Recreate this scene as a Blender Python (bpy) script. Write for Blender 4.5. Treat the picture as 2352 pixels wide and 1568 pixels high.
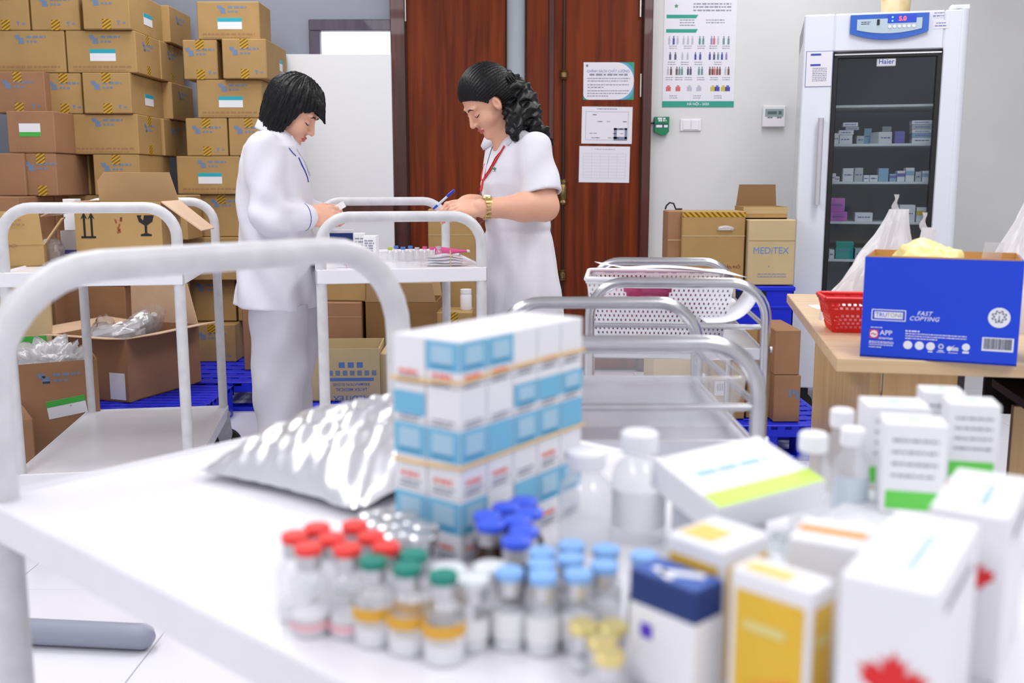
import bpy, bmesh, math, random
import numpy as np
from mathutils import Vector, Matrix, Euler

for _o in list(bpy.data.objects):
    bpy.data.objects.remove(_o)
SC = bpy.context.scene
COL = SC.collection
PI = math.pi
R = math.radians

# ------------------------------------------------------------------ camera
CAM_H, PITCH, FPX = 1.12, R(9.16), 2287.0
cam_d = bpy.data.cameras.new('camera')
cam = bpy.data.objects.new('camera', cam_d)
COL.objects.link(cam)
cam.location = (0, 0, CAM_H)
cam.rotation_euler = (PI / 2 - PITCH, 0, 0)
cam_d.sensor_width = 36.0
cam_d.lens = 36.0 * FPX / 2352.0
cam_d.clip_start = 0.02
cam_d.dof.use_dof = True
cam_d.dof.focus_distance = 3.7
cam_d.dof.aperture_fstop = 4.0
SC.camera = cam
SC.cycles.transparent_max_bounces = 32

# ------------------------------------------------------------------ world, light, exposure
world = bpy.data.worlds.new('world')
SC.world = world
world.use_nodes = True
world.node_tree.nodes['Background'].inputs[0].default_value = (0.93, 0.95, 1.0, 1)
world.node_tree.nodes['Background'].inputs[1].default_value = 0.25

def area_light(name, loc, sx, sy, power, color=(0.985, 0.985, 1.0), rot=(0, 0, 0)):
    d = bpy.data.lights.new(name, 'AREA')
    d.shape = 'RECTANGLE'
    d.size, d.size_y = sx, sy
    d.energy = power
    d.color = color
    o = bpy.data.objects.new(name, d)
    o.location = loc
    o.rotation_euler = rot
    COL.objects.link(o)
    return o

CEIL = 2.95
for lx in (-1.4, 1.4):
    for ly in (-0.6, 1.2, 3.0, 4.75):
        area_light('ceiling_panel_light', (lx, ly, CEIL - 0.02), 0.6, 1.2, {-0.6: 25, 1.2: 19, 3.0: 31, 4.75: 23}[ly])

SC.view_settings.view_transform = 'Standard'
SC.view_settings.look = 'None'
SC.view_settings.gamma = 1.0
SC.view_settings.use_curve_mapping = False
SC.view_settings.exposure = -0.22

# ------------------------------------------------------------------ geometry helpers
_cp, _sp = math.cos(PITCH), math.sin(PITCH)
def ray(x, y):
    u = (x - 1176.0) / FPX
    v = -(y - 784.0) / FPX
    return Vector((u, _cp + v * _sp, -_sp + v * _cp))
def at(x, y, Y):                 # point seen at a pixel, at a given distance into the room
    r = ray(x, y)
    t = Y / r.y
    return Vector((r.x * t, Y, CAM_H + r.z * t))
def onz(x, y, z):                # point seen at a pixel, at a given height
    r = ray(x, y)
    t = (z - CAM_H) / r.z
    return Vector((r.x * t, r.y * t, z))

class MB:
    def __init__(s):
        s.v, s.f, s.m = [], [], []
    def add(s, verts, faces, mat=0, M=None):
        b = len(s.v)
        if M is not None:
            verts = [M @ Vector(p) for p in verts]
        s.v.extend([tuple(p) for p in verts])
        s.f.extend([tuple(b + i for i in q) for q in faces])
        s.m.extend([mat] * len(faces))
        return s
    def box(s, c, d, mat=0, b=0.0, M=None):
        cx, cy, cz = c
        hx, hy, hz = d[0] / 2, d[1] / 2, d[2] / 2
        if b <= 0:
            vs = [(cx + i * hx, cy + j * hy, cz + k * hz) for i in (-1, 1) for j in (-1, 1) for k in (-1, 1)]
            fs = [(0, 1, 3, 2), (4, 6, 7, 5), (0, 4, 5, 1), (2, 3, 7, 6), (0, 2, 6, 4), (1, 5, 7, 3)]
            return s.add(vs, fs, mat, M)
        b = min(b, hx * .95, hy * .95, hz * .95)
        vs, idx = [], {}
        for i in (-1, 1):
            for j in (-1, 1):
                for k in (-1, 1):
                    idx[(i, j, k)] = len(vs)
                    vs += [(cx + i * hx, cy + j * (hy - b), cz + k * (hz - b)),
                           (cx + i * (hx - b), cy + j * hy, cz + k * (hz - b)),
                           (cx + i * (hx - b), cy + j * (hy - b), cz + k * hz)]
        g = lambda i, j, k, a: idx[(i, j, k)] + a
        fs = []
        for t in (-1, 1):
            fs.append((g(t, -1, -1, 0), g(t, 1, -1, 0), g(t, 1, 1, 0), g(t, -1, 1, 0)))
            fs.append((g(-1, t, -1, 1), g(1, t, -1, 1), g(1, t, 1, 1), g(-1, t, 1, 1)))
            fs.append((g(-1, -1, t, 2), g(1, -1, t, 2), g(1, 1, t, 2), g(-1, 1, t, 2)))
            for u in (-1, 1):
                fs.append((g(t, u, -1, 0), g(t, u, 1, 0), g(t, u, 1, 1), g(t, u, -1, 1)))
                fs.append((g(t, -1, u, 0), g(t, 1, u, 0), g(t, 1, u, 2), g(t, -1, u, 2)))
                fs.append((g(-1, t, u, 1), g(1, t, u, 1), g(1, t, u, 2), g(-1, t, u, 2)))
        for i in (-1, 1):
            for j in (-1, 1):
                for k in (-1, 1):
                    fs.append((g(i, j, k, 0), g(i, j, k, 1), g(i, j, k, 2)))
        return s.add(vs, fs, mat, M)
    def cyl(s, p0, p1, r0, r1=None, seg=16, mat=0, caps=True, M=None):
        return s.tube([p0, p1], [r0, r0 if r1 is None else r1], seg, mat, caps, M=M)
    def tube(s, path, r, seg=12, mat=0, caps=True, closed=False, M=None, flat=1.0):
        P = [Vector(p) for p in path]
        n = len(P)
        rr = r if isinstance(r, (list, tuple)) else [r] * n
        vs = []
        nrm = None
        for i in range(n):
            if closed:
                t = (P[(i + 1) % n] - P[i - 1]).normalized()
            else:
                t = (P[min(i + 1, n - 1)] - P[max(i - 1, 0)]).normalized()
            if nrm is None:
                a = Vector((0, 0, 1)) if abs(t.z) < 0.9 else Vector((1, 0, 0))
                nrm = t.cross(a).normalized()
            nrm = (nrm - t * nrm.dot(t)).normalized()
            bn = t.cross(nrm)
            for k in range(seg):
                an = 2 * PI * k / seg
                vs.append(P[i] + nrm * (math.cos(an) * rr[i]) + bn * (math.sin(an) * rr[i] * flat))
        fs = []
        for i in range(n if closed else n - 1):
            i2 = (i + 1) % n
            for k in range(seg):
                k2 = (k + 1) % seg
                fs.append((i * seg + k, i * seg + k2, i2 * seg + k2, i2 * seg + k))
        if caps and not closed:
            fs.append(tuple(range(seg))[::-1])
            fs.append(tuple((n - 1) * seg + k for k in range(seg)))
        return s.add(vs, fs, mat, M)
    def lathe(s, prof, seg=20, mat=0, M=None, mats=None):
        vs = []
        for (r, z) in prof:
            for k in range(seg):
                a = 2 * PI * k / seg
                vs.append((r * math.cos(a), r * math.sin(a), z))
        b = len(s.v)
        if M is not None:
            vs = [M @ Vector(p) for p in vs]
        s.v.extend([tuple(p) for p in vs])
        for i in range(len(prof) - 1):
            for k in range(seg):
                k2 = (k + 1) % seg
                s.f.append((b + i * seg + k, b + i * seg + k2, b + (i + 1) * seg + k2, b + (i + 1) * seg + k))
                s.m.append(mats[i] if mats else mat)
        if prof[0][0] > 1e-6:
            s.f.append(tuple(b + k for k in range(seg))[::-1]); s.m.append(mats[0] if mats else mat)
        if prof[-1][0] > 1e-6:
            s.f.append(tuple(b + (len(prof) - 1) * seg + k for k in range(seg))); s.m.append(mats[-1] if mats else mat)
        return s
    def prism(s, poly, z0, z1, mat=0, M=None):
        n = len(poly)
        vs = [(p[0], p[1], z0) for p in poly] + [(p[0], p[1], z1) for p in poly]
        fs = [tuple(range(n))[::-1], tuple(range(n, 2 * n))]
        fs += [(i, (i + 1) % n, n + (i + 1) % n, n + i) for i in range(n)]
        return s.add(vs, fs, mat, M)
    def poly(s, pts, mat=0, M=None):
        return s.add(pts, [tuple(range(len(pts)))], mat, M)
    def grid(s, fn, nu, nv, mat=0, cu=False, cv=False, M=None):
        vs = [fn(i / (nu if cu else nu - 1), j / (nv if cv else nv - 1)) for i in range(nu) for j in range(nv)]
        fs = []
        for i in range(nu if cu else nu - 1):
            for j in range(nv if cv else nv - 1):
                i2, j2 = (i + 1) % nu, (j + 1) % nv
                fs.append((i * nv + j, i2 * nv + j, i2 * nv + j2, i * nv + j2))
        return s.add(vs, fs, mat, M)
    def mesh(s, name, mats, smooth=None, recalc=True):
        me = bpy.data.meshes.new(name)
        me.from_pydata(s.v, [], s.f)
        if not isinstance(mats, (list, tuple)):
            mats = [mats]
        for m in mats:
            me.materials.append(m)
        me.polygons.foreach_set('material_index', s.m)
        if recalc:
            bm = bmesh.new(); bm.from_mesh(me)
            bmesh.ops.recalc_face_normals(bm, faces=bm.faces)
            bm.to_mesh(me); bm.free()
        if smooth is not None:
            me.polygons.foreach_set('use_smooth', [True] * len(me.polygons))
            if smooth < 179:
                me.set_sharp_from_angle(angle=R(smooth))
        me.update()
        return me
    def build(s, name, mats, parent=None, smooth=None, M=None, recalc=True):
        return put(name, s.mesh(name, mats, smooth, recalc), parent, M)

def put(name, me, parent=None, M=None):
    o = bpy.data.objects.new(name, me)
    COL.objects.link(o)
    if parent is not None:
        o.parent = parent
    if M is not None:
        o.matrix_local = M
    return o

def tag(o, label, cat, group=None, kind=None):
    if label: o['label'] = label
    if cat: o['category'] = cat
    if group: o['group'] = group
    if kind: o['kind'] = kind
    return o
def thing(name, label, cat, loc=(0, 0, 0), rz=0.0, group=None, M=None):
    o = bpy.data.objects.new(name, None)
    o.empty_display_size = 0.05
    COL.objects.link(o)
    if M is not None:
        o.matrix_world = M
    else:
        o.location = loc
        o.rotation_euler = (0, 0, rz)
    return tag(o, label, cat, group)
def struct(o):
    o['kind'] = 'structure'
    return o
def copy_tree(o, parent=None):
    c = o.copy(); COL.objects.link(c)
    c.parent = parent
    for ch in o.children:
        copy_tree(ch, c)
    return c
def T(x, y, z): return Matrix.Translation((x, y, z))
def RX(a): return Matrix.Rotation(a, 4, 'X')
def RY(a): return Matrix.Rotation(a, 4, 'Y')
def RZ(a): return Matrix.Rotation(a, 4, 'Z')
def frame(origin, ex, ey):        # matrix with given x and y axes
    ex = Vector(ex).normalized(); ey = Vector(ey)
    ez = ex.cross(ey).normalized(); ey = ez.cross(ex)
    return Matrix(((ex.x, ey.x, ez.x, origin[0]), (ex.y, ey.y, ez.y, origin[1]), (ex.z, ey.z, ez.z, origin[2]), (0, 0, 0, 1)))
def fillet(pts, r, n=6):
    P = [Vector(p) for p in pts]
    out = [P[0]]
    for i in range(1, len(P) - 1):
        a = (P[i - 1] - P[i]); b = (P[i + 1] - P[i])
        la, lb = a.length, b.length
        a.normalize(); b.normalize()
        ang = a.angle(b)
        rr = r[i - 1] if isinstance(r, (list, tuple)) else r
        d = min(rr / math.tan(ang / 2), la * .49 if i > 1 else la * .98, lb * .49 if i < len(P) - 2 else lb * .98)
        p0, p1 = P[i] + a * d, P[i] + b * d
        rad = d * math.tan(ang / 2)
        c = P[i] + (a + b).normalized() * (rad / math.sin(ang / 2))
        u = (p0 - c); w = (p1 - c)
        th = u.angle(w)
        for k in range(n + 1):
            t = k / n
            q = (math.sin((1 - t) * th) * u + math.sin(t * th) * w) / math.sin(th)
            out.append(c + q)
    out.append(P[-1])
    return out

# ------------------------------------------------------------------ materials
def lin(c):
    return tuple((x / 255 / 12.92) if x / 255 <= 0.04045 else ((x / 255 + 0.055) / 1.055) ** 2.4 for x in c)
MATS = {}
def mat(name, rgb, rough=0.5, metal=0.0, spec=0.5, var=0.0, vscale=8.0, bump=0.0, bscale=60.0, trans=0.0, ior=1.45,
        alpha=1.0, emit=0.0, stretch=None, coat=0.0, sss=0.0, rgb2=None):
    if name in MATS: return MATS[name]
    m = bpy.data.materials.new(name); m.use_nodes = True
    nt = m.node_tree; b = nt.nodes['Principled BSDF']
    col = lin(rgb) + (1,)
    b.inputs['Base Color'].default_value = col
    b.inputs['Roughness'].default_value = rough
    b.inputs['Metallic'].default_value = metal
    b.inputs['Specular IOR Level'].default_value = spec
    b.inputs['Transmission Weight'].default_value = trans
    b.inputs['IOR'].default_value = ior
    b.inputs['Alpha'].default_value = alpha
    b.inputs['Coat Weight'].default_value = coat
    if sss:
        b.inputs['Subsurface Weight'].default_value = sss
        b.inputs['Subsurface Radius'].default_value = (0.012, 0.006, 0.004)
    if emit:
        b.inputs['Emission Color'].default_value = col
        b.inputs['Emission Strength'].default_value = emit
    if var or bump:
        tc = nt.nodes.new('ShaderNodeTexCoord')
        mp = nt.nodes.new('ShaderNodeMapping')
        nt.links.new(tc.outputs['Object'], mp.inputs[0])
        if stretch: mp.inputs['Scale'].default_value = stretch
    if var:
        n = nt.nodes.new('ShaderNodeTexNoise'); n.inputs['Scale'].default_value = vscale
        n.inputs['Detail'].default_value = 5
        nt.links.new(mp.outputs[0], n.inputs['Vector'])
        cr = nt.nodes.new('ShaderNodeValToRGB')
        lo = tuple(max(0, c * (1 - var)) for c in col[:3]) + (1,)
        hi = tuple(min(1, c * (1 + var)) for c in col[:3]) + (1,)
        if rgb2: lo, hi = lin(rgb2) + (1,), col
        cr.color_ramp.elements[0].color = lo; cr.color_ramp.elements[0].position = 0.3
        cr.color_ramp.elements[1].color = hi; cr.color_ramp.elements[1].position = 0.7
        nt.links.new(n.outputs['Fac'], cr.inputs[0])
        nt.links.new(cr.outputs[0], b.inputs['Base Color'])
    if bump:
        n2 = nt.nodes.new('ShaderNodeTexNoise'); n2.inputs['Scale'].default_value = bscale
        n2.inputs['Detail'].default_value = 4
        nt.links.new(mp.outputs[0], n2.inputs['Vector'])
        bp = nt.nodes.new('ShaderNodeBump'); bp.inputs['Strength'].default_value = bump
        bp.inputs['Distance'].default_value = 0.01
        nt.links.new(n2.outputs['Fac'], bp.inputs['Height'])
        nt.links.new(bp.outputs[0], b.inputs['Normal'])
    MATS[name] = m
    return m
def front_fresnel(nt, ior, gloss):          # reflect on outer faces only
    fr = nt.nodes.new('ShaderNodeFresnel'); fr.inputs[0].default_value = ior
    ad = nt.nodes.new('ShaderNodeMath'); ad.operation = 'ADD'; ad.inputs[1].default_value = gloss; ad.use_clamp = True
    nt.links.new(fr.outputs[0], ad.inputs[0])
    ge = nt.nodes.new('ShaderNodeNewGeometry')
    iv = nt.nodes.new('ShaderNodeMath'); iv.operation = 'SUBTRACT'; iv.inputs[0].default_value = 1.0
    nt.links.new(ge.outputs['Backfacing'], iv.inputs[1])
    mu = nt.nodes.new('ShaderNodeMath'); mu.operation = 'MULTIPLY'
    nt.links.new(ad.outputs[0], mu.inputs[0]); nt.links.new(iv.outputs[0], mu.inputs[1])
    return mu
def film(name, rgb, opacity, rough=0.25, gloss=0.15, transl=0.0):   # thin clear sheet: see-through, with a sheen
    if name in MATS: return MATS[name]
    m = bpy.data.materials.new(name); m.use_nodes = True
    nt = m.node_tree; nt.nodes.clear()
    out = nt.nodes.new('ShaderNodeOutputMaterial')
    tr = nt.nodes.new('ShaderNodeBsdfTransparent'); tr.inputs[0].default_value = (1, 1, 1, 1)
    df = nt.nodes.new('ShaderNodeBsdfDiffuse'); df.inputs[0].default_value = lin(rgb) + (1,)
    tl = nt.nodes.new('ShaderNodeBsdfTranslucent'); tl.inputs[0].default_value = lin(rgb) + (1,)
    gl = nt.nodes.new('ShaderNodeBsdfGlossy'); gl.inputs['Roughness'].default_value = rough
    m0 = nt.nodes.new('ShaderNodeMixShader'); m0.inputs[0].default_value = transl
    nt.links.new(df.outputs[0], m0.inputs[1]); nt.links.new(tl.outputs[0], m0.inputs[2])
    m1 = nt.nodes.new('ShaderNodeMixShader'); m1.inputs[0].default_value = opacity
    nt.links.new(tr.outputs[0], m1.inputs[1]); nt.links.new(m0.outputs[0], m1.inputs[2])
    ad = front_fresnel(nt, 1.45, gloss)
    m2 = nt.nodes.new('ShaderNodeMixShader')
    nt.links.new(ad.outputs[0], m2.inputs[0]); nt.links.new(m1.outputs[0], m2.inputs[1]); nt.links.new(gl.outputs[0], m2.inputs[2])
    nt.links.new(m2.outputs[0], out.inputs[0])
    MATS[name] = m
    return m
def tint_glass(name, rgb, rough=0.02, gloss=0.0):
    if name in MATS: return MATS[name]
    m = bpy.data.materials.new(name); m.use_nodes = True
    nt = m.node_tree; nt.nodes.clear()
    out = nt.nodes.new('ShaderNodeOutputMaterial')
    tr = nt.nodes.new('ShaderNodeBsdfTransparent'); tr.inputs[0].default_value = lin(rgb) + (1,)
    gl = nt.nodes.new('ShaderNodeBsdfGlossy'); gl.inputs['Roughness'].default_value = rough
    ad = front_fresnel(nt, 1.5, gloss)
    mx = nt.nodes.new('ShaderNodeMixShader')
    nt.links.new(ad.outputs[0], mx.inputs[0]); nt.links.new(tr.outputs[0], mx.inputs[1]); nt.links.new(gl.outputs[0], mx.inputs[2])
    nt.links.new(mx.outputs[0], out.inputs[0])
    MATS[name] = m
    return m
def striped(name, c1, c2, scale=40, ang=0.8, rough=0.35):      # printed diagonal stripes (packing tape)
    if name in MATS: return MATS[name]
    m = mat(name, c1, rough)
    nt = m.node_tree; b = nt.nodes['Principled BSDF']
    tc = nt.nodes.new('ShaderNodeTexCoord'); mp = nt.nodes.new('ShaderNodeMapping')
    nt.links.new(tc.outputs['Object'], mp.inputs[0])
    mp.inputs['Rotation'].default_value = (0, ang, ang)
    w = nt.nodes.new('ShaderNodeTexWave'); w.inputs['Scale'].default_value = scale; w.inputs['Distortion'].default_value = 0.4
    nt.links.new(mp.outputs[0], w.inputs[0])
    cr = nt.nodes.new('ShaderNodeValToRGB')
    cr.color_ramp.elements[0].color = lin(c2) + (1,); cr.color_ramp.elements[0].position = .35
    cr.color_ramp.elements[1].color = lin(c1) + (1,); cr.color_ramp.elements[1].position = .5
    nt.links.new(w.outputs[1], cr.inputs[0]); nt.links.new(cr.outputs[0], b.inputs['Base Color'])
    return m
def wood(name, c1, c2, rough=0.35, scale=(30, 30, 1.5), coat=0.2):
    if name in MATS: return MATS[name]
    m = mat(name, c1, rough, coat=coat)
    nt = m.node_tree; b = nt.nodes['Principled BSDF']
    tc = nt.nodes.new('ShaderNodeTexCoord'); mp = nt.nodes.new('ShaderNodeMapping')
    nt.links.new(tc.outputs['Object'], mp.inputs[0]); mp.inputs['Scale'].default_value = scale
    n = nt.nodes.new('ShaderNodeTexNoise'); n.inputs['Scale'].default_value = 1.0; n.inputs['Detail'].default_value = 8
    n.inputs['Distortion'].default_value = 0.6
    nt.links.new(mp.outputs[0], n.inputs[0])
    cr = nt.nodes.new('ShaderNodeValToRGB')
    cr.color_ramp.elements[0].color = lin(c2) + (1,); cr.color_ramp.elements[0].position = .32
    cr.color_ramp.elements[1].color = lin(c1) + (1,); cr.color_ramp.elements[1].position = .66
    nt.links.new(n.outputs[0], cr.inputs[0]); nt.links.new(cr.outputs[0], b.inputs['Base Color'])
    return m

def text_mesh(s, size, m, bold=0.0, align='CENTER', sp=1.0, shear=0.0, thick=0.0002, sx=1.0):
    cu = bpy.data.curves.new('lettering', 'FONT')
    cu.body = s; cu.size = size; cu.offset = bold * size; cu.extrude = thick
    cu.align_x = align; cu.align_y = 'CENTER'; cu.space_character = sp; cu.shear = shear
    cu.resolution_u = 3
    o = bpy.data.objects.new('lettering', cu); COL.objects.link(o)
    dg = bpy.context.evaluated_depsgraph_get()
    me = bpy.data.meshes.new_from_object(o.evaluated_get(dg))
    bpy.data.objects.remove(o); bpy.data.curves.remove(cu)
    me.materials.clear(); me.materials.append(m)
    if sx != 1.0:
        me.transform(Matrix.Scale(sx, 4, (1, 0, 0)))
    return me
def text(s, size, m, parent, M, bold=0.0, align='CENTER', sp=1.0, shear=0.0, name='lettering', sx=1.0):
    return put(name, text_mesh(s, size, m, bold, align, sp, shear, sx=sx), parent, M)
# faces of a box whose origin is the centre of its base: matrices whose z axis leaves the face
def face(w, d, h, side, off=0.0008):
    if side == 'F': return T(0, -d / 2 - off, 0) @ RX(PI / 2)
    if side == 'B': return T(0, d / 2 + off, 0) @ RZ(PI) @ RX(PI / 2)
    if side == 'R': return T(w / 2 + off, 0, 0) @ RZ(PI / 2) @ RX(PI / 2)
    if side == 'L': return T(-w / 2 - off, 0, 0) @ RZ(-PI / 2) @ RX(PI / 2)
    if side == 'T': return T(0, 0, h + off)
def rect(mb, u, v, w, h, mat=0, t=0.0004, ang=0.0):   # thin printed patch in a face's own plane
    mb.box((0, 0, t / 2), (w, h, t), mat, M=T(u, v, 0) @ RZ(ang))
    return mb
def words(mb, u0, u1, v, h, rng, mat=0, dens=0.8):    # a line of print too small to read
    u = u0
    while u < u1:
        w = rng.uniform(1.0, 3.2) * h
        w = min(w, u1 - u)
        if w > h * .4: rect(mb, u + w / 2, v, w, h * rng.uniform(.75, 1), mat)
        u += w + h * rng.uniform(.35, .7)
    return mb
ROWN = ['first', 'second', 'third', 'fourth', 'fifth', 'sixth', 'seventh', 'eighth', 'ninth', 'tenth']
# ================================================================== the room
YB = 5.9                                         # back wall
M_wall = mat('wall_paint', (224, 224, 223), 0.8, var=0.03, vscale=3)
M_wallgrey = mat('wall_paint_grey', (150, 155, 168), 0.75, var=0.05, vscale=2)
M_white = mat('white_wall', (235, 236, 238), 0.8)
M_ceil = mat('ceiling_paint', (240, 240, 240), 0.9)
M_tile = mat('floor_tile_white', (236, 235, 242), 0.22, var=0.02, vscale=3)
M_grout = mat('tile_grout', (176, 175, 182), 0.8)
M_doorwood = wood('door_wood', (128, 52, 12), (86, 31, 9), 0.5, (26, 26, 1.3), .0)
MATS['door_wood'].node_tree.nodes['Principled BSDF'].inputs['Specular IOR Level'].default_value = .25
M_jamb = wood('door_jamb_wood', (92, 46, 36), (66, 30, 26), 0.35, (30, 30, 1.5))
M_darkframe = wood('window_frame_wood', (86, 74, 92), (66, 56, 70), 0.5, (20, 20, 3))
M_steel_h = mat('hinge_steel', (205, 205, 202), 0.3, 0.9)
M_brass = mat('aged_brass', (140, 118, 78), 0.35, 0.85, var=0.3, vscale=60)
M_darkmetal = mat('dark_bronze', (62, 50, 44), 0.4, 0.6)
M_plastic_w = mat('white_plastic', (238, 236, 240), 0.35)
M_paper = mat('paper_white', (233, 232, 240), 0.7)
M_ink = mat('ink_grey', (150, 150, 165), 0.7)
M_inkd = mat('ink_dark', (84, 84, 104), 0.7)
M_inkb = mat('ink_blue', (120, 130, 190), 0.7)
M_teal = mat('ink_teal', (52, 160, 140), 0.6)
M_green = mat('sign_green', (20, 128, 84), 0.45)
M_black = mat('black_plastic', (24, 24, 27), 0.4)

def onplane(px, py, p0, n):
    r = ray(px, py); o = Vector((0, 0, CAM_H))
    t = (Vector(p0) - o).dot(Vector(n)) / r.dot(Vector(n))
    return o + r * t

fl = struct(MB().box((0.1, 2.2, -0.03), (6.9, 7.6, 0.05)).build('floor', M_grout))
TS = 0.53
tile_me = MB().box((0, 0, 0), (TS - 0.003, TS - 0.003, 0.012), b=0.0012).mesh('floor_tile', M_tile)
for i in range(13):
    for j in range(14):
        put('floor_tile', tile_me, fl, T(-3.0 - TS / 2 + 0.005 + i * TS + TS * 0.0, -1.35 + j * TS, -0.006))
struct(MB().box((0.1, 2.2, CEIL + 0.05), (6.9, 7.6, 0.1)).build('ceiling', M_ceil))
struct(MB().box((-3.3, 2.2, CEIL / 2), (0.1, 7.6, CEIL)).build('wall_left', M_white))
struct(MB().box((3.5, 2.2, CEIL / 2), (0.1, 7.6, CEIL)).build('wall_right', M_wall))
struct(MB().box((0.1, -1.6, CEIL / 2), (6.9, 0.1, CEIL)).build('wall_front', M_white))
xdl, xdr = at(903, 300, YB).x, at(1492, 300, YB).x      # door opening
struct(MB().box(((xdr + 3.5) / 2, YB + 0.05, CEIL / 2), (3.5 - xdr, 0.1, CEIL)).build('wall_back_right', M_wall))
# grey wall left of the door, with a framed window
xw0 = at(712, 100, YB).x; zw1 = at(800, 46, YB).z
wl = MB()
wl.box(((-3.3 + xw0) / 2, YB + 0.05, CEIL / 2), (xw0 + 3.3, 0.1, CEIL))
wl.box(((xw0 + xdl) / 2, YB + 0.05, (zw1 + CEIL) / 2), (xdl - xw0, 0.1, CEIL - zw1))
wl.box(((xw0 + xdl) / 2, YB + 0.05, 0.45), (xdl - xw0, 0.1, 0.9))
struct(wl.build('wall_back_left', M_wallgrey))
zdt = 2.5
struct(MB().box(((xdl + xdr) / 2, YB + 0.05, (zdt + CEIL) / 2), (xdr - xdl, 0.1, CEIL - zdt)).build('wall_back_header', M_wall))
# window
win = struct(thing('window_1', None, None, (0, 0, 0)))
fr = 0.062
wf = MB()
wf.box(((xw0 + xdl) / 2, YB - 0.005, zw1 - fr / 2), (xdl - xw0, 0.05, fr), b=.004)
wf.box((xw0 + fr / 2, YB - 0.005, (0.9 + zw1 - fr) / 2), (fr, 0.05, zw1 - fr - 0.9), b=.004)
wf.build('window_frame', M_darkframe, win)
M_pane = mat('daylight_pane', (250, 251, 255), 0.3, emit=1.6)
MB().box(((xw0 + fr + xdl) / 2, YB + 0.03, (0.9 + zw1 - fr) / 2), (xdl - xw0 - fr, 0.01, zw1 - fr - 0.9)).build('window_pane', M_pane, win)
# white partition panels with a brown rail in front of the window
yp = YB - 0.13
xp0 = at(657, 130, yp).x; xp1 = at(903, 300, yp).x - 0.003
zp1 = at(800, 125, yp).z; zr1 = at(800, 469, yp).z; zr0 = at(800, 501, yp).z
M_panel = mat('frosted_panel', (238, 240, 243), 0.25, coat=0.3)
pp = thing('partition_screen', 'white glossy partition screen with a brown rail, left of the double door', 'partition', (0, 0, 0))
MB().box(((xp0 + xp1) / 2, yp, (zr1 + zp1) / 2), (xp1 - xp0, 0.02, zp1 - zr1), b=.002).build('upper_panel', M_panel, pp)
MB().box(((xp0 + xp1) / 2, yp, (zr0 + 0.03) / 2), (xp1 - xp0, 0.02, zr0 - 0.03), b=.002).build('lower_panel', M_panel, pp)
MB().box(((xp0 + xp1) / 2, yp - 0.005, (zr0 + zr1) / 2), (xp1 - xp0, 0.035, zr1 - zr0), b=.003).build('rail', M_jamb, pp)
for s in (0.05, 0.95):
    xx = xp0 + (xp1 - xp0) * s
    MB().box((xx, yp, 0.015), (0.06, 0.18, 0.03), b=.004).build('foot', M_jamb, pp)
# double door
yf = YB - 0.05
jm = MB()
xj0 = at(934, 300, yf).x; xj1 = at(1474, 300, yf).x
jm.box(((xdl + xj0) / 2, yf + 0.05, zdt / 2), (xj0 - xdl, 0.12, zdt), b=.004)
jm.box(((xj1 + xdr) / 2, yf + 0.05, zdt / 2), (xdr - xj1, 0.12, zdt), b=.004)
jm.box(((xj0 + xj1) / 2, yf + 0.05, zdt - 0.04), (xj1 - xj0, 0.12, 0.08), b=.004)
struct(jm.build('trim_1', M_jamb))
xg0, xg1 = at(1162, 200, yf).x, at(1208, 200, yf).x
xm = at(1266, 300, yf).x
d1 = struct(thing('door_1', None, None)); d2 = struct(thing('door_2', None, None))
yl = yf + 0.03
zl = zdt - 0.085
def leaf(mb, x0, x1, z0=0.008, z1=None):
    mb.box(((x0 + x1) / 2, yl + 0.02, (z0 + (z1 or zl)) / 2), (x1 - x0, 0.04, (z1 or zl) - z0), b=.004)
m = MB(); leaf(m, xj0 + 0.003, xg0); leaf(m, xg1, xm - 0.002); leaf(m, xg0, xg1, 0.008, 1.15); leaf(m, xg0, xg1, 2.2, zl)
m.build('door_leaf', M_doorwood, d1)
M_greypane = mat('grey_door_pane', (176, 184, 192), 0.15, coat=0.5)
MB().box(((xg0 + xg1) / 2, yl + 0.022, (1.15 + 2.2) / 2), (xg1 - xg0, 0.008, 1.05)).build('vision_pane', M_greypane, d1)
gb = MB()
for xx in (xg0 + 0.004, xg1 - 0.004):
    gb.box((xx, yl - 0.001, 1.675), (0.008, 0.01, 1.05))
gb.build('glazing_bead', M_darkmetal, d1)
m = MB(); leaf(m, xm + 0.002, xj1 - 0.003); m.build('door_leaf', M_doorwood, d2)
MB().box((xm, yl - 0.006, zl / 2), (0.03, 0.012, zl - 0.05), b=.003).build('meeting_strip', M_jamb, d2)
for (dd, px, ys) in ((d1, 930, ((-30, 50), (173, 227))), (d2, 1472, ((-30, 40), (170, 223)))):
    for (ya, yb_) in ys:
        a, b_ = at(px, ya, yl), at(px, yb_, yl)
        h = MB(); zc = (a.z + b_.z) / 2; hh = abs(a.z - b_.z)
        h.cyl((a.x, yl - 0.012, zc - hh / 2), (a.x, yl - 0.012, zc + hh / 2), 0.007, seg=10)
        h.build('hinge', M_steel_h, dd, 40)
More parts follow.
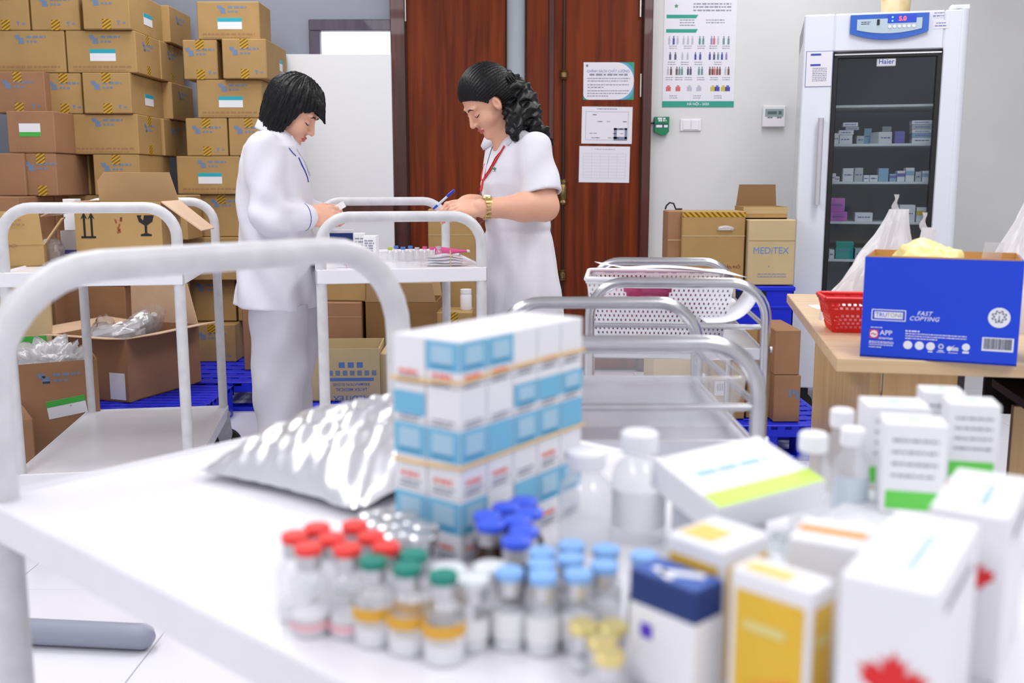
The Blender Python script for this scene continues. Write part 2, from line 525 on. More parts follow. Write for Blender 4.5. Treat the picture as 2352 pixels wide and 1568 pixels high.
# surface bolt (cremone) on the right leaf
bx = at(1294, 300, yl).x
bo = MB(); bo.cyl((bx, yl - 0.012, 0.1), (bx, yl - 0.012, zl - 0.05), 0.008, seg=10)
bolt = bo.build('bolt_rod', M_darkmetal, d2, 40)
def knurl(py0, py1, r):
    z0, z1 = at(1294, py1, yl).z, at(1294, py0, yl).z
    h = z1 - z0
    pr = [(0.004, 0), (r * .6, .04 * h), (r, .12 * h), (r * .7, .2 * h), (r * .95, .28 * h), (r * .95, .7 * h), (r * .7, .78 * h), (r, .88 * h), (r * .6, .96 * h), (0.004, h)]
    MB().lathe(pr, 14, M=T(bx, yl - 0.014, z0)).build('bolt_guide', M_brass, bolt, 35)
knurl(160, 185, 0.022); knurl(410, 472, 0.024); knurl(618, 645, 0.02)

# ---- notices on the door and wall
def sheet(px0, py0, px1, py1, Y, label, nm='notice_sheet', cat='notice', tilt=0.0):
    a, b_ = at(px0, (py0 + py1) / 2, Y), at(px1, (py0 + py1) / 2, Y)
    z1, z0 = at((px0 + px1) / 2, py0, Y).z, at((px0 + px1) / 2, py1, Y).z
    w, h = b_.x - a.x, z1 - z0
    t = thing(nm, label, cat, M=T((a.x + b_.x) / 2, Y, (z0 + z1) / 2) @ RX(PI / 2) @ RZ(tilt))
    MB().box((0, 0, 0), (w, h, 0.0012)).build('paper', M_paper, t)
    return t, w, h
rng = random.Random(5)
ys = yl - 0.0012
t, w, h = sheet(1340, 143, 1456, 229, ys, 'laminated quality policy notice with teal curved corners, top of three on the door')
PZ = 0.0007
p = MB()
words(p, -w * .38, w * .40, h * .17, .012, rng)
for k, (v, a, b_) in enumerate(((.07, -.42, .42), (0, -.42, .38), (-.1, -.42, .4), (-.17, -.42, -.1), (-.26, -.42, .4), (-.33, -.42, .38), (-.4, -.42, .0))):
    words(p, w * a, w * b_, h * v, .006, rng)
p.build('small_print', M_ink, t, M=T(0, 0, PZ))
text('CHÍNH SÁCH CHẤT LƯỢNG', .020, M_inkb, t, T(-w * .01, h * .26, PZ), .01, sx=.95)
def corner(cx, cy, r, a0, a1, mm):       # wedge between the sheet's corner and an arc
    pts = [(cx, cy, 0)] + [(cx + math.copysign(r, -cx) + r * math.cos(a), cy + math.copysign(r, -cy) + r * math.sin(a), 0) for a in [a0 + (a1 - a0) * i / 10 for i in range(11)]]
    c = MB()
    for i in range(1, len(pts) - 1): c.poly([pts[0], pts[i], pts[i + 1]])
    return c.build('corner_print', mm, t, M=T(0, 0, PZ), recalc=False)
M_tealb = mat('ink_teal_blue', (96, 170, 200), .6)
corner(w / 2, h / 2, h * .5, PI / 2, 0, M_tealb); corner(w / 2, -h / 2, h * .5, 0, -PI / 2, M_tealb)
o = corner(w / 2, h / 2, h * .32, PI / 2, 0, M_teal); o.location.z += .0003
o = corner(w / 2, -h / 2, h * .3, 0, -PI / 2, M_teal); o.location.z += .0003
corner(-w / 2, -h / 2, h * .16, PI, 1.5 * PI, M_teal)
p = MB()
for k in range(5):
    a = PI / 2 + k * 2 * PI / 5
    p.prism([(math.cos(a) * .01, math.sin(a) * .01), (math.cos(a + .5) * .005, math.sin(a + .5) * .005), (0, 0), (math.cos(a - .5) * .005, math.sin(a - .5) * .005)], 0, .0004)
p.build('emblem', M_inkd, t, M=T(-w * .43, h * .41, PZ))
t, w, h = sheet(1336, 245, 1452, 330, ys, 'white floor-plan sheet with a grey key box, middle of three on the door', tilt=-.01)
p = MB()
words(p, -w * .2, w * .2, h * .44, .006, rng)
for (u0, v0, u1, v1) in ((-.42, -.4, .42, -.395), (-.42, .36, .42, .365)): rect(p, 0, h * (v0 + v1) / 2, w * (u1 - u0), .0015)
for u in (-.42, .42): rect(p, w * u, -.0, .0015, h * .76)
for k in range(18): words(p, w * rng.uniform(-.38, .15), 0, h * rng.uniform(-.35, .3), .004, rng) if 0 else rect(p, w * rng.uniform(-.36, .36), h * rng.choice((-.34, -.22, -.1, .1, .28)), .02, .004)
p.build('plan_lines', M_ink, t, M=T(0, 0, PZ))
p = MB(); 
for (u, v, a, b_) in ((.27, -.36, .27, .1), (.17, -.22, .06, .3), (.38, -.22, .05, .3), (.27, -.1, .27, .05)): rect(p, w * u, h * v, w * a, h * b_)
p.build('key_box', mat('ink_slate', (138, 142, 168), .7), t, M=T(0, 0, PZ))
t, w, h = sheet(1330, 336, 1446, 419, ys, 'white schedule sheet with faint table lines, lowest of three on the door', tilt=-.012)
p = MB(); words(p, -w * .2, w * .2, h * .42, .006, rng)
for k in range(9): rect(p, 0, h * (.3 - k * .085), w * .84, .001)
for k in range(6): rect(p, w * (-.42 + k * .168), -h * .04, .001, h * .68)
p.build('table_lines', mat('ink_faint', (190, 192, 205), .7), t, M=T(0, 0, PZ))

# tall poster
yq = YB - 0.002
t, w, h = sheet(1524, -40, 1690, 246, yq, 'tall white medicine chart poster with green banners beside the door', 'wall_poster', 'poster')
g = MB()
rect(g, 0, -h / 2 + .017, w, .034)
g.build('banner', M_teal, t, M=T(0, 0, PZ))
pt = lambda px, py: ((at(px, py, yq).x - at(1607, py, yq).x), at(px, py, yq).z - (at(1607, -40, yq).z + at(1607, 246, yq).z) / 2)
for py in (38, 71):
    u0, v = pt(1529, py); u1 = pt(1602, py)[0]
    g = MB().prism([(u0, v - .01), (u1 - .012, v - .01), (u1, v + .01), (u0, v + .01)], 0, .0004)
    g.build('banner', M_teal, t, M=T(0, 0, PZ))
text('HÀ NỘI - 2020', .02, M_paper, t, T(0, -h / 2 + .017, PZ + .0005), .012)
p = MB()
for py in (9, 16, 24): words(p, pt(1590, py)[0], pt(1677, py)[0], pt(1600, py)[1], .009, rng)
for py in (46, 52, 58): words(p, pt(1560, py)[0], pt(1595, py)[0], pt(1600, py)[1], .006, rng)
for py in (46, 52): words(p, pt(1620, py)[0], pt(1663, py)[0], pt(1600, py)[1], .006, rng)
for py, xs in ((106, (1546, 1580, 1611, 1638, 1668)), (143, (1544, 1574, 1605, 1650)), (178, (1540, 1562, 1584, 1612, 1642, 1670)), (220, (1550, 1604, 1652))):
    for xx in xs:
        for dy in (0, 5): words(p, pt(xx - 9, py)[0], pt(xx + 9, py)[0], pt(xx, py + dy)[1], .005, rng)
p.build('small_print', M_ink, t, M=T(0, 0, PZ))
k = 0
cols = [mat('ink_c%d' % i, c, .7) for i, c in enumerate(((92, 92, 120), (80, 80, 170), (190, 190, 205), (212, 110, 110), (110, 150, 150), (120, 84, 84), (200, 190, 90), (150, 140, 190)))]
for (py, hgt, items) in ((93, .05, ((1537, 2), (1547, 1), (1556, 2), (1570, 2), (1580, 2), (1590, 2), (1607, 4), (1615, 4), (1634, 7), (1640, 3), (1649, 2), (1662, 4), (1673, 4))),
                         (129, .045, ((1540, 0), (1552, 0), (1568, 2), (1580, 2), (1598, 1), (1609, 1), (1631, 1), (1641, 0), (1650, 4), (1659, 1), (1669, 7))),
                         (163, .05, ((1536, 2), (1543, 5), (1556, 5), (1562, 4), (1568, 4), (1582, 0), (1588, 0), (1607, 4), (1614, 4), (1632, 5), (1638, 5), (1643, 3), (1649, 5), (1655, 5), (1668, 2), (1675, 5))),
                         (203, .035, ((1538, 3), (1560, 3), (1586, 2), (1608, 2), (1640, 6), (1650, 1), (1664, 6), (1674, 1)))):
    for (xx, ci) in items:
        m = MB(); u, v = pt(xx, py); ww = .012 if hgt > .04 else .028
        rect(m, u, v - hgt * .1, ww, hgt * .7); rect(m, u, v + hgt * .38, ww * .55, hgt * .2)
        m.build('printed_picture', cols[ci], t, M=T(0, 0, PZ))
p = MB()
for kk in range(5):
    a = PI / 2 + kk * 2 * PI / 5
    p.prism([(math.cos(a) * .014, math.sin(a) * .014), (math.cos(a + .5) * .007, math.sin(a + .5) * .007), (0, 0), (math.cos(a - .5) * .007, math.sin(a - .5) * .007)], 0, .0004)
p.build('emblem', M_green, t, M=T(pt(1551, 14)[0], pt(1551, 14)[1], PZ))

# wall devices
def dev(px0, py0, px1, py1, Y):
    a, b_ = at(px0, (py0 + py1) / 2, Y), at(px1, (py0 + py1) / 2, Y)
    z1, z0 = at((px0 + px1) / 2, py0, Y).z, at((px0 + px1) / 2, py1, Y).z
    return (a.x + b_.x) / 2, (z0 + z1) / 2, b_.x - a.x, z1 - z0
x, z, w, h = dev(1502, 269, 1535, 303, YB)
t = thing('door_release', 'small green emergency door release box by the door frame', 'door release', (x, YB, z))
MB().prism([(-w / 2, -h / 2), (-w * .1, -h * .72), (w * .25, -h * .72), (w / 2, -h * .5), (w / 2, h / 2), (-w / 2, h / 2)], 0, .035, M=RX(PI / 2)).build('housing', M_green, t)
p = MB(); words(p, -w * .3, w * .3, h * .38, .011, rng); words(p, -w * .25, w * .3, h * .24, .009, rng); words(p, -w * .4, w * .4, -h * .13, .016, rng)
p.build('print', M_paper, t, M=T(0, -.0355, 0) @ RX(PI / 2))
p = MB(); rect(p, 0, -h * .1, w * .86, h * .3); p.build('dark_band', mat('sign_dark_green', (20, 72, 70), .4), t, M=T(0, -.0353, 0) @ RX(PI / 2))
MB().cyl((-w / 2 - .035, -.012, h * .1), (-w / 2 + .005, -.012, h * .1), .005, seg=8).build('cable', M_darkmetal, t, 40)
x, z, w, h = dev(1562, 273, 1610, 301, YB)
t = thing('light_switch', 'white double light switch plate on the wall under the poster', 'light switch', (x, YB, z))
MB().box((0, -.005, 0), (w, .01, h), b=.003).build('plate', M_plastic_w, t)
for s in (-1, 1): MB().box((s * w * .2, -.012, 0), (w * .36, .006, h * .8), b=.002).build('rocker', M_plastic_w, t)
x, z, w, h = dev(1750, 243, 1801, 292, YB)
t = thing('thermostat', 'white wall thermostat with a grey display beside the refrigerator', 'thermostat', (x, YB, z))
MB().box((0, -.014, 0), (w, .028, h), b=.004).build('housing', M_plastic_w, t)
MB().box((0, -.0285, h * .16), (w * .82, .002, h * .36), b=.0005).build('display', mat('lcd_grey', (150, 168, 166), .2), t)
p = MB(); words(p, -w * .3, w * .32, h * .16, .02, rng); words(p, -w * .3, -w * .05, -h * .06, .006, rng); words(p, w * .12, w * .32, -h * .06, .006, rng)
p.build('digits', mat('lcd_digits', (92, 110, 110), .4), t, M=T(0, -.0296, 0) @ RX(PI / 2))
# ================================================================== refrigerator
FW, FD, FH, FA = 0.70, 0.66, 1.863, -R(14)
fl_ = Vector((1.33, 4.70, 0)); fx = Vector((math.cos(FA), math.sin(FA), 0)); fb = Vector((-math.sin(FA), math.cos(FA), 0))
fc = fl_ + fx * FW / 2 + fb * FD / 2
M_fr = mat('fridge_enamel', (228, 233, 244), 0.3, coat=0.3)
M_fr2 = mat('fridge_inner', (170, 180, 188), 0.5)
M_blue = mat('fridge_blue', (38, 96, 196), 0.3, coat=0.3)
M_silver = mat('panel_silver', (178, 196, 208), 0.35, 0.3)
fr_ = thing('refrigerator', 'tall white medicine refrigerator with a glass door and blue control panel', 'refrigerator', fc, FA)
finv = (T(*fc) @ RZ(FA)).inverted()
def fpt(px, py, dep=0.0):
    q = onplane(px, py, fl_ + fb * dep, fb); return finv @ q
yfr = -FD / 2
gl0, gl1 = fpt(1915, 118), fpt(2166, 113)
gx0, gx1 = gl0.x, gl1.x
gz1 = (gl0.z + gl1.z) / 2; gz0 = 0.30
# cabinet: back, sides, top, bottom as a shell so the inside is real
cb = MB()
th = 0.05
cb.box((0, FD / 2 - th / 2, (FH + .12) / 2), (FW, th, FH - .12), b=.01)
for s in (-1, 1): cb.box((s * (FW / 2 - th / 2), 0.03, (FH + .12) / 2), (th, FD - .06, FH - .12), b=.012)
cb.box((0, 0.03, FH - .06), (FW, FD - .06, .12), b=.012); cb.box((0, 0.03, .2), (FW, FD - .06, .16), b=.012)
cb.build('cabinet', M_fr, fr_, 30)
li = MB(); li.box((0, FD / 2 - th - .004, 1.0), (FW - 2 * th, .006, 1.5))
li.build('liner', M_fr2, fr_)
# door: four bars round the glass with rounded outer vertical edges
dt = .055
dr = MB()
def bar(x0, x1, z0, z1): dr.box(((x0 + x1) / 2, yfr + dt / 2, (z0 + z1) / 2), (x1 - x0, dt, z1 - z0), b=.006)
z0d, z1d = .14, FH
bar(-FW / 2, gx0, z0d, z1d); bar(gx1, FW / 2 - .03, z0d, z1d); bar(gx0, gx1, gz1, z1d); bar(gx0, gx1, z0d, gz0)
dr.tube([(FW / 2 - .03, yfr + .03, z0d), (FW / 2 - .03, yfr + .03, z1d)], .03, 16)
door = dr.build('door', M_fr, fr_, 30)
ft = MB()
for (x0, x1, a, b_) in ((gx0, gx0 + .022, gz0, gz1), (gx1 - .022, gx1, gz0, gz1), (gx0, gx1, gz1 - .03, gz1), (gx0, gx1, gz0, gz0 + .02)):
    ft.box(((x0 + x1) / 2, yfr + .012, (a + b_) / 2), (x1 - x0, .03, b_ - a), b=.003)
ft.build('glass_gasket', M_black, door)
MB().box(((gx0 + gx1) / 2, yfr - .004, gz1 - .014), (gx1 - gx0 - .01, .004, .006)).build('trim_strip', mat('chrome_trim', (225, 225, 228), .2, .9), door)
MB().box(((gx0 + gx1) / 2, yfr + .02, (gz0 + gz1) / 2), (gx1 - gx0 - .03, .006, gz1 - gz0 - .04)).build('glass', tint_glass('fridge_glass', (232, 236, 238)), door)
# control panel
cpa, cpb = fpt(1954, 29), fpt(2134, 20)
cz1 = FH - .012; cz0 = fpt(1954, 78).z; czm = fpt(2035, 92).z
cx0, cx1 = cpa.x, cpb.x; cm = (cx0 + cx1) / 2
def shield(x0, x1, z1, z0, zm, n=12):
    return [(x0, z1), (x0, z0)] + [(x0 + (x1 - x0) * i / n, z0 - (z0 - zm) * (1 - (2 * i / n - 1) ** 2)) for i in range(1, n)] + [(x1, z0), (x1, z1)]
cp = MB().prism(shield(cx0, cx1, cz1, cz0, czm), 0, .022, M=T(0, yfr, 0) @ RX(PI / 2)).build('control_panel', M_blue, fr_)
MB().prism(shield(cx0 + .028, cx1 - .028, cz1 - .02, cz0 + .012, czm + .026), 0, .003, M=T(0, yfr - .022, 0) @ RX(PI / 2)).build('panel_face', M_silver, cp)
sa, sb = fpt(2038, 40), fpt(2103, 50)
scx, scz = (sa.x + sb.x) / 2, (sa.z + sb.z) / 2
yy = yfr - .0255
MB().box((scx, yy, scz), (sb.x - sa.x, .003, .034)).build('screen', mat('screen_blue', (32, 66, 190), .3, emit=.3), cp)
text('5.0', .026, mat('led_red', (255, 70, 50), .4, emit=4.0), cp, T(scx + .002, yy - .002, scz) @ RX(PI / 2), .02)
M_led = mat('led_green', (80, 255, 150), .4, emit=3.0)
for dz in (-.008, .008): MB().box((scx - .04, yy - .002, scz + dz), (.006, .002, .006), b=.001).build('indicator', M_led, cp)
for k in range(6):
    MB().cyl((scx - .05 + k * .02, yy, scz - .032), (scx - .05 + k * .02, yy - .003, scz - .032), .007, seg=10).build('button', M_plastic_w, cp, 40)
sw = fpt(2016, 53); MB().box((sw.x, yy - .002, sw.z), (.011, .008, .024), b=.001).build('power_switch', M_black, cp)
p = MB(); words(p, cx0 + .045, cx0 + .085, 0, .004, rng); words(p, cx0 + .045, cx0 + .08, -.008, .004, rng)
p.build('print', M_inkd, cp, M=T(0, yy, (fpt(1985, 53).z)) @ RX(PI / 2))
# badge
b0 = fpt(2036, 143); 
bd = MB().box((b0.x, yfr + .008, b0.z), (.082, .012, .034), b=.003).build('badge', mat('badge_silver', (205, 206, 212), .3, .4), door)
text('Haier', .030, mat('badge_blue', (64, 92, 170), .4), bd, T(b0.x, yfr + .0015, b0.z + .003) @ RX(PI / 2), .015)
# handle
h0, h1 = fpt(1886, 272), fpt(1880, 470)
hb = MB(); hx = (h0.x + h1.x) / 2 - .006
hb.tube([(hx, yfr - .045, h0.z), (hx, yfr - .045, h1.z)], .013, 14)
hb.box((hx, yfr - .02, h1.z + .015), (.018, .05, .03), b=.004); hb.box((hx, yfr - .02, h0.z - .015), (.018, .05, .03), b=.004)
hb.build('handle', mat('handle_grey', (196, 196, 206), .3, .2), door, 40)
# hinge cap, stickers
MB().box((FW / 2 - .04, yfr + .05, FH + .012), (.085, .05, .024), b=.006).build('hinge_cap', M_fr, fr_)
q0, q1 = fpt(1852, 118), fpt(1910, 199)
s_ = MB().box(((q0.x + q1.x) / 2, yfr - .0008, (q0.z + q1.z) / 2), (q1.x - q0.x, .0015, q0.z - q1.z)).build('instruction_sticker', mat('sticker_border', (132, 140, 190), .6), fr_)
sw_, sh_ = q1.x - q0.x, q0.z - q1.z
sc_ = ((q0.x + q1.x) / 2, (q0.z + q1.z) / 2)
MB().box((sc_[0], yfr - .0018, sc_[1]), (sw_ - .006, .0012, sh_ - .006)).build('sticker_face', M_paper, s_)
for _v in (.4, .11):
    p = MB(); rect(p, -.016, sh_ * _v, .045, .009)
    p.build('sticker_heading', mat('ink_royal', (56, 84, 176), .6), s_, M=T(sc_[0], yfr - .0025, sc_[1]) @ RX(PI / 2))
p = MB()
for k in range(8): words(p, -.028, .035, sh_ * (.02 - .05 * k), .004, rng)
p.build('sticker_print', M_ink, s_, M=T(sc_[0], yfr - .0025, sc_[1]) @ RX(PI / 2))
for (xa, ya, xb, yb_) in ((2146, 26, 2168, 40), (2143, 47, 2179, 65)):
    q0, q1 = fpt(xa, ya), fpt(xb, yb_)
    o = MB().box(((q0.x + q1.x) / 2, yfr - .0008, (q0.z + q1.z) / 2), (q1.x - q0.x, .0015, abs(q0.z - q1.z))).build('paper_tag', M_paper, fr_)
    p = MB(); words(p, -.02, .02, .006, .004, rng); words(p, -.024, .024, -.006, .005, rng)
    p.build('tag_print', M_inkb, o, M=T((q0.x + q1.x) / 2, yfr - .0018, (q0.z + q1.z) / 2) @ RX(PI / 2))
for sx in (-1, 1):
    for sy in (-1, 1):
        M_ = T(sx * .28, sy * .25, 0)
        ca = MB()
        ca.cyl((0, -.015, .05), (0, .015, .05), .05, seg=14, M=M_); ca.box((0, 0, .1), (.05, .05, .05), M=M_)
        ca.build('caster', M_black, fr_, 40)
# shelves and what stands on them
M_shelf = mat('wire_shelf_white', (225, 230, 232), .4)
dep = .10
shz = []
for k, py in enumerate((238, 328, 416, 509, 597, 690)):
    z = fpt(2030, py, dep).z; shz.append(z)
    MB().box((0, .0, z - .008), (FW - 2 * th - .005, FD - .26, .012), b=.002).build('shelf', M_shelf, fr_)
FM = T(*fc) @ RZ(FA)
M_mb = [mat('carton_white', (238, 238, 242), .5), mat('carton_teal', (40, 170, 160), .5), mat('carton_lilac', (120, 112, 190), .5), mat('carton_pink', (206, 122, 200), .5),
        mat('carton_sky', (150, 190, 220), .5), mat('carton_yellow', (232, 200, 60), .5), mat('carton_grey', (196, 202, 206), .5)]
def fbox(px0, px1, py0, k, ci, label, band=None, stack=0.0, dy=0.0, tilt=0.0, depth=.09):
    a, b_ = fpt(px0, py0, dep), fpt(px1, py0, dep)
    z0 = shz[k] - .002 + stack
    hgt = max(.012, (a.z + b_.z) / 2 - z0)
    w = b_.x - a.x
    loc = FM @ Vector(((a.x + b_.x) / 2, yfr + dep + depth / 2 + dy + .04, z0))
    t = thing('medicine_box', label, 'medicine box', loc, FA + tilt, 'medicine boxes inside the refrigerator')
    MB().box((0, 0, hgt / 2), (w, depth, hgt), b=.0015).build('carton', M_mb[ci], t)
    p = MB()
    if band is not None:
        rect(p, 0, hgt * .62, w * .98, hgt * .3); p.build('colour_band', M_mb[band], t, M=face(w, depth, hgt, 'F'))
    else:
        words(p, -w * .35, w * .35, hgt * .5, min(.006, hgt * .2), rng); p.build('print', M_inkb, t, M=face(w, depth, hgt, 'F'))
    return t, hgt
sh = ('second', 'third', 'fourth', 'fifth')
# second shelf from the top
_, hh = fbox(1915, 1929, 305, 1, 0, 'small white box at far left of the second fridge shelf')
_, h1 = fbox(1930, 1960, 309, 1, 0, 'white box at the bottom of the leaning pile, second fridge shelf')
_, h2 = fbox(1928, 1963, 298, 1, 0, 'white box in the middle of the leaning pile, second fridge shelf', stack=h1 + .001)
_, h3 = fbox(1944, 1975, 290, 1, 6, 'greyish box second from the pile top, second fridge shelf', stack=h1 + h2 + .002)
fbox(1938, 1973, 280, 1, 0, 'white box topping the leaning pile, second fridge shelf', stack=h1 + h2 + h3 + .003)
fbox(1970, 1987, 311, 1, 6, 'tiny grey box beside the leaning pile, second fridge shelf')
fbox(1992, 2010, 291, 1, 4, 'pale blue box at the back of the second fridge shelf', dy=.1)
fbox(2012, 2046, 302, 1, 0, 'white box set askew in the middle of the second fridge shelf', tilt=.35)
fbox(2036, 2058, 286, 1, 6, 'grey upright box in the middle of the second fridge shelf', dy=.12)
fbox(2059, 2082, 300, 1, 2, 'dark lilac box on the second fridge shelf')
st = 0
for k, py in enumerate((315, 305, 296, 285, 275)):
    _, hx_ = fbox(2098, 2146, py, 1, (0, 4, 0, 6, 0)[k], 'wide box %s in the stack at right of the second fridge shelf' % (('lowest', 'second lowest', 'in the middle', 'second highest', 'highest')[k]), stack=st)
    st += hx_ + .0008
# third shelf
for (a, b_, py, ci, bd_, ds) in ((1912, 1922, 398, 0, None, 'narrow white box'), (1919, 1930, 405, 0, None, 'low white box'), (1938, 1963, 386, 0, None, 'tall white carton'), (1965, 1985, 385, 6, None, 'grey carton with dark print'),
                                 (1986, 1999, 402, 0, None, 'low white carton'), (2000, 2019, 402, 0, None, 'second low white carton'), (2021, 2044, 386, 4, 4, 'tall pale blue carton'), (2046, 2062, 399, 4, 2, 'blue and lilac carton'),
                                 (2064, 2082, 392, 0, 2, 'white and lilac carton'), (2084, 2104, 385, 0, 4, 'white carton with sky band'), (2106, 2120, 394, 6, None, 'small grey carton'), (2122, 2140, 392, 0, 4, 'angled carton with sky stripes')):
    fbox(a, b_, py, 2, ci, ds + ' on the third fridge shelf', bd_)
# fourth shelf
fbox(1909, 1948, 487, 3, 3, 'flat pink carton at left of the fourth fridge shelf')
fbox(1910, 1943, 455, 3, 3, 'pink upright carton at left of the fourth fridge shelf', stack=.045)
fbox(1966, 2007, 489, 3, 0, 'low white carton in the middle of the fourth fridge shelf')
fbox(2070, 2106, 471, 3, 0, 'tall white carton right of the middle, fourth fridge shelf')
fbox(2109, 2136, 477, 3, 0, 'white carton with a yellow band at right of the fourth fridge shelf', 5)
# fifth shelf
fbox(1922, 1963, 556, 4, 1, 'teal carton on the fifth fridge shelf')
fbox(1966, 1990, 572, 4, 6, 'grey carton beside the teal one on the fifth fridge shelf')
fbox(1906, 1918, 575, 4, 0, 'small white carton at far left of the fifth fridge shelf')
# vase on top of the refrigerator
vb = fpt(2057, 20, .2); vb.z = FH + .0005
vt = thing('flower_vase', 'pale gold vase standing on top of the refrigerator', 'vase', FM @ vb, 0)
MB().lathe([(.052, 0), (.062, .01), (.064, .05), (.07, .12), (.085, .2), (.06, .26), (.055, .28), (.05, .28), (.055, .2), (.0, .02)], 24).build('body', mat('vase_gold', (222, 190, 120), .35, var=.3, vscale=14, rgb2=(240, 225, 190)), vt, 60)
lf = MB(); rr = random.Random(3)
for k in range(26):
    a = rr.uniform(0, 2 * PI); r0 = rr.uniform(.06, .17); z0 = rr.uniform(.05, .4) if r0 > .1 else .33 + rr.uniform(0, .1)
    c = Vector((math.cos(a) * r0, math.sin(a) * r0, z0 if z0 > .12 else z0 + .05))
    M_ = T(*c) @ Euler((rr.uniform(-1, 1), rr.uniform(-1, 1), a)).to_matrix().to_4x4()
    lf.add([(-.03, 0, 0), (0, .014, .004), (.03, 0, 0), (0, -.014, .004)], [(0, 1, 2, 3)], M=M_)
lf2 = lf.build('leaves', mat('dry_leaf', (176, 150, 80), .6, var=.3, vscale=20), vt); lf2['kind'] = 'stuff'
st_ = MB()
for k in range(7):
    a = k * .9; st_.tube([(0, 0, .1), (math.cos(a) * .04, math.sin(a) * .04, .28), (math.cos(a) * .13, math.sin(a) * .13, .38)], .003, 6)
st_.build('stems', mat('stem_green', (120, 130, 70), .6), vt, 60)
# ================================================================== cartons
M_card = mat('cardboard', (176, 142, 90), 0.75, var=0.07, vscale=7, bump=0.05, bscale=25)
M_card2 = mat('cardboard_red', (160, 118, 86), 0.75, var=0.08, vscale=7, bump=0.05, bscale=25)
M_card3 = mat('cardboard_pale', (200, 178, 136), 0.75, var=0.06, vscale=7)
M_cardin = mat('cardboard_inside', (190, 156, 114), 0.8, var=0.05, vscale=9)
M_cardpink = mat('cardboard_flap', (222, 190, 160), 0.8, var=0.05, vscale=9)
M_tape = striped('hatched_tape', (204, 160, 40), (120, 86, 20), 26, .8)
M_tapec = mat('clear_tape', (196, 168, 120), .25)
M_logo = mat('print_blue', (112, 134, 166), .7)
M_logo2 = mat('print_grey_blue', (150, 150, 150), .7)
M_brownink = mat('print_brown', (160, 122, 84), .7)
M_stk = mat('sticker_white', (236, 236, 242), .5)
M_stkteal = mat('sticker_teal', (40, 168, 186), .5)
M_stkgreen = mat('sticker_green', (70, 176, 70), .5)
M_inkk = mat('ink_black', (28, 24, 26), .7)
CACHE = {}
def cached(key, fn):
    if key not in CACHE: CACHE[key] = fn()
    return CACHE[key]
def slab_mesh(w, d, h, m, b=.004):
    return cached(('slab', round(w, 3), round(d, 3), round(h, 3), m.name), lambda: MB().box((0, 0, h / 2), (w, d, h), b=b).mesh('carton_body', m))
def logo_mesh(fw, fh):
    def f():
        r = random.Random(11); m = MB()
        s = .03
        for (u, v, a, b_, an) in ((-.75, .55, .42, 1.0, .45), (-.05, .55, .42, 1.0, .45), (.1, -.35, .55, 1.5, .1), (.85, -.45, .5, 1.3, .1), (.55, -.95, 1.1, .4, 0)):
            rect(m, -.055 + u * s * .6, .0 + v * s * .6, a * s * .8, b_ * s * .7, ang=an)
        words(m, -.02, .075, .010, .012, r); words(m, -.02, .03, -.012, .010, r)
        return m.mesh('logo_print', M_logo)
    return cached('logo', f)
def print_low(L):
    def f():
        r = random.Random(7); m = MB()
        words(m, -L * .42, L * .42, .0, .012, r); words(m, -L * .42, L * .35, -.016, .006, r)
        return m.mesh('low_print', M_brownink)
    return cached(('low', round(L, 2)), f)
def icon_mesh():
    def f():
        m = MB(); m.prism([(-.008, .01), (.008, .01), (.003, -.002), (.001, -.012), (-.001, -.012), (-.003, -.002)], 0, .0004)
        rect(m, .026, 0, .014, .008); return m.mesh('icon_print', M_logo)
    return cached('icon', f)
def tape_piece(parent, w, d, h, side, u, v, L, tw=.042, m=None):
    me = cached(('tape', round(L, 3), tw, (m or M_tape).name), lambda: MB().box((0, 0, .0004), (tw, L, .0008)).mesh('tape', m or M_tape))
    return put('tape', me, parent, face(w, d, h, side, .0002) @ T(u, v, 0))
def sticker(parent, w, d, h, side, u, v, sw, sh, top=True, ang=0.0, green=False):
    M_ = face(w, d, h, side, .0004) @ T(u, v, 0) @ RZ(ang)
    me = cached(('stk', round(sw, 3), round(sh, 3)), lambda: MB().box((0, 0, .0004), (sw, sh, .0008)).mesh('sticker', M_stk))
    o = put('sticker', me, parent, M_)
    bm_ = M_stkgreen if green else M_stkteal
    me = cached(('stkb', round(sw, 3), round(sh, 3), green), lambda: MB().box((0, 0, .0003), (sw, sh * .34, .0006)).mesh('sticker_band', bm_))
    put('sticker_band', me, o, T(0, sh * (.33 if top else -.33), .0008))
    return o
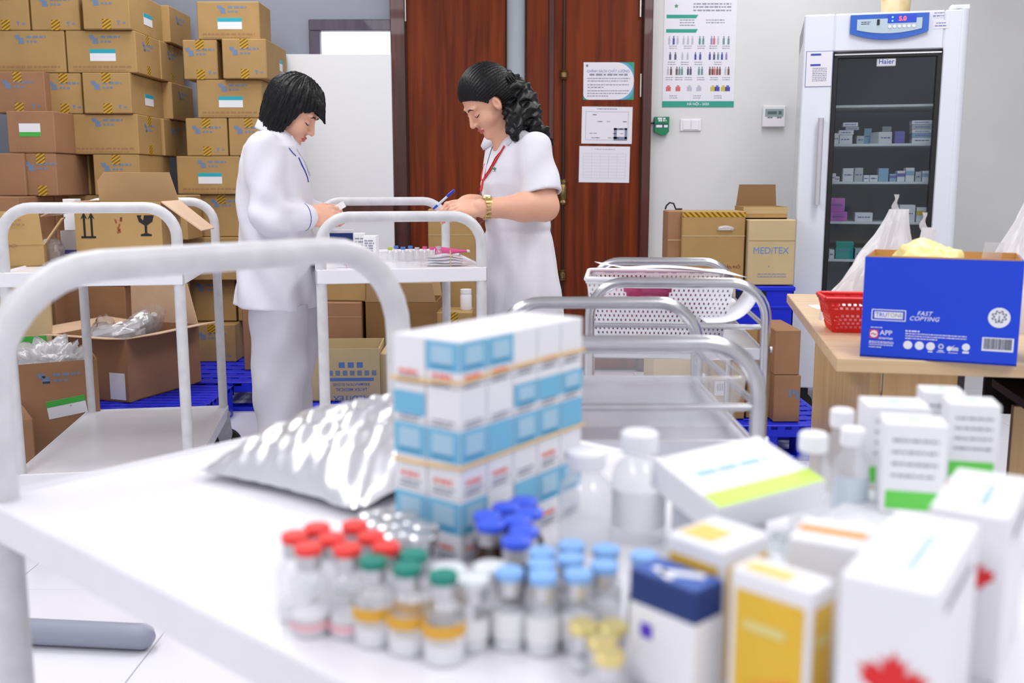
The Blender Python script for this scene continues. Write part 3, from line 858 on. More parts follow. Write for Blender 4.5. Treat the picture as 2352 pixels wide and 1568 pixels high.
def carton(loc, w, d, h, label, cat='carton', faces='', rz=0.0, m=None, group=None, name='carton', faded=()):
    """faces: per side letters, e.g. 'F:long+stk,R:short'"""
    t = thing(name, label, cat, loc, rz, group)
    put('body', slab_mesh(w, d, h, m or M_card), t)
    for spec in faces.split(','):
        if not spec: continue
        sd, kinds = spec.split(':')
        fw = w if sd in 'FB' else d
        F_ = face(w, d, h, sd, .0003)
        for kd in kinds.split('+'):
            if kd == 'logo': put('logo', logo_mesh(fw, h), t, F_ @ T(0 if fw < .3 else .02, h * .80, 0))
            elif kd == 'logol': put('logo', logo_mesh(fw, h), t, F_ @ T(-.0, h * .70, 0))
            elif kd == 'low': put('low_print', print_low(fw), t, F_ @ T(0, h * .14, 0))
            elif kd == 'tape': 
                tape_piece(t, w, d, h, sd, 0, h - .024, .048); tape_piece(t, w, d, h, sd, 0, .024, .048)
            elif kd == 'tapetop': tape_piece(t, w, d, h, sd, 0, h - .024, .048)
            elif kd == 'icon': put('icon', icon_mesh(), t, F_ @ T(fw * .26, h * .16, 0))
            elif kd == 'stk': sticker(t, w, d, h, sd, fw * .02, h * .42, .125, .056)
            elif kd == 'stks': sticker(t, w, d, h, sd, fw * .05, h * .42, .12, .056)
            elif kd == 'grn': sticker(t, w, d, h, sd, -fw * .02, h * .55, .1, .06, top=False, green=True)
            elif kd == 'wht': sticker(t, w, d, h, sd, fw * .2, h * .5, .07, .06)
    return t
ZR = [.150, .360, .595, .825, 1.050, 1.250, 1.445, 1.640, 1.840, 2.030]
GRP = 'cartons stacked into a wall at the left'
def wallbox(row, px0, px1, Y, d, desc, faces, m=None, pyc=None, dz=0.0, rz=0.0):
    z0, z1 = ZR[row], ZR[row + 1]
    zc = (z0 + z1) / 2
    # pixel row of the middle of the front face
    f = Y * _cp - (zc - CAM_H) * _sp
    x0, x1 = (px0 - 1176) / FPX * f, (px1 - 1176) / FPX * f
    w = x1 - x0
    return carton(((x0 + x1) / 2, Y + d / 2, z0), w - .003, d, z1 - z0 - .002, desc, 'carton', faces, rz, m, GRP)
YA, YBK, YC = 5.00, 5.36, 5.32
RW = lambda n: ('top', 'second', 'third', 'fourth', 'fifth', 'sixth', 'seventh', 'eighth', 'ninth')[n]
SH, LG = .242, .355
# --- left block, front layer (row 8 is the top row)
wallbox(8, -45, 66, YA, LG, 'tan carton at the far left of the top row of the carton wall', 'F:tape+icon', M_card)
wallbox(8, 69, 182, YA, LG, 'tan carton with a dusty patch, second in the top row of the carton wall', 'F:logol+tape+icon', M_card)
wallbox(8, 188, 297, YA - .03, .45, 'tan carton in the top row with a teal sticker on its side', 'F:logol+tape+icon,R:stks', M_card)
wallbox(8, 300, 390, YA + .43, .36, 'shaded carton at the back of the top row, beside the stickered one', 'R:logol', M_card)
wallbox(7, -25, 150, YA, .33, 'wide tan carton at the far left of the second row of the carton wall', 'F:logo+low', M_card)
wallbox(7, 152, 313, YA, .33, 'wide tan carton in the second row with a bright teal sticker in front', 'F:logo+stk+low,R:logol+tape', M_card)
wallbox(7, 270, 370, YA + .335, .36, 'shaded carton at the back of the second row of the carton wall', 'R:logol+tape', M_card)
wallbox(6, -20, 104, YA - .06, LG, 'reddish carton at the far left of the third row of the carton wall', 'F:logol+tape+icon', M_card2)
wallbox(6, 106, 188, YA, LG, 'greyish scuffed carton, second in the third row of the carton wall', 'F:logol+tape+icon', M_card)
wallbox(6, 190, 301, YA - .02, .45, 'tan carton in the third row with a teal sticker on its side', 'F:logol+tape+icon,R:stks', M_card)
wallbox(6, 300, 396, YA + .435, .36, 'shaded carton at the back of the third row of the carton wall', 'R:logol', M_card)
wallbox(5, 16, 126, YA - .22, LG, 'jutting carton with a white and green sticker, left of the fourth row', 'F:grn+low', M_card2)
wallbox(5, 128, 158, YA + .02, LG, 'narrow dim carton face between two cartons of the fourth row', '', M_card)
wallbox(5, 160, 318, YA, .33, 'wide plain tan carton in the middle of the fourth row', 'F:logo+low,R:logol+tape', M_card)
wallbox(5, 280, 378, YA + .335, .36, 'shaded carton at the back of the fourth row of the carton wall', 'R:logol+tape', M_card)
wallbox(4, -40, 58, YA - .24, LG, 'reddish carton at the far left of the fifth row', '', M_card2)
wallbox(4, 60, 131, YA - .22, LG, 'reddish narrow carton, second in the fifth row of the carton wall', 'F:logol+tape', M_card2)
wallbox(4, 134, 207, YA + .14, LG, 'greyish carton, third in the fifth row of the carton wall', 'F:logol+tapetop', M_card)
wallbox(4, 215, 322, YA, .45, 'tan carton in the fifth row with a teal sticker on its right side', 'F:logol+tapetop,R:stks', M_card)
wallbox(3, -40, 46, YA - .4, LG, 'reddish carton at the far left of the sixth row', '', M_card2)
wallbox(3, 50, 132, YA - .04, LG, 'reddish carton with a green sticker in the sixth row, behind the trolley', 'F:grn', M_card2)
wallbox(3, 140, 300, YA + .1, SH, 'wide carton of the sixth row hidden behind the open box', 'F:logo', M_card)
wallbox(3, 302, 430, YA + .05, SH, 'shaded wide carton in the sixth row beside the open box', 'F:logo', M_card)
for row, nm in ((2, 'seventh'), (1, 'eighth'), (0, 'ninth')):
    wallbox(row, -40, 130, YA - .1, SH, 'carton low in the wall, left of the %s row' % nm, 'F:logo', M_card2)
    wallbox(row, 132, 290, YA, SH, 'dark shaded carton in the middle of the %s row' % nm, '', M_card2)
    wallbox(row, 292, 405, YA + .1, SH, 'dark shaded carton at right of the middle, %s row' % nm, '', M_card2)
# --- right block
wallbox(8, 452, 597, YC, SH, 'top carton of the right column, bright teal sticker under its logo', 'F:logo+stk+low', M_card)
wallbox(7, 420, 500, YC, .44, 'small-faced carton with two hatched tapes left of a dark gap', 'F:logol+tape+icon', M_card)
wallbox(7, 510, 613, YC - .04, .46, 'carton with two hatched tapes right of a dark gap', 'F:logol+tape+icon,R:wht', M_card)
wallbox(6, 452, 602, YC, SH, 'carton with a teal sticker level with the short haired woman', 'F:logo+stk+low', M_card)
wallbox(5, 427, 523, YC, LG, 'carton with hatched tape behind the shoulder of the short haired woman', 'F:logol+tape+icon', M_card)
wallbox(5, 525, 618, YC, LG, 'carton partly hidden by the collar of the short haired woman', 'F:logol+tape', M_card)
wallbox(4, 406, 553, YC, SH, 'lit carton with a teal sticker above the small trolley handle', 'F:logo+stk+low', M_card)
wallbox(4, 556, 640, YC, SH, 'carton hidden behind the back of the short haired woman', '', M_card)
wallbox(3, 440, 580, YC + .03, SH, 'shadowed carton framed by the small trolley handle', 'F:logo+tapetop', M_card)
wallbox(2, 420, 570, YC, SH, 'carton seen through the small trolley frame, logo at its top', 'F:logo', M_card)
wallbox(1, 425, 541, YC + .1, LG, 'carton above the lowest one, beside the hip of the woman', 'F:logo', M_card)
wallbox(1, 545, 640, YC + .1, LG, 'carton behind the coat hem of the short haired woman', '', M_card)
carton((at(487, 780, YC).x, YC + .18, ZR[0]), .25, .36, .205, 'lowest tan carton with a hatched tape standing on the blue pallet', 'carton', 'F:tapetop+logol+icon', 0, M_card)
carton((at(420, 780, YC - .02).x - .02, YC + .16, ZR[0]), .16, .36, .2, 'low tan carton left of the hatched one on the blue pallet', 'carton', '', 0, M_card)

# ---- blue plastic pallets (slatted deck on blocks)
M_pal = mat('pallet_blue', (24, 42, 214), .4)
def pallet(loc, rz, w, d, label, h=.15):
    t = thing('pallet', label, 'pallet', loc, rz, 'blue plastic pallets')
    n = 9
    me = MB().box((0, 0, 0), (w, d / n * .62, .02), b=.002).mesh('slat', M_pal)
    for k in range(n): put('slat', me, t, T(0, -d / 2 + d * (k + .5) / n, h - .011))
    n2 = 11
    mb = MB().box((0, 0, 0), (w / n2 * .55, d, .016), b=.002).mesh('cross_slat', M_pal)
    for k in range(n2): put('cross_slat', mb, t, T(-w / 2 + w * (k + .5) / n2, 0, h - .013))
    rim = MB()
    for s in (-1, 1):
        rim.box((s * (w / 2 - .012), 0, h - .025), (.024, d, .05), b=.003); rim.box((0, s * (d / 2 - .012), h - .025), (w, .024, .05), b=.003)
    rim.build('rim', M_pal, t)
    bl = MB().box((0, 0, 0), (.15, .13, h - .03), b=.006).mesh('block', M_pal)
    for i in (-1, 0, 1):
        for j in (-1, 0, 1): put('block', bl, t, T(i * (w / 2 - .08), j * (d / 2 - .07), (h - .03) / 2 + .0005))
    for j in (-1, 0, 1): MB().box((0, j * (d / 2 - .07), .01), (w - .02, .1, .018), b=.002).build('skid', M_pal, t)
    return t
a, b_ = onz(427, 880, .15), onz(545, 880, .15)
pallet((a.x - .35 + .5 - .1, a.y + .55, 0), R(2), .95, 1.06, 'blue pallet under the right part of the carton wall, beside the trousers')
pallet((-1.70, 4.45, 0), R(0), .72, .50, 'blue pallet under the big open box of bottles')
pallet((-2.57, 5.28, 0), 0, 1.05, .8, 'blue pallet under the left half of the carton wall')

# ---- open boxes
def open_box(loc, rz, w, d, h, label, m=None, flaps=(), inside=None, th=.005, name='open_carton', flap_m=None):
    """flaps: (side, length, angle) with angle from vertical, + outward"""
    t = thing(name, label, 'carton', loc, rz)
    b = MB()
    b.box((0, 0, th / 2), (w, d, th))
    for s in (-1, 1):
        b.box((s * (w / 2 - th / 2), 0, h / 2), (th, d, h)); b.box((0, s * (d / 2 - th / 2), h / 2), (w - 2 * th, th, h))
    b.build('body', m or M_card, t)
    for (sd, L, an) in flaps:
        fw = w if sd in 'FB' else d
        k = L * .16
        f = MB().prism([(-fw / 2 + .003, 0), (fw / 2 - .003, 0), (fw / 2 - k, L), (-fw / 2 + k, L)], -.002, .002)
        base = {'F': T(0, -d / 2, h) @ RX(an) @ RX(PI / 2), 'B': T(0, d / 2, h) @ RX(-an) @ RX(PI / 2),
                'R': T(w / 2, 0, h) @ RY(an) @ RZ(PI / 2) @ RX(PI / 2), 'L': T(-w / 2, 0, h) @ RY(-an) @ RZ(PI / 2) @ RX(PI / 2)}[sd]
        f.build('flap', flap_m or M_cardin, t, M=base)
    return t
M_film = film('clear_film', (235, 236, 242), .22, .15, .12)
M_filmw = film('milky_film', (242, 242, 246), .55, .3, .06, .4)
def crumple(name, label, cat, loc, sx, sy, sz, m, seed=0, n=26, rough=.25, rz=0.0, bury=.15, freq=6.0):
    """a crumpled plastic bag: a lumpy closed pouch"""
    r = np.random.RandomState(seed)
    dirs = r.normal(size=(10, 3)); ph = r.uniform(0, 6, 10); fq = r.uniform(.6, 1.6, 10) * freq
    def f(u, v):
        th_, phi = 2 * PI * u, PI * v
        p = Vector((math.sin(phi) * math.cos(th_), math.sin(phi) * math.sin(th_), math.cos(phi)))
        k = 1.0
        for i in range(10):
            k += rough / 4 * abs(math.sin(fq[i] * (p.x * dirs[i][0] + p.y * dirs[i][1] + p.z * dirs[i][2]) + ph[i])) - rough / 8
        e = .75
        q = Vector([math.copysign(abs(c) ** e, c) for c in p]) * k
        return (q.x * sx / 2, q.y * sy / 2, max(q.z, -1 + 2 * bury) * sz / 2 + sz / 2 * (1 - 2 * bury))
    o = MB().grid(f, n, n, cu=True).build(name, m, None, 180 if n > 30 else 35)
    o.location = loc; o.rotation_euler = (0, 0, rz)
    return tag(o, label, cat)
# big open box with bottles, on its pallet
ca_, cb_, cc_ = onz(298, 925, .15), onz(478, 872, .15), onz(272, 920, .15)
e1 = (cb_ - ca_); yaw = math.atan2(e1.y, e1.x)
bw = .50; bd = .40
bc = ca_ + Vector((math.cos(yaw), math.sin(yaw), 0)) * bw / 2 + Vector((-math.sin(yaw), math.cos(yaw), 0)) * bd / 2
bigbox = open_box((bc.x, bc.y, .1505), yaw, bw, bd, .285, 'big open brown box full of wrapped bottles on the blue pallet', M_card2,
                  (('F', .15, R(80)), ('L', .10, R(82)), ('B', .14, R(84)), ('R', .2, R(-8))), flap_m=M_cardpink)
p = MB(); rect(p, bd / 2 - .06, .07, .085, .12, ang=0); p.build('paper_label', M_stk, bigbox, M=face(bw, bd, .28, 'L', .001))
tp = MB().tube([(-.03, 0, 0), (.03, 0, 0)], .01)
def wrapped(i, x, y, rz, tilt, label):
    M_ = T(bc.x, bc.y, 0) @ RZ(yaw) @ T(x, y, .435) @ RZ(rz) @ RX(tilt)
    t = thing('wrapped_bottle', label, 'bottle', M=M_, group='bottles in clear wrap inside the big open box')
    MB().lathe([(.0, -.1), (.034, -.1), (.036, -.08), (.036, .02), (.03, .04), (.014, .06), (.014, .085), (.0, .085)], 14).build('bottle', film('bottle_clear', (225, 232, 238), .3, .1, .15), t, 50)
    MB().grid(lambda u, v: ((.044 + .008 * math.sin(9 * u * 2 * PI + 7 * v)) * math.cos(2 * PI * u), (.044 + .008 * math.cos(8 * u * 2 * PI + 5 * v)) * math.sin(2 * PI * u), -.11 + .22 * v), 18, 10, cu=True).build('wrap', M_film, t, 30)
wrapped(0, -.14, -.06, .5, 1.4, 'wrapped bottle lying at left inside the big open box')
wrapped(1, .0, .0, 1.2, 1.2, 'wrapped bottle lying in the middle of the big open box')
wrapped(2, .1, -.04, -.5, .7, 'wrapped bottle poking up highest from the big open box')
wrapped(3, .17, .06, -.9, 1.1, 'wrapped bottle at the right inside the big open box')
wrapped(4, -.06, .1, 2.2, 1.45, 'wrapped bottle at the back inside the big open box')
# small open box with plastic sheets
c0, c1 = onz(190, 985, .0), onz(272, 960, .0)
sbx = open_box((-1.86, 3.92, .0), R(28), .34, .34, .43, 'smaller open brown box with white plastic, beside the bare trolley', M_card2)
sticker(sbx, .34, .34, .43, 'F', .05, .25, .14, .07, green=True, ang=.12)
put('logo', logo_mesh(.34, .3), sbx, face(.34, .34, .43, 'F', .0003) @ T(.03, .37, 0))
crumple('plastic_liner', 'crumpled white plastic bag bulging from the smaller open box', 'plastic bag', (-1.86, 3.93, .22), .25, .25, .27, M_filmw, 4, 40, .55, .4, freq=8)
carton((-1.93, 3.5, 0), .33, .3, .285, 'low taped carton on the floor by the bare trolley', 'carton', 'F:logol+tapetop', R(33), M_card2)
carton((-2.34, 3.70, 0), .3, .3, .62, 'tall reddish carton at the left edge beside the low taped carton', 'carton', '', R(15), M_card2)
# cartons at the far left, under the trolley shelf
t = carton((-2.44, 4.50, 0), .62, .36, .60, 'pale carton printed for non-PVC soft bags, left behind the trolley', 'carton', '', R(24), M_card3)
FB_ = face(.62, .36, .6, 'F', .0004)
text('NON-PVC', .055, M_inkk, t, FB_ @ T(.20, .17, 0), .012, sx=.8); text('SOFT BAG', .055, M_inkk, t, FB_ @ T(.20, .10, 0), .012, sx=.8)
text('SOLUTION', .045, M_inkk, t, FB_ @ T(-.04, .09, 0), .012, sx=.8)
sticker(t, .62, .36, .6, 'F', .22, .36, .13, .14, green=True)
p = MB()
for k in range(10): rect(p, -.045 + k * .01, 0, .004 + .003 * (k % 3), .05)
p.build('barcode', M_inkd, t, M=FB_ @ T(.22, .35, .0012))
p = MB(); p.prism([(-.03, .05), (.03, .05), (.02, 0), (.004, -.02), (.004, -.06), (.02, -.07), (-.02, -.07), (-.004, -.06), (-.004, -.02), (-.02, 0)], 0, .0005)
p.build('fragile_print', M_inkk, t, M=FB_ @ T(-.18, .42, 0))
t = carton((-2.42, 4.50, .602), .56, .34, .2, 'orange-brown carton with large black lettering on the pale carton', 'carton', '', R(28), M_card)
text('Baxter', .13, M_inkk, t, face(.56, .34, .2, 'F', .0005) @ T(-.02, .1, 0), .02, shear=.25, sx=.85)
# single cartons right of the wall, behind the woman's legs
carton((at(583, 780, 5.08).x, 5.14, .1505), .115, .12, .32, 'slim reddish carton with hatched tape on the pallet edge by the woman', 'carton', 'F:tapetop', R(3), M_card2)
# ================================================================== white trolleys
M_enam = mat('white_enamel', (238, 237, 243), .32, var=.03, vscale=10, coat=.2)
M_enamw = mat('white_enamel_worn', (220, 219, 222), .38, var=.12, vscale=22, rgb2=(204, 203, 206))
M_rub = mat('caster_rubber', (30, 30, 34), .6)
M_galv = mat('caster_zinc', (176, 178, 184), .35, .75, var=.1, vscale=40)
def caster(parent, x, y, rz, r=.068, top=.18):
    c = bpy.data.objects.new('caster', None); COL.objects.link(c); c.parent = parent; c.location = (x, y, 0); c.rotation_euler = (0, 0, rz)
    w = MB().lathe([(r * .62, -.016), (r * .93, -.016), (r, -.01), (r, .01), (r * .93, .016), (r * .62, .016)], 28, M=T(0, 0, r) @ RX(PI / 2)).build('tyre', M_rub, c, 40)
    MB().lathe([(.008, -.017), (r * .3, -.017), (r * .34, -.011), (r * .55, -.011), (r * .62, -.017), (r * .62, .017), (r * .55, .011), (r * .34, .011), (r * .3, .017), (.008, .017)], 24, M=T(0, 0, r) @ RX(PI / 2)).build('wheel_hub', M_galv, c, 35)
    f = MB()
    for s in (-1, 1):
        f.prism([(-.014, r - .014), (.014, r - .014), (.03, r + .05), (.022, top - .02), (-.026, top - .02), (-.03, r + .05)], -.0015, .0015, M=T(0, s * .021, 0) @ RX(PI / 2))
    f.box((0, 0, top - .018), (.052, .046, .006)); f.cyl((0, 0, top - .016), (0, 0, top), .016, seg=12)
    f.cyl((0, -.026, r), (0, .026, r), .007, seg=10)
    f.build('fork', M_galv, c, 40)
    return c
def tray(name, w, L, z, lip, m, parent, th=.004):
    b = MB()
    b.box((0, 0, z - th / 2), (w - .004, L - .004, th))
    for s in (-1, 1):
        b.box((s * (w / 2 - .004), 0, z + .004 - lip / 2), (.008, L, lip), b=.0025); b.box((0, s * (L / 2 - .004), z + .004 - lip / 2), (w, .008, lip), b=.0025)
    return b.build(name, m, parent, 35)
def white_trolley(loc, yaw, label, w=.54, L=.9, zs=.845, zb=.22, zh=1.02, zh2=None, ends=(-1, 1), lip=.045, rb=.09, pw=.036, hr=.017, wheels=True):
    t = thing('trolley', label, 'trolley', loc, yaw, 'white metal trolleys')
    tray('top_shelf', w, L, zs, lip, M_enam, t)
    tray('bottom_shelf', w, L, zb, lip, M_enam, t)
    for e in (-1, 1):
        y = e * (L / 2 - .018)
        if e in ends:
            x = w / 2 - .018
            path = fillet([(-x, y, zb - .05), (-x, y, zh if e < 0 or not zh2 else zh2), (x, y, zh if e < 0 or not zh2 else zh2), (x, y, zb - .05)], rb, 8)
            MB().tube(path, hr, 14).build('end_frame', M_enamw, t, 60)
        else:
            for s in (-1, 1): MB().box((s * (w / 2 - .016), y, (zb + zs) / 2 - .03), (.03, .03, zs - zb), b=.003).build('post', M_enamw, t)
    if wheels:
        for sx in (-1, 1):
            for sy in (-1, 1): caster(t, sx * (w / 2 - .016), sy * (L / 2 - .03), (.0, .3, -.35, .15)[(sx + 1) + (sy + 1) // 2], top=zb - .006)
    return t
TL = white_trolley((-1.345, 3.455, 0), R(9), 'white trolley at left with an open carton on top and a bare lower shelf', zh=1.04)
TW = white_trolley((-.43, 3.56, 0), R(11.3), 'white trolley between the two women, loaded with small medicines', zh=1.010, zh2=1.04)
SZ = .776
FGC = Vector((-.584, 1.046, 0)); FGA = R(-41)
ld = Vector((math.cos(FGA), math.sin(FGA), 0)); ed = Vector((-math.sin(FGA), math.cos(FGA), 0))
FGW, FGL = .625, 1.22
fgc = FGC + ed * FGW / 2 + ld * FGL / 2
TF = white_trolley(fgc, FGA + PI / 2 + PI, 'nearest white trolley with a curved handle, crowded with vials and boxes', FGW, FGL, SZ, .2, 1.024, ends=(-1,), lip=.042, rb=.13, hr=.0185)

# ---- the open carton and other things on the left trolley
TLM = T(-1.345, 3.455, 0) @ RZ(R(9))
def on_tl(px, py): return onz(px, py, .846)
ob = TLM @ Vector((.06, -.08, .8455))
q = at(262, 560, 3.35)
oc = open_box((q.x, 3.5, .8455), R(4), .285, .25, .205, 'open brown box printed with up arrows and a broken glass, on the left trolley', M_card, (('F', .0, 0),)[:0], flap_m=M_cardpink)
def flap(parent, poly, M_, m): return MB().prism(poly, -.002, .002).build('flap', m, parent, M=M_)
flap(oc, [(-.14, 0), (.14, 0), (.115, .1), (-.115, .1), (-.14, .07)], T(0, .125, .205) @ RX(R(8)) @ RX(PI / 2), M_cardin)
flap(oc, [(-.12, 0), (.12, 0), (.09, .16), (-.1, .16)], T(.1425, 0, .205) @ RY(R(128)) @ RZ(PI / 2) @ RX(PI / 2), M_cardpink)
flap(oc, [(-.12, 0), (.12, 0), (.09, .13), (-.1, .13)], T(-.1425, 0, .205) @ RY(-R(112)) @ RZ(PI / 2) @ RX(PI / 2), M_cardpink)
F_ = face(.285, .25, .205, 'F', .0004)
def prn(parent, name, mb, M_, m=None): return mb.build(name, m or M_inkk, parent, M=M_)
for du in (-.012, .012):
    prn(oc, 'up_arrow_print', MB().prism([(-.0035, -.045), (.0035, -.045), (.0035, .018), (.011, .012), (0, .036), (-.011, .012), (-.0035, .018)], 0, .0005), F_ @ T(-.1 + du, .135, 0))
prn(oc, 'arrow_base_print', MB().box((0, 0, .0002), (.048, .007, .0005)), F_ @ T(-.1, .087, 0))
prn(oc, 'glass_print', MB().prism([(-.028, .03), (-.012, .03), (-.016, .022), (-.008, .012), (-.004, .03), (.028, .03), (.022, .008), (.004, -.004), (.004, -.03), (.018, -.034), (.018, -.04), (-.018, -.04), (-.018, -.034), (-.004, -.03), (-.004, -.004), (-.022, .008)], 0, .0005), F_ @ T(.09, .13, 0))
p = MB(); r7 = random.Random(2)
for k in range(7): rect(p, r7.uniform(-.01, .01), r7.uniform(-.03, .03), .006, .014, ang=r7.uniform(-.5, .5))
prn(oc, 'stamp_print', p, F_ @ T(0, .12, 0), mat('print_rust', (150, 84, 44), .7))
# flattened open carton at the far left of that shelf
q0, q1 = onz(-40, 640, .846), onz(100, 610, .846)
lc = open_box((-1.66, 3.30, .8455), R(20), .22, .2, .07, 'half-flattened brown carton at the left end of the left trolley', M_card, ())
flap(lc, [(-.11, 0), (.11, 0), (.1, .11), (-.1, .11)], T(0, -.1, .07) @ RX(R(-12)) @ RX(PI / 2), M_card)
flap(lc, [(-.1, 0), (.1, 0), (.08, .1), (-.08, .1)], T(.11, 0, .07) @ RY(R(35)) @ RZ(PI / 2) @ RX(PI / 2), M_cardin)
p = MB(); words(p, -.07, .05, .05, .007, rng); words(p, -.07, .06, .035, .007, rng); words(p, -.08, .03, -.03, .007, rng)
prn(lc, 'print', p, T(0, -.1035, .1) @ RX(PI / 2), M_brownink)
def small_box(px, py, z, w, d, h, label, m, rz=0.0, band=None, bm=None, bh=.25, bv=.5, side='F', name='medicine_box', cat='medicine box', lines=0, group=None):
    q = onz(px, py, z)
    return mbox((q.x, q.y + d / 2, z + .0004), w, d, h, label, m, rz, band, bm, bh, bv, side, name, cat, lines, group)
def mbox(loc, w, d, h, label, m, rz=0.0, band=None, bm=None, bh=.25, bv=.5, side='F', name='medicine_box', cat='medicine box', lines=0, group=None):
    t = thing(name, label, cat, loc, rz, group)
    MB().box((0, 0, h / 2), (w, d, h), b=.001).build('carton', m, t)
    for sd in side if bm is not None else '':
        fw = w if sd in 'FBT' else d
        p = MB(); rect(p, 0, h * bv if sd != 'T' else 0, fw * .98, h * bh if sd != 'T' else d * bh); p.build('colour_band', bm, t, M=face(w, d, h, sd, .0002))
    if lines:
        p = MB()
        for k in range(lines): words(p, -w * .38, w * .38, h * (.8 - .5 * k / max(1, lines)), min(.006, h * .08), rng)
        p.build('print', M_ink, t, M=face(w, d, h, 'F', .0002))
    return t
MW = M_mb[0]
M_navy = mat('ink_navy', (28, 52, 122), .5)
mbox((at(148, 560, 3.42).x, 3.48, .8455), .055, .05, .105, 'white upright box with a violet band on the left trolley', MW, 0, True, mat('ink_violet', (104, 96, 190), .5), .14, .3)
mbox((at(152, 440, 3.62).x, 3.66, .8455), .045, .05, .21, 'tall slim white box behind the open box on the left trolley', MW, 0)
q = at(118, 575, 3.3)
crumple('labelled_pouch', 'clear bag with a printed label by the half-flattened carton', 'bag', (at(112, 575, 3.38).x, 3.40, .8455), .07, .06, .09, M_filmw, 9, 24, .3)

# ---- things on the women's trolley
def on_tw(px, py, dz=0): return onz(px, py, .8455 + dz)
WZ = .8454
def twb(px, py, w, d, h, label, m, **k):
    q = onz(px, py, WZ); return mbox((q.x, q.y, WZ), w, d, h, label, m, **k)
def twb_top(px, py, Y, w, d, h, label, m, **k):
    q = at(px, py, Y); return mbox((q.x, Y, WZ), w, d, h, label, m, **k)
twb_top(786, 545, 3.62, .085, .05, .100, 'white box with a navy window at left on the shared trolley', MW, rz=.05, band=1, bm=M_navy, bh=.35, bv=.72, lines=0)
twb_top(826, 545, 3.55, .04, .05, .092, 'slim white box beside the navy-windowed box on the shared trolley', MW, rz=.1, lines=4)
twb_top(852, 548, 3.50, .045, .05, .086, 'white box right of the slim one on the shared trolley', MW, rz=-.1, lines=5)
M_maple = mat('maple_red', (226, 40, 44), .5)
MAPLE = [(0, 1), (.16, .66), (.36, .8), (.28, .36), (.62, .62), (.6, .44), (.95, .42), (.76, .2), (.9, .06), (.38, -.3), (.44, -.5), (.06, -.42), (.05, -.9), (-.05, -.9), (-.06, -.42), (-.44, -.5), (-.38, -.3), (-.9, .06), (-.76, .2), (-.95, .42), (-.6, .44), (-.62, .62), (-.28, .36), (-.36, .8), (-.16, .66)]
def maple(parent, M_, s):
    m = MB(); pts = [(x * s, y * s, 0) for x, y in MAPLE]
    m.prism([(x, y) for x, y, _ in pts], 0, .0005); o = m.build('maple_leaf_print', M_maple, parent, M=M_, recalc=False)
    bm_ = bmesh.new(); bm_.from_mesh(o.data); bmesh.ops.triangulate(bm_, faces=bm_.faces); bm_.to_mesh(o.data); bm_.free()
    return o
for k, (px, lb) in enumerate(((793, 'left'), (835, 'right'))):
    q = onz(px, 616, WZ)
    b = mbox((q.x, q.y + .04, WZ), .06, .04, .028, '%s small white box with a red maple leaf, front edge of the shared trolley' % lb, MW)
    maple(b, face(.06, .04, .028, 'F', .0003) @ T(0, .014, 0), .013)
M_clear = film('glass_vial', (226, 232, 236), .16, .08, .10)
def small_vial(px, py, Y, label, capm, r=.011, h=.05):
    q = at(px, py, Y)
    t = thing('vial', label, 'vial', (q.x, Y, WZ), 0, 'small vials on the shared trolley')
    MB().lathe([(0, 0), (r, 0), (r, h * .62), (r * .6, h * .76), (r * .6, h * .84), (0, h * .84)], 12).build('bottle', M_clear, t, 40)
    MB().lathe([(0, h * .82), (r * .75, h * .82), (r * .75, h), (0, h)], 12).build('cap', capm, t, 40)
M_capp = mat('cap_pink', (226, 90, 150), .4); M_capg = mat('cap_lime', (170, 190, 60), .4); M_capb = mat('cap_blue', (70, 120, 200), .4); M_capw = mat('cap_silver', (205, 206, 210), .3, .5)
for k, (px, Yv, cm_) in enumerate(((896, 3.42, M_capg), (910, 3.50, M_capb), (926, 3.44, M_capb), (943, 3.50, M_capb), (958, 3.42, M_capw), (976, 3.46, M_capp), (992, 3.42, M_capp), (1008, 3.48, M_capw))):
    small_vial(px, 585, Yv, '%s small vial from the left in the row on the shared trolley' % ROWN[k], cm_)
q = onz(1020, 612, WZ)
t = thing('sachet_bundle', 'bundle of white and silver sachets held by a rubber band on the shared trolley', 'sachets', (q.x, q.y + .02, WZ), .08)
for k in range(4):
    MB().grid(lambda u, v, k=k: (-.06 + .12 * u, -.02 + .045 * v + .004 * k, .006 + .009 * k + .006 * math.sin(PI * u) * math.sin(PI * v) + .002 * math.sin(9 * u + k)), 12, 6).build('sachet', mat('sachet_foil', (228, 228, 236), .3, .35), t, 60)
MB().tube([(.02, -.026, .002), (.02, -.026, .042), (.02, .04, .048), (.02, .04, .002)], .0015, 6, closed=True).build('rubber_band', mat('rubber_tan', (206, 180, 110), .6), t)
q = onz(1052, 590, WZ)
t = thing('ointment_tube', 'white and pink ointment tube lying at right on the shared trolley', 'tube', (q.x - .03, q.y + .08, WZ + .012), .1)
MB().grid(lambda u, v: ((-.06 + .12 * u), .02 * math.cos(2 * PI * v), (.016 * (1 - u) + .003) * math.sin(2 * PI * v) + .004), 10, 16, cv=True).build('tube_body', mat('tube_pink', (228, 92, 150), .35), t, 60)
MB().box((.064, 0, .004), (.012, .046, .008), b=.002).build('crimp', M_plastic_w, t)
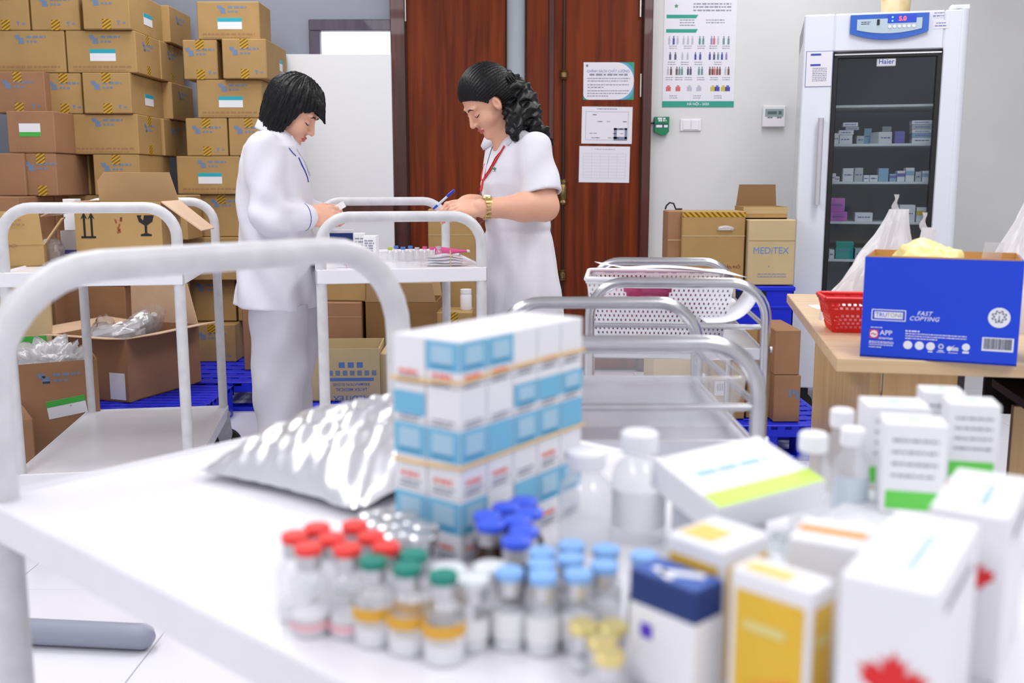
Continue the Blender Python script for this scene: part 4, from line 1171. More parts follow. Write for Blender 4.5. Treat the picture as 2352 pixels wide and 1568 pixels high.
# ================================================================== steel trolleys
M_ss = mat('stainless', (196, 196, 200), .22, 1.0, var=.06, vscale=30)
M_ss2 = mat('stainless_sheet', (214, 214, 220), .28, 1.0, var=.05, vscale=12)
def steel_trolley(loc, yaw, label, w, L, zh, zs=.72, zb=.30, r=.0125):
    t = thing('steel_trolley', label, 'trolley', loc, yaw, 'stainless steel trolleys')
    for e in (-1, 1):
        y = e * (L / 2 - r)
        x = w / 2 - r
        MB().tube(fillet([(-x, y, .13), (-x, y, zh), (x, y, zh), (x, y, .13)], .085, 8), r, 14).build('end_frame', M_ss, t, 60)
        for z in (zs, zb):
            MB().tube([(-x, y, z + .055), (x, y, z + .055)], .006, 10).build('guard_rail', M_ss, t, 60)
    for s in (-1, 1):
        for z in (zs, zb):
            MB().tube([(s * (w / 2 - r), -L / 2 + r, z + .055), (s * (w / 2 - r), L / 2 - r, z + .055)], .006, 10).build('guard_rail', M_ss, t, 60)
    tray('upper_tray', w - .03, L - .02, zs, .03, M_ss2, t); tray('lower_tray', w - .03, L - .02, zb, .03, M_ss2, t)
    for sx in (-1, 1):
        for sy in (-1, 1):
            caster(t, sx * (w / 2 - r), sy * (L / 2 - r), .4 * sx + .2 * sy, r=.05, top=.135)
            MB().cyl((sx * (w / 2 - .001), sy * (L / 2 - r), zs), (sx * (w / 2 + .004), sy * (L / 2 - r), zs), .008, seg=10).build('bolt', M_galv, t, 40)
    return t
SA = steel_trolley((.425, 2.69, 0), R(-5), 'far steel trolley carrying the white perforated basket', .445, .66, .88)
SB = steel_trolley((.178, 1.76, 0), R(0), 'nearer steel trolley with a clear plastic bin, behind the medicine stack', .43, .54, .875)

# ---- white perforated basket with real holes
def perf(mb, a, b, c, d, nu, nv, hw=.28, hh=.5, skip=None):
    a, b, c, d = map(Vector, (a, b, c, d))
    P = lambda u, v: (a * (1 - u) + b * u) * (1 - v) + (d * (1 - u) + c * u) * v
    cells = [(i / nu, (i + 1) / nu, j) for j in range(0, nv, 2) for i in range(nu)]
    for j in range(1, nv, 2):                      # every second row is shifted by half a cell
        cells += [((i + .5) / nu, (i + 1.5) / nu, j) for i in range(nu - 1)] + [(0, .5 / nu, -j), ((nu - .5) / nu, 1, -j)]
    for u0, u1, j in cells:
            half = j < 0; j = abs(j)
            v0, v1 = j / nv, (j + 1) / nv
            uc, vc = (u0 + u1) / 2, (v0 + v1) / 2
            if skip and skip(uc, vc) == 'hole': continue
            O = [P(u0, v0), P(u1, v0), P(u1, v1), P(u0, v1)]
            if half or (skip and skip(uc, vc) == 'solid'):
                mb.add(O, [(0, 1, 2, 3)]); continue
            k1, k2 = (u1 - u0) * hw, (v1 - v0) * hh / 2
            sh = (j % 2) * 0.0
            I = [P(uc - k1 / 2, vc - k2), P(uc + k1 / 2, vc - k2), P(uc + k1 / 2, vc + k2), P(uc - k1 / 2, vc + k2)]
            mb.add(O + I, [(0, 1, 5, 4), (1, 2, 6, 5), (2, 3, 7, 6), (3, 0, 4, 7)])
M_bask = mat('basket_white', (240, 240, 243), .4)
bt = thing('perforated_basket', 'white perforated plastic basket on the far steel trolley', 'basket', (.385, 2.62, .7205), R(-6))
hw_, hd_, hb_ = .185, .13, .155
tw, td = .16, .11
bk = MB()
def hs(u, v): return 'hole' if abs(u - .42) < .16 and .70 < v < .84 else ('solid' if v > .90 or v < .06 else None)
perf(bk, (-tw, -td, 0), (tw, -td, 0), (hw_, -hd_, hb_), (-hw_, -hd_, hb_), 30, 14, .34, .55, hs)
perf(bk, (tw, td, 0), (-tw, td, 0), (-hw_, hd_, hb_), (hw_, hd_, hb_), 30, 14, .34, .55, hs)
perf(bk, (tw, -td, 0), (tw, td, 0), (hw_, hd_, hb_), (hw_, -hd_, hb_), 20, 14, .3, .45, lambda u, v: 'solid' if v > .9 or v < .06 else None)
perf(bk, (-tw, td, 0), (-tw, -td, 0), (-hw_, -hd_, hb_), (-hw_, hd_, hb_), 20, 14, .3, .45, lambda u, v: 'solid' if v > .9 or v < .06 else None)
bo_ = bk.build('perforated_walls', M_bask, bt)
sm = bo_.modifiers.new('thickness', 'SOLIDIFY'); sm.thickness = .0025
MB().box((0, 0, .003), (2 * tw, 2 * td, .004), b=.001).build('base', M_bask, bt)
MB().tube(fillet([(-hw_, -hd_, hb_), (hw_, -hd_, hb_), (hw_, hd_, hb_), (-hw_, hd_, hb_), (-hw_, -hd_, hb_)], .02, 4), .006, 8).build('rim', M_bask, bt, 60)
crumple('pink_bag', 'bright pink plastic bag inside the perforated basket', 'plastic bag', (.375, 2.62, .7265), .25, .175, .135, mat('pink_plastic', (250, 120, 172), .35), 12, 30, .4)
def curled(name, label, cat, pts, m, th=.0006, nu=14, nv=8):
    """a paper sheet through a bilinear patch with a curl function"""
    o = MB().grid(pts, nu, nv).build(name, m, None, 180, recalc=False)
    s = o.modifiers.new('thickness', 'SOLIDIFY'); s.thickness = th
    return tag(o, label, cat)
M_sheet = mat('sheet_white', (244, 244, 250), .6)
def pp_(u, v):
    x = .225 + .36 * u; y = 2.50 + .22 * v - .03 * u
    z = .886 + .016 * math.sin(PI * u) * math.sin(PI * min(1, v + .3)) + .008 * math.sin(2.5 * u + 1) + .02 * math.exp(-((u) / .12) ** 2) * (1 - .3 * v) - .004 * v
    return (x, y, z)
curled('paper_sheet', 'large white paper sheet lying over the perforated basket', 'paper', pp_, M_sheet)
def pp2(u, v):
    q = Vector((.47 + .13 * u, 2.385 + .16 * v, .7815 + .075 * u ** 4 + .004 * math.sin(5 * v) * u))
    return q
curled('paper_sheet', 'white paper sheet with an upturned corner at right of the basket', 'paper', pp2, M_sheet)
crumple('leaf_pouch', 'white pouch with a red mark on the far steel trolley, right rear', 'pouch', (.60, 2.86, .7205), .09, .07, .085, MW, 21, 20, .2)
# clear bin on the nearer steel trolley
M_binc = film('clear_bin_plastic', (232, 234, 240), .10, .12, .05)
bn = thing('clear_bin', 'clear plastic storage bin on the nearer steel trolley', 'bin', (.205, 1.76, .7205), 0)
b = MB()
bw0, bw1, bd0, bd1, bh = .15, .175, .17, .19, .085
V = lambda x, y, z: (x, y, z)
ring0 = [(-bw0, -bd0, .0), (bw0, -bd0, .0), (bw0, bd0, .0), (-bw0, bd0, .0)]
ring1 = [(-bw1, -bd1, bh), (bw1, -bd1, bh), (bw1, bd1, bh), (-bw1, bd1, bh)]
b.add(ring0 + ring1, [(0, 1, 2, 3), (0, 1, 5, 4), (1, 2, 6, 5), (2, 3, 7, 6), (3, 0, 4, 7)])
o = b.build('tub', M_binc, bn); sm = o.modifiers.new('thickness', 'SOLIDIFY'); sm.thickness = .003
MB().tube(fillet([(-bw1, -bd1, bh), (bw1, -bd1, bh), (bw1, bd1, bh), (-bw1, bd1, bh), (-bw1, -bd1, bh)], .02, 4), .005, 8).build('rim', M_binc, bn, 60)
# ================================================================== cartons at the right and under the shared trolley
Yr = 4.5
pallet((1.0, 4.30, 0), R(0), .62, .80, 'blue pallet beside the desk under the right-hand cartons')
def rcart(px0, px1, z0, z1, Y, d, label, faces='', m=None, rz=0.0, nm='carton'):
    f = Y * _cp - ((z0 + z1) / 2 - CAM_H) * _sp
    x0, x1 = (px0 - 1176) / FPX * f, (px1 - 1176) / FPX * f
    return carton(((x0 + x1) / 2, Y + d / 2, z0), x1 - x0, d, z1 - z0, label, 'carton', faces, rz, m, None, nm), x1 - x0
t, w_ = rcart(1778, 1838, .1505, .345, 3.95, .3, 'brown carton with a small blue mark, lowest beside the desk leg', '', M_card2)
m = MB(); rect(m, -.02, .0, .012, .03); rect(m, -.004, .006, .01, .02, ang=.4); rect(m, .01, -.006, .012, .034); m.build('logo', M_logo, t, M=face(w_, .3, .195, 'F', .0003) @ T(.03, .12, 0))
rcart(1780, 1838, .346, .53, 3.95, .3, 'brown carton on the lowest one beside the desk leg', '', M_card2)
t, w_ = rcart(1632, 1712, .1505, .43, 4.0, .3, 'brown carton with a barcode label behind the steel trolleys', '', M_card)
m = MB()
rect(m, 0, 0, .07, .06); m.build('label_sticker', M_stk, t, M=face(w_, .3, .28, 'F', .0003) @ T(-.02, .13, 0))
p = MB(); 
for k in range(8): rect(p, -.024 + k * .007, .0, .003, .03)
p.build('barcode', M_inkd, t, M=face(w_, .3, .28, 'F', .0008) @ T(-.02, .135, 0))
t, w_ = rcart(1716, 1774, .1505, .43, 4.02, .3, 'brown carton with a paper slip between steel post and desk', '', M_card)
m = MB(); rect(m, 0, 0, .06, .035); m.build('paper_slip', M_stk, t, M=face(w_, .3, .28, 'F', .0003) @ T(0, .05, 0))
rcart(1500, 1628, .1505, .43, 4.05, .3, 'pale carton seen under the far steel trolley tray', '', M_card3)
rcart(1530, 1700, .1505, .45, 4.5, .24, 'wide carton under the lettered carton by the wall', '', M_card)
rcart(1702, 1826, .1505, .45, 4.5, .24, 'carton carrying the blue crate beside the refrigerator', '', M_card)
# blue crate
f = Yr * _cp - (.55 - CAM_H) * _sp
x0, x1 = (1536 - 1176) / FPX * f, (1822 - 1176) / FPX * f
bc_ = thing('blue_crate', 'blue plastic crate under the pale lettered carton by the refrigerator', 'crate', ((x0 + x1) / 2, Yr + .11, .4515), 0)
w = x1 - x0
b = MB(); b.box((0, 0, .004), (w, .22, .008))
for s in (-1, 1):
    b.box((s * (w / 2 - .004), 0, .1), (.008, .22, .195), b=.002); b.box((0, s * .106, .1), (w, .008, .195), b=.002)
b.box((0, -.111, .185), (w + .01, .012, .02), b=.003); b.box((0, -.111, .1), (w + .006, .008, .012), b=.002)
b.build('shell', M_pal, bc_)
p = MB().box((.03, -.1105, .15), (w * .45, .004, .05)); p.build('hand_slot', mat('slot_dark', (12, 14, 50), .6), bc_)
MB().box((0, 0, .1955), (w - .002, .218, .004)).build('lid', M_pal, bc_)
t, w_ = rcart(1718, 1826, .6535, .948, Yr, .2, 'pale carton with blue MEDITEX lettering beside the refrigerator', '', M_card3)
text('MEDiTEX', .042, mat('print_sky', (96, 142, 204), .6), t, face(w_, .2, .29, 'F', .0005) @ T(-.003, .155, 0), .0, sx=.95)
p = MB(); words(p, -.06, .07, .05, .006, rng); words(p, -.06, .07, .038, .006, rng); rect(p, -.01, .085, .006, .006)
p.build('print', M_ink, t, M=face(w_, .2, .29, 'F', .0004))
MB().box((0, -.1005, .2), (w_ - .004, .0008, .002)).build('crease', M_card2, t)
t, w_ = rcart(1566, 1710, .6535, .985, 4.53, .2, 'tan carton with black IMEXPHARM lettering by the wall', '', M_card)
F_ = face(w_, .2, .3315, 'F', .0005)
text('IMEXPHARM', .030, M_inkk, t, F_ @ T(.0, .046, 0), .0, sx=.95); text('PHÂN PHỐI', .02, mat('print_maroon', (110, 40, 40), .7), t, F_ @ T(.085, .078, 0), .0, sx=.8)
MB().box((0, -.1008, .22), (w_, .0012, .004)).build('crease', M_card3, t)
tp_ = MB().box((0, -.1004, .316), (w_, .0008, .022)); tp_.build('tape', M_tape, t)
crumple('tape_scrap', 'shiny knot of clear tape stuck on the lettered tan carton', 'tape', (t.location.x + .05, 4.522, .90), .06, .012, .02, M_filmw, 31, 18, .5)
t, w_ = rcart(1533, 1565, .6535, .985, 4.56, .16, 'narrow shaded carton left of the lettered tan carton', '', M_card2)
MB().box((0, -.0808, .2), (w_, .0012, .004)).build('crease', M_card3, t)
cw = (1714 - 1533) / FPX * 4.5
cab = thing('cable_loop', 'black cable loop on top of the tan cartons by the wall', 'cable', (at(1545, 485, 4.65).x, 4.68, .986), 0)
MB().tube([(-.03, 0, .003), (-.025, 0, .02), (-.01, 0, .034), (.008, 0, .03), (.02, .005, .004), (.05, .01, .004)], .004, 8).build('cable', M_black, cab, 60)
lid = open_box((at(1760, 500, 4.55).x, 4.66, .9490), 0, .2, .18, .055, 'small open carton with raised flap on the MEDITEX carton', M_card)
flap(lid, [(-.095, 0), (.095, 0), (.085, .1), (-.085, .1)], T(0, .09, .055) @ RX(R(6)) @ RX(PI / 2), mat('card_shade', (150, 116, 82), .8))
tp_ = MB().box((0, -.0908, .038), (.2, .0008, .03)); tp_.build('tape', M_tapec, lid)

# ---- under and behind the shared trolley
pallet((-.45, 4.72, 0), R(2), .95, .95, 'dark blue pallet in the shade behind the shared trolley')
Yu = 4.34
q0, q1 = at(690, 900, Yu), at(868, 900, Yu)
q0, q1 = q0.x + .03, q1.x
po = open_box(((q0 + q1) / 2, Yu + .16, .1505), R(3), q1 - q0, .3, .235, 'pale open carton with upside-down blue print, behind the trolley post', M_card3, ())
PW = q1 - q0
F_ = face(PW, .3, .235, 'F', .0005)
M_pblue = mat('print_mid_blue', (84, 122, 190), .6)
flp = lambda u, v: F_ @ T(u, v, 0) @ RZ(PI)
text('LATEX MEDICAL', .021, M_pblue, po, flp(.03, .052), .008, sx=.9); text('EXAMINATION GLOVES', .017, M_pblue, po, flp(.03, .075), .008, sx=.9); text('MEDITEX', .036, M_pblue, po, flp(.03, .012), .012, sx=1.1)
p = MB(); rect(p, .03, .097, .2, .014); p.build('printed_bar', M_pblue, po, M=F_)
for k in range(7):
    p = MB(); rect(p, -.06 + k * .032, .126, .02, .022); p.build('printed_icon', M_logo, po, M=F_)
for k in range(3):
    p = MB(); rect(p, -.01 + k * .04, .162, .026, .024); p.build('printed_icon', M_pblue, po, M=F_)
L_ = face(PW, .3, .235, 'L', .0005)
p = MB(); rect(p, 0, .1, .12, .016); p.build('printed_bar', M_pblue, po, M=L_)
text('ITEX', .05, M_pblue, po, L_ @ T(0, .04, 0) @ RZ(PI), .01)
ub = lambda px0, px1, z0, z1, Y, d, label, faces='', m=None, rz=0.0: rcart(px0, px1, z0, z1, Y, d, label, faces, m, rz)
t, _ = ub(872, 985, .1505, .36, 4.38, .25, 'pale carton right of the open pale carton, under the shared trolley', '', M_card3)
t, w_ = ub(706, 832, .1505, .55, 4.7, .28, 'brown carton closed with shiny clear tape behind the shared trolley', '', M_card2)
MB().box((0, 0, .4), (w_ * 1.002, .08, .0012)).build('tape', mat('shiny_tape', (226, 222, 214), .15, .2), t)
MB().box((0, -.1406, .33), (w_ * 1.0, .0012, .002)).build('crease', M_card3, t)
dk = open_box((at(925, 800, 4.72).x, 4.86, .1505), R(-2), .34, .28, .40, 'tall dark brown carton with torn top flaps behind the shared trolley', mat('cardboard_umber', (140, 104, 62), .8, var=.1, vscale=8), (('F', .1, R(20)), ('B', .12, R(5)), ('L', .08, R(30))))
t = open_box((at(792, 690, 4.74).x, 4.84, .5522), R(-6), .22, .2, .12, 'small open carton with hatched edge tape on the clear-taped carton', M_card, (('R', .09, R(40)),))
tape_piece(t, .22, .2, .12, 'F', 0, .1, .03, .2)
crumple('tissue_wad', 'white tissue wad in the small open carton under the shared trolley', 'tissue', (at(785, 675, 4.8).x, 4.83, .5578), .12, .1, .14, MW, 41, 22, .4)
t, w_ = ub(985, 1092, .1505, .98, 5.05, .2, 'tall carton with hatched top tape in front of the door', '', M_card)
MB().box((.02, -.1006, .80), (w_ * .75, .0008, .024)).build('tape', M_tape, t)
MB().box((0, -.1008, .7), (w_, .0012, .003)).build('crease', M_card3, t)
t, w_ = ub(1000, 1085, .1505, .5, 4.72, .2, 'tan carton with hatched tape behind the right trolley posts', 'F:tapetop', M_card)
t = thing('white_jar', 'small white jar on the tan carton behind the trolley posts', 'jar', (at(1070, 705, 4.8).x, 4.82, .5005), 0)
MB().lathe([(0, 0), (.026, 0), (.028, .006), (.028, .07), (.024, .08), (0, .08)], 18).build('jar_body', M_plastic_w, t, 40)
MB().lathe([(0, .08), (.027, .08), (.027, .1), (0, .1)], 18).build('lid', MW, t, 40)
# ================================================================== desk at the right
M_beech = wood('beech_laminate', (226, 196, 158), (212, 180, 140), .4, (3, 40, 40), .1)
M_beechv = wood('beech_panel', (214, 178, 130), (200, 162, 112), .45, (40, 40, 3), .1)
M_darkd = mat('desk_dark_edge', (52, 46, 56), .5)
DA = -R(10.5); D0 = Vector((.688, 2.075, 0))
dx = Vector((math.cos(DA), math.sin(DA), 0)); dy = Vector((-math.sin(DA), math.cos(DA), 0))
DWd, DDp, DT = 1.35, 1.24, .03
dc = D0 + dx * DWd / 2 + dy * DDp / 2
dk_ = thing('desk', 'beech-coloured office desk at the right with a blue paper box on it', 'desk', dc, DA)
MB().box((0, 0, .75 - DT / 2), (DWd, DDp, DT), b=.002).build('desktop', M_beech, dk_)
xl = -DWd / 2 + .09; yf_ = -DDp / 2 + .12
MB().box((xl + .0125, .03, .36), (.025, DDp - .2, .718), b=.001).build('side_panel', M_beechv, dk_)
MB().box((xl + .105, yf_ + .01, .36), (.155, .02, .718), b=.001).build('front_panel', M_beechv, dk_)
MB().box((xl + .19, yf_ + .26, .36), (.02, .5, .718), b=.001).build('inner_panel', M_darkd, dk_)
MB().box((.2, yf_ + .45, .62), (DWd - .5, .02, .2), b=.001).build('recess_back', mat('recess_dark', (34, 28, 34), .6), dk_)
MB().box((.18, yf_ + .2, .61), (DWd - .55, .4, .02)).build('keyboard_tray', mat('tray_dark', (58, 40, 34), .5), dk_)
MB().box((.18, yf_ + .22, .3), (DWd - .55, .02, .58), b=.001).build('drawer_front', M_beechv, dk_)
MB().box((DWd / 2 - .09, .03, .36), (.025, DDp - .2, .718), b=.001).build('side_panel', M_beechv, dk_)
# ---- blue paper carton
BA = math.atan2(1.975 - 2.096, 1.018 - .743)
b0 = Vector((.743, 2.096, 0)); bx_ = Vector((math.cos(BA), math.sin(BA), 0)); by_ = Vector((-math.sin(BA), math.cos(BA), 0))
BW, BD, BH = .30, .215, .212
bcen = b0 + bx_ * BW / 2 + by_ * BD / 2
M_bblue = mat('carton_royal_blue', (14, 66, 216), .4, var=.03, vscale=6)
M_bwhite = mat('print_white', (236, 238, 248), .5)
pc = thing('paper_carton', 'royal blue copy paper carton with white print on the desk', 'carton', (bcen.x, bcen.y, .7504), BA)
b = MB(); th = .004
b.box((0, 0, th / 2), (BW, BD, th), 0)
b.box((0, -BD / 2 + th / 2, BH / 2), (BW, th, BH), 0); b.box((0, BD / 2 - th / 2, BH / 2), (BW, th, BH), 0)
for s in (-1, 1): b.box((s * (BW / 2 - th / 2), 0, BH / 2), (th, BD - 2 * th, BH), 0)
b.build('body', M_bblue, pc)
il = MB()
for s in (-1, 1):
    il.box((0, s * (BD / 2 - th - .001), BH / 2 + .004), (BW - 2 * th - .002, .0015, BH - .002)); il.box((s * (BW / 2 - th - .001), 0, BH / 2 + .004), (.0015, BD - 2 * th - .004, BH - .002))
il.build('kraft_lining', mat('kraft_lining', (214, 160, 96), .8), pc)
F_ = face(BW, BD, BH, 'F', .0003)
p = MB()
ux, uz, uw, uh = -.097, .091, .066, .022
for (du, dv, a, b_) in ((0, uh / 2, uw, .0018), (0, -uh / 2, uw, .0018), (-uw / 2, 0, .0018, uh), (uw / 2, 0, .0018, uh)): rect(p, ux + du, uz + dv, a, b_)
p.build('brand_frame', M_bwhite, pc, M=F_)
p = MB(); rect(p, ux, uz, uw - .010, uh - .008); lg = p.build('brand_plate', M_bwhite, pc, M=F_)
text('TRU', .0125, M_bblue, lg, T(ux - .0145, uz, .0005), .006, sx=.95); text('TONE', .0125, M_logo2, lg, T(ux + .012, uz, .0005), .0, sx=.92)
text('FAST', .0125, M_bwhite, pc, F_ @ T(-.028, .0975, 0), .006, shear=.3, sp=1.06); text('COPYING', .0125, M_bwhite, pc, F_ @ T(-.028, .0865, 0), .006, shear=.3, sp=1.06)
M_rlogo = mat('print_red', (222, 60, 84), .5)
p = MB(); rect(p, -.124, .05, .017, .018); lg = p.build('red_logo', M_rlogo, pc, M=F_)
p = MB(); p.lathe([(0, 0), (.0075, 0), (.0075, .0004), (0, .0004)], 18, M=T(-.124, .05, .0005)); p.build('logo_disc', M_bwhite, lg)
p = MB(); p.tube([(-.129, .049, .0012), (-.126, .052, .0012), (-.122, .048, .0012), (-.119, .051, .0012)], .0012, 6); p.build('logo_wave', M_rlogo, lg)
text('APP', .0145, M_bwhite, pc, F_ @ T(-.1, .053, 0), .006); text('sinarmas', .008, M_bwhite, pc, F_ @ T(-.1, .042, 0), .01)
p = MB()
for v in (.064,): words(p, -.131, -.108, v, .0018, rng)
for v in (.034, .031, .027): words(p, -.133, -.084, v, .0016, rng)
words(p, -.133, -.108, .022, .0018, rng)
words(p, -.062, -.035, .060, .0034, rng)
for v in (.0545, .0495): words(p, -.062, .055, v, .002, rng)
words(p, -.062, .0, .0445, .002, rng)
p.build('small_print', M_bwhite, pc, M=F_)
for k, (u, kind) in enumerate(((-.056, 'd'), (-.0335, 'd'), (-.012, 'r'), (.008, 's'), (.031, 'c'), (.055, 'p'))):
    p = MB(); M_ = T(u, .0305, 0)
    if kind == 'd': p.lathe([(0, 0), (.0088, 0), (.0088, .0004), (0, .0004)], 20, M=M_)
    elif kind == 'r':
        p.lathe([(.0055, 0), (.0085, 0), (.0085, .0004), (.0055, .0004)], 20, M=M_); rect(p, u, .0305, .009, .003); rect(p, u, .019, .009, .0022)
    elif kind == 's':
        for a in range(8): rect(p, u + .0042 * math.cos(a * .785), .0315 + .0042 * math.sin(a * .785), .0024, .0024)
        rect(p, u, .0225, .01, .0018); rect(p, u, .0195, .016, .001)
    elif kind == 'c':
        p.lathe([(.0035, 0), (.005, 0), (.005, .0004), (.0035, .0004)], 16, M=T(u - .007, .028, 0)); p.prism([(u - .009, .029), (u - .006, .0275), (u + .004, .036), (u - .005, .031)], 0, .0004)
        for v in (.03, .0275, .025): rect(p, u + .004, v, .012, .0015)
        rect(p, u, .0195, .018, .001)
    else:
        p.lathe([(.0045, 0), (.0075, 0), (.0075, .0004), (.0045, .0004)], 18, M=T(u, .033, 0)); rect(p, u + .001, .033, .005, .0025); rect(p, u, .022, .012, .004)
    p.build('certificate_mark', M_bwhite, pc, M=F_)
p = MB().lathe([(0, 0), (.0205, 0), (.0205, .0004), (0, .0004)], 28, M=T(.112, .097, 0)); sl = p.build('round_seal', M_bwhite, pc, M=F_)
p = MB(); r8 = random.Random(8)
for k in range(16):
    a = k * 2 * PI / 16; rr_ = .0095 + .0035 * (k % 2); rect(p, .112 + rr_ * math.cos(a), .099 + rr_ * math.sin(a) * .9, .0026, .0042, ang=a)
rect(p, .112, .094, .0016, .014); p.build('seal_tree', M_inkd, sl, M=T(0, 0, .0005))
p = MB(); rect(p, .113, .042, .058, .028); bc2 = p.build('barcode_plate', M_bwhite, pc, M=F_)
p = MB(); u = .087
while u < .139:
    w_ = r8.choice((.0007, .0012, .0018)); rect(p, u + w_ / 2, .043, w_, .022); u += w_ + r8.choice((.0007, .0012))
p.build('barcode_bars', M_inkd, bc2, M=T(0, 0, .0005))
def inbox(x, y): return T(bcen.x, bcen.y, 0) @ RZ(BA) @ Vector((x, y, 0))
q = inbox(-.03, .0)
crumple('yellow_bag', 'pale yellow plastic bag sticking out of the blue paper carton', 'plastic bag', (q.x, q.y, .7555), .17, .15, .262, mat('yellow_plastic', (246, 232, 160), .4, sss=.1), 51, 34, .2, BA, freq=4)
q = inbox(.07, .03)
t = thing('clear_sleeve', 'clear plastic sleeve poking out of the blue carton at right', 'sleeve', (q.x, q.y, .7555), BA + .3)
MB().grid(lambda u, v: (.02 * math.cos(2 * PI * u) + .03 * v, .006 * math.sin(2 * PI * u), .235 * v), 12, 6, cu=True).build('sleeve', M_film, t, 40)
# ---- red basket
M_red = mat('basket_red', (232, 40, 36), .35)
rb_ = thing('red_basket', 'small red plastic basket with slots, left of the blue carton on the desk', 'basket', (.885, 2.47, .7504), R(-8))
bk = MB()
w0, w1, d0_, d1_, hh = .085, .11, .05, .07, .085
def rs(u, v): return 'solid' if v > .86 or v < .1 or .56 < v < .66 or u < .06 or u > .94 else None
for (a, b_, c, d) in (((-w0, -d0_), (w0, -d0_), (w1, -d1_), (-w1, -d1_)), ((w0, d0_), (-w0, d0_), (-w1, d1_), (w1, d1_)), ((w0, -d0_), (w0, d0_), (w1, d1_), (w1, -d1_)), ((-w0, d0_), (-w0, -d0_), (-w1, -d1_), (-w1, d1_))):
    perf(bk, a + (0,), b_ + (0,), c + (hh,), d + (hh,), 16, 9, .55, .62, rs)
o = bk.build('slotted_walls', M_red, rb_); sm = o.modifiers.new('thickness', 'SOLIDIFY'); sm.thickness = .002
MB().box((0, 0, .002), (2 * w0, 2 * d0_, .003)).build('base', M_red, rb_)
MB().tube(fillet([(-w1, -d1_, hh), (w1, -d1_, hh), (w1, d1_, hh), (-w1, d1_, hh), (-w1, -d1_, hh)], .015, 4), .005, 8).build('rim', M_red, rb_, 60)
for k, s in enumerate((-1, 1)):
    mbox((.885 + s * .035, 2.475, .754), .05, .06, .06, 'white slip box %s in the red basket' % ('at left' if s < 0 else 'at right'), MW, R(-8))
q = onz(1858, 705, .7504)
curled('paper_sheet', 'thin stack of white paper left of the red basket on the desk', 'paper', lambda u, v: (q.x + .01 + .1 * u, q.y - .05 + .1 * v, .7508 + .0035 * u * (1 - u)), M_sheet)
# ---- white carrier bags behind the carton
def carrier(loc, w, d, h, topx, label, seed, m, tw=.02, rz=0.0):
    r = np.random.RandomState(seed); ph = r.uniform(0, 6.28, 6)
    t = thing('carrier_bag', label, 'plastic bag', loc, rz)
    def f(u, v):
        a = 2 * PI * u
        k = (1 - v) ** 1.25
        rx = (w / 2) * k + tw * (1 - k); ry = (d / 2) * k + tw * .6 * (1 - k)
        fold = 1 + .16 * math.sin(5 * a + ph[0] + 2 * v) * (v ** .6) + .05 * math.sin(3 * a + 14 * v + ph[3]) + .07 * math.sin(13 * a + ph[1] + 3 * v) * v + .04 * math.sin(4 * a + 9 * v + ph[2])
        fold += .07 * (abs(math.sin(6 * a + 5 * v + ph[4])) - .5) + .05 * (abs(math.sin(11 * a - 7 * v + ph[5])) - .5)
        return (rx * fold * math.cos(a) + topx * v ** 1.3, ry * fold * math.sin(a), h * v)
    MB().grid(f, 72, 34, cu=True).build('bag_body', m, t, 40)
    for s, (a1, b1) in ((-1, (.35, .03)), (1, (.55, .022))):      # limp handle strips
        MB().grid(lambda u, v: (topx + s * (.004 + .03 * a1 * u) + (v - .5) * .024 * (1 - .5 * u) + .004 * math.sin(9 * u + 5 * v), .006 * math.sin(6 * u + s) + .006 * (v - .5), h - .03 + (.03 + b1 * 1.3) * u - .03 * u * u * (s > 0)), 10, 5).build('handle_strip', m, t, 180)
    return t
M_bagw = film('carrier_white', (246, 246, 250), .62, .3, .05, .35)
q = onz(1985, 685, .7504)
carrier((.985, 2.68, .7504), .30, .2, .295, .05, 'tall white carrier bag standing behind the red basket', 61, M_bagw, .022)
carrier((1.08, 2.60, .7504), .15, .12, .25, .0, 'shorter white carrier bag peeking above the blue carton', 62, M_bagw, .014)
carrier((1.26, 2.50, .7504), .28, .2, .33, .06, 'white carrier bag at the right edge behind the blue carton', 63, M_bagw, .03)
tb = mbox((1.13, 2.02, .7504), .1, .12, .19, 'teal and blue box at the right edge beside the blue carton', mat('carton_deep_teal', (70, 150, 196), .45), BA, True, mat('carton_pale', (226, 236, 240), .5), .3, .7)
# ================================================================== things on the nearest trolley
FZ = SZ + .0004
def box3(top_z, c, l, r, label, m, base=None, wl=None, wr=None, name='medicine_box', cat='medicine box', group=None):
    """box from three pixels of its top face: front corner, left corner, right corner"""
    C, L, R_ = onz(c[0], c[1], top_z), onz(l[0], l[1], top_z), onz(r[0], r[1], top_z)
    a1 = math.atan2(R_.y - C.y, R_.x - C.x); a2 = math.atan2(L.y - C.y, L.x - C.x) - PI / 2
    a = (a1 + a2) / 2
    W = wr or (R_ - C).length; D = wl or (L - C).length
    ex = Vector((math.cos(a), math.sin(a), 0)); ey = Vector((-math.sin(a), math.cos(a), 0))
    cen = C + ex * W / 2 + ey * D / 2
    b = FZ if base is None else base
    t = thing(name, label, cat, (cen.x, cen.y, b), a, group)
    h = top_z - b
    MB().box((0, 0, h / 2), (W, D, h), b=.0012).build('carton', m, t)
    return t, W, D, h
# local axes of such a box: +x runs along its right-hand face, so the right-hand face is 'F' and the left-hand face is 'L'
M_lb = mat('band_light_blue', (118, 190, 226), .45); M_lb2 = mat('band_panel_blue', (172, 208, 230), .45); M_lbd = mat('band_dark_blue', (52, 150, 196), .45)
M_coral = mat('print_coral', (244, 120, 110), .5)
MW2 = mat('carton_bright', (240, 240, 245), .5)
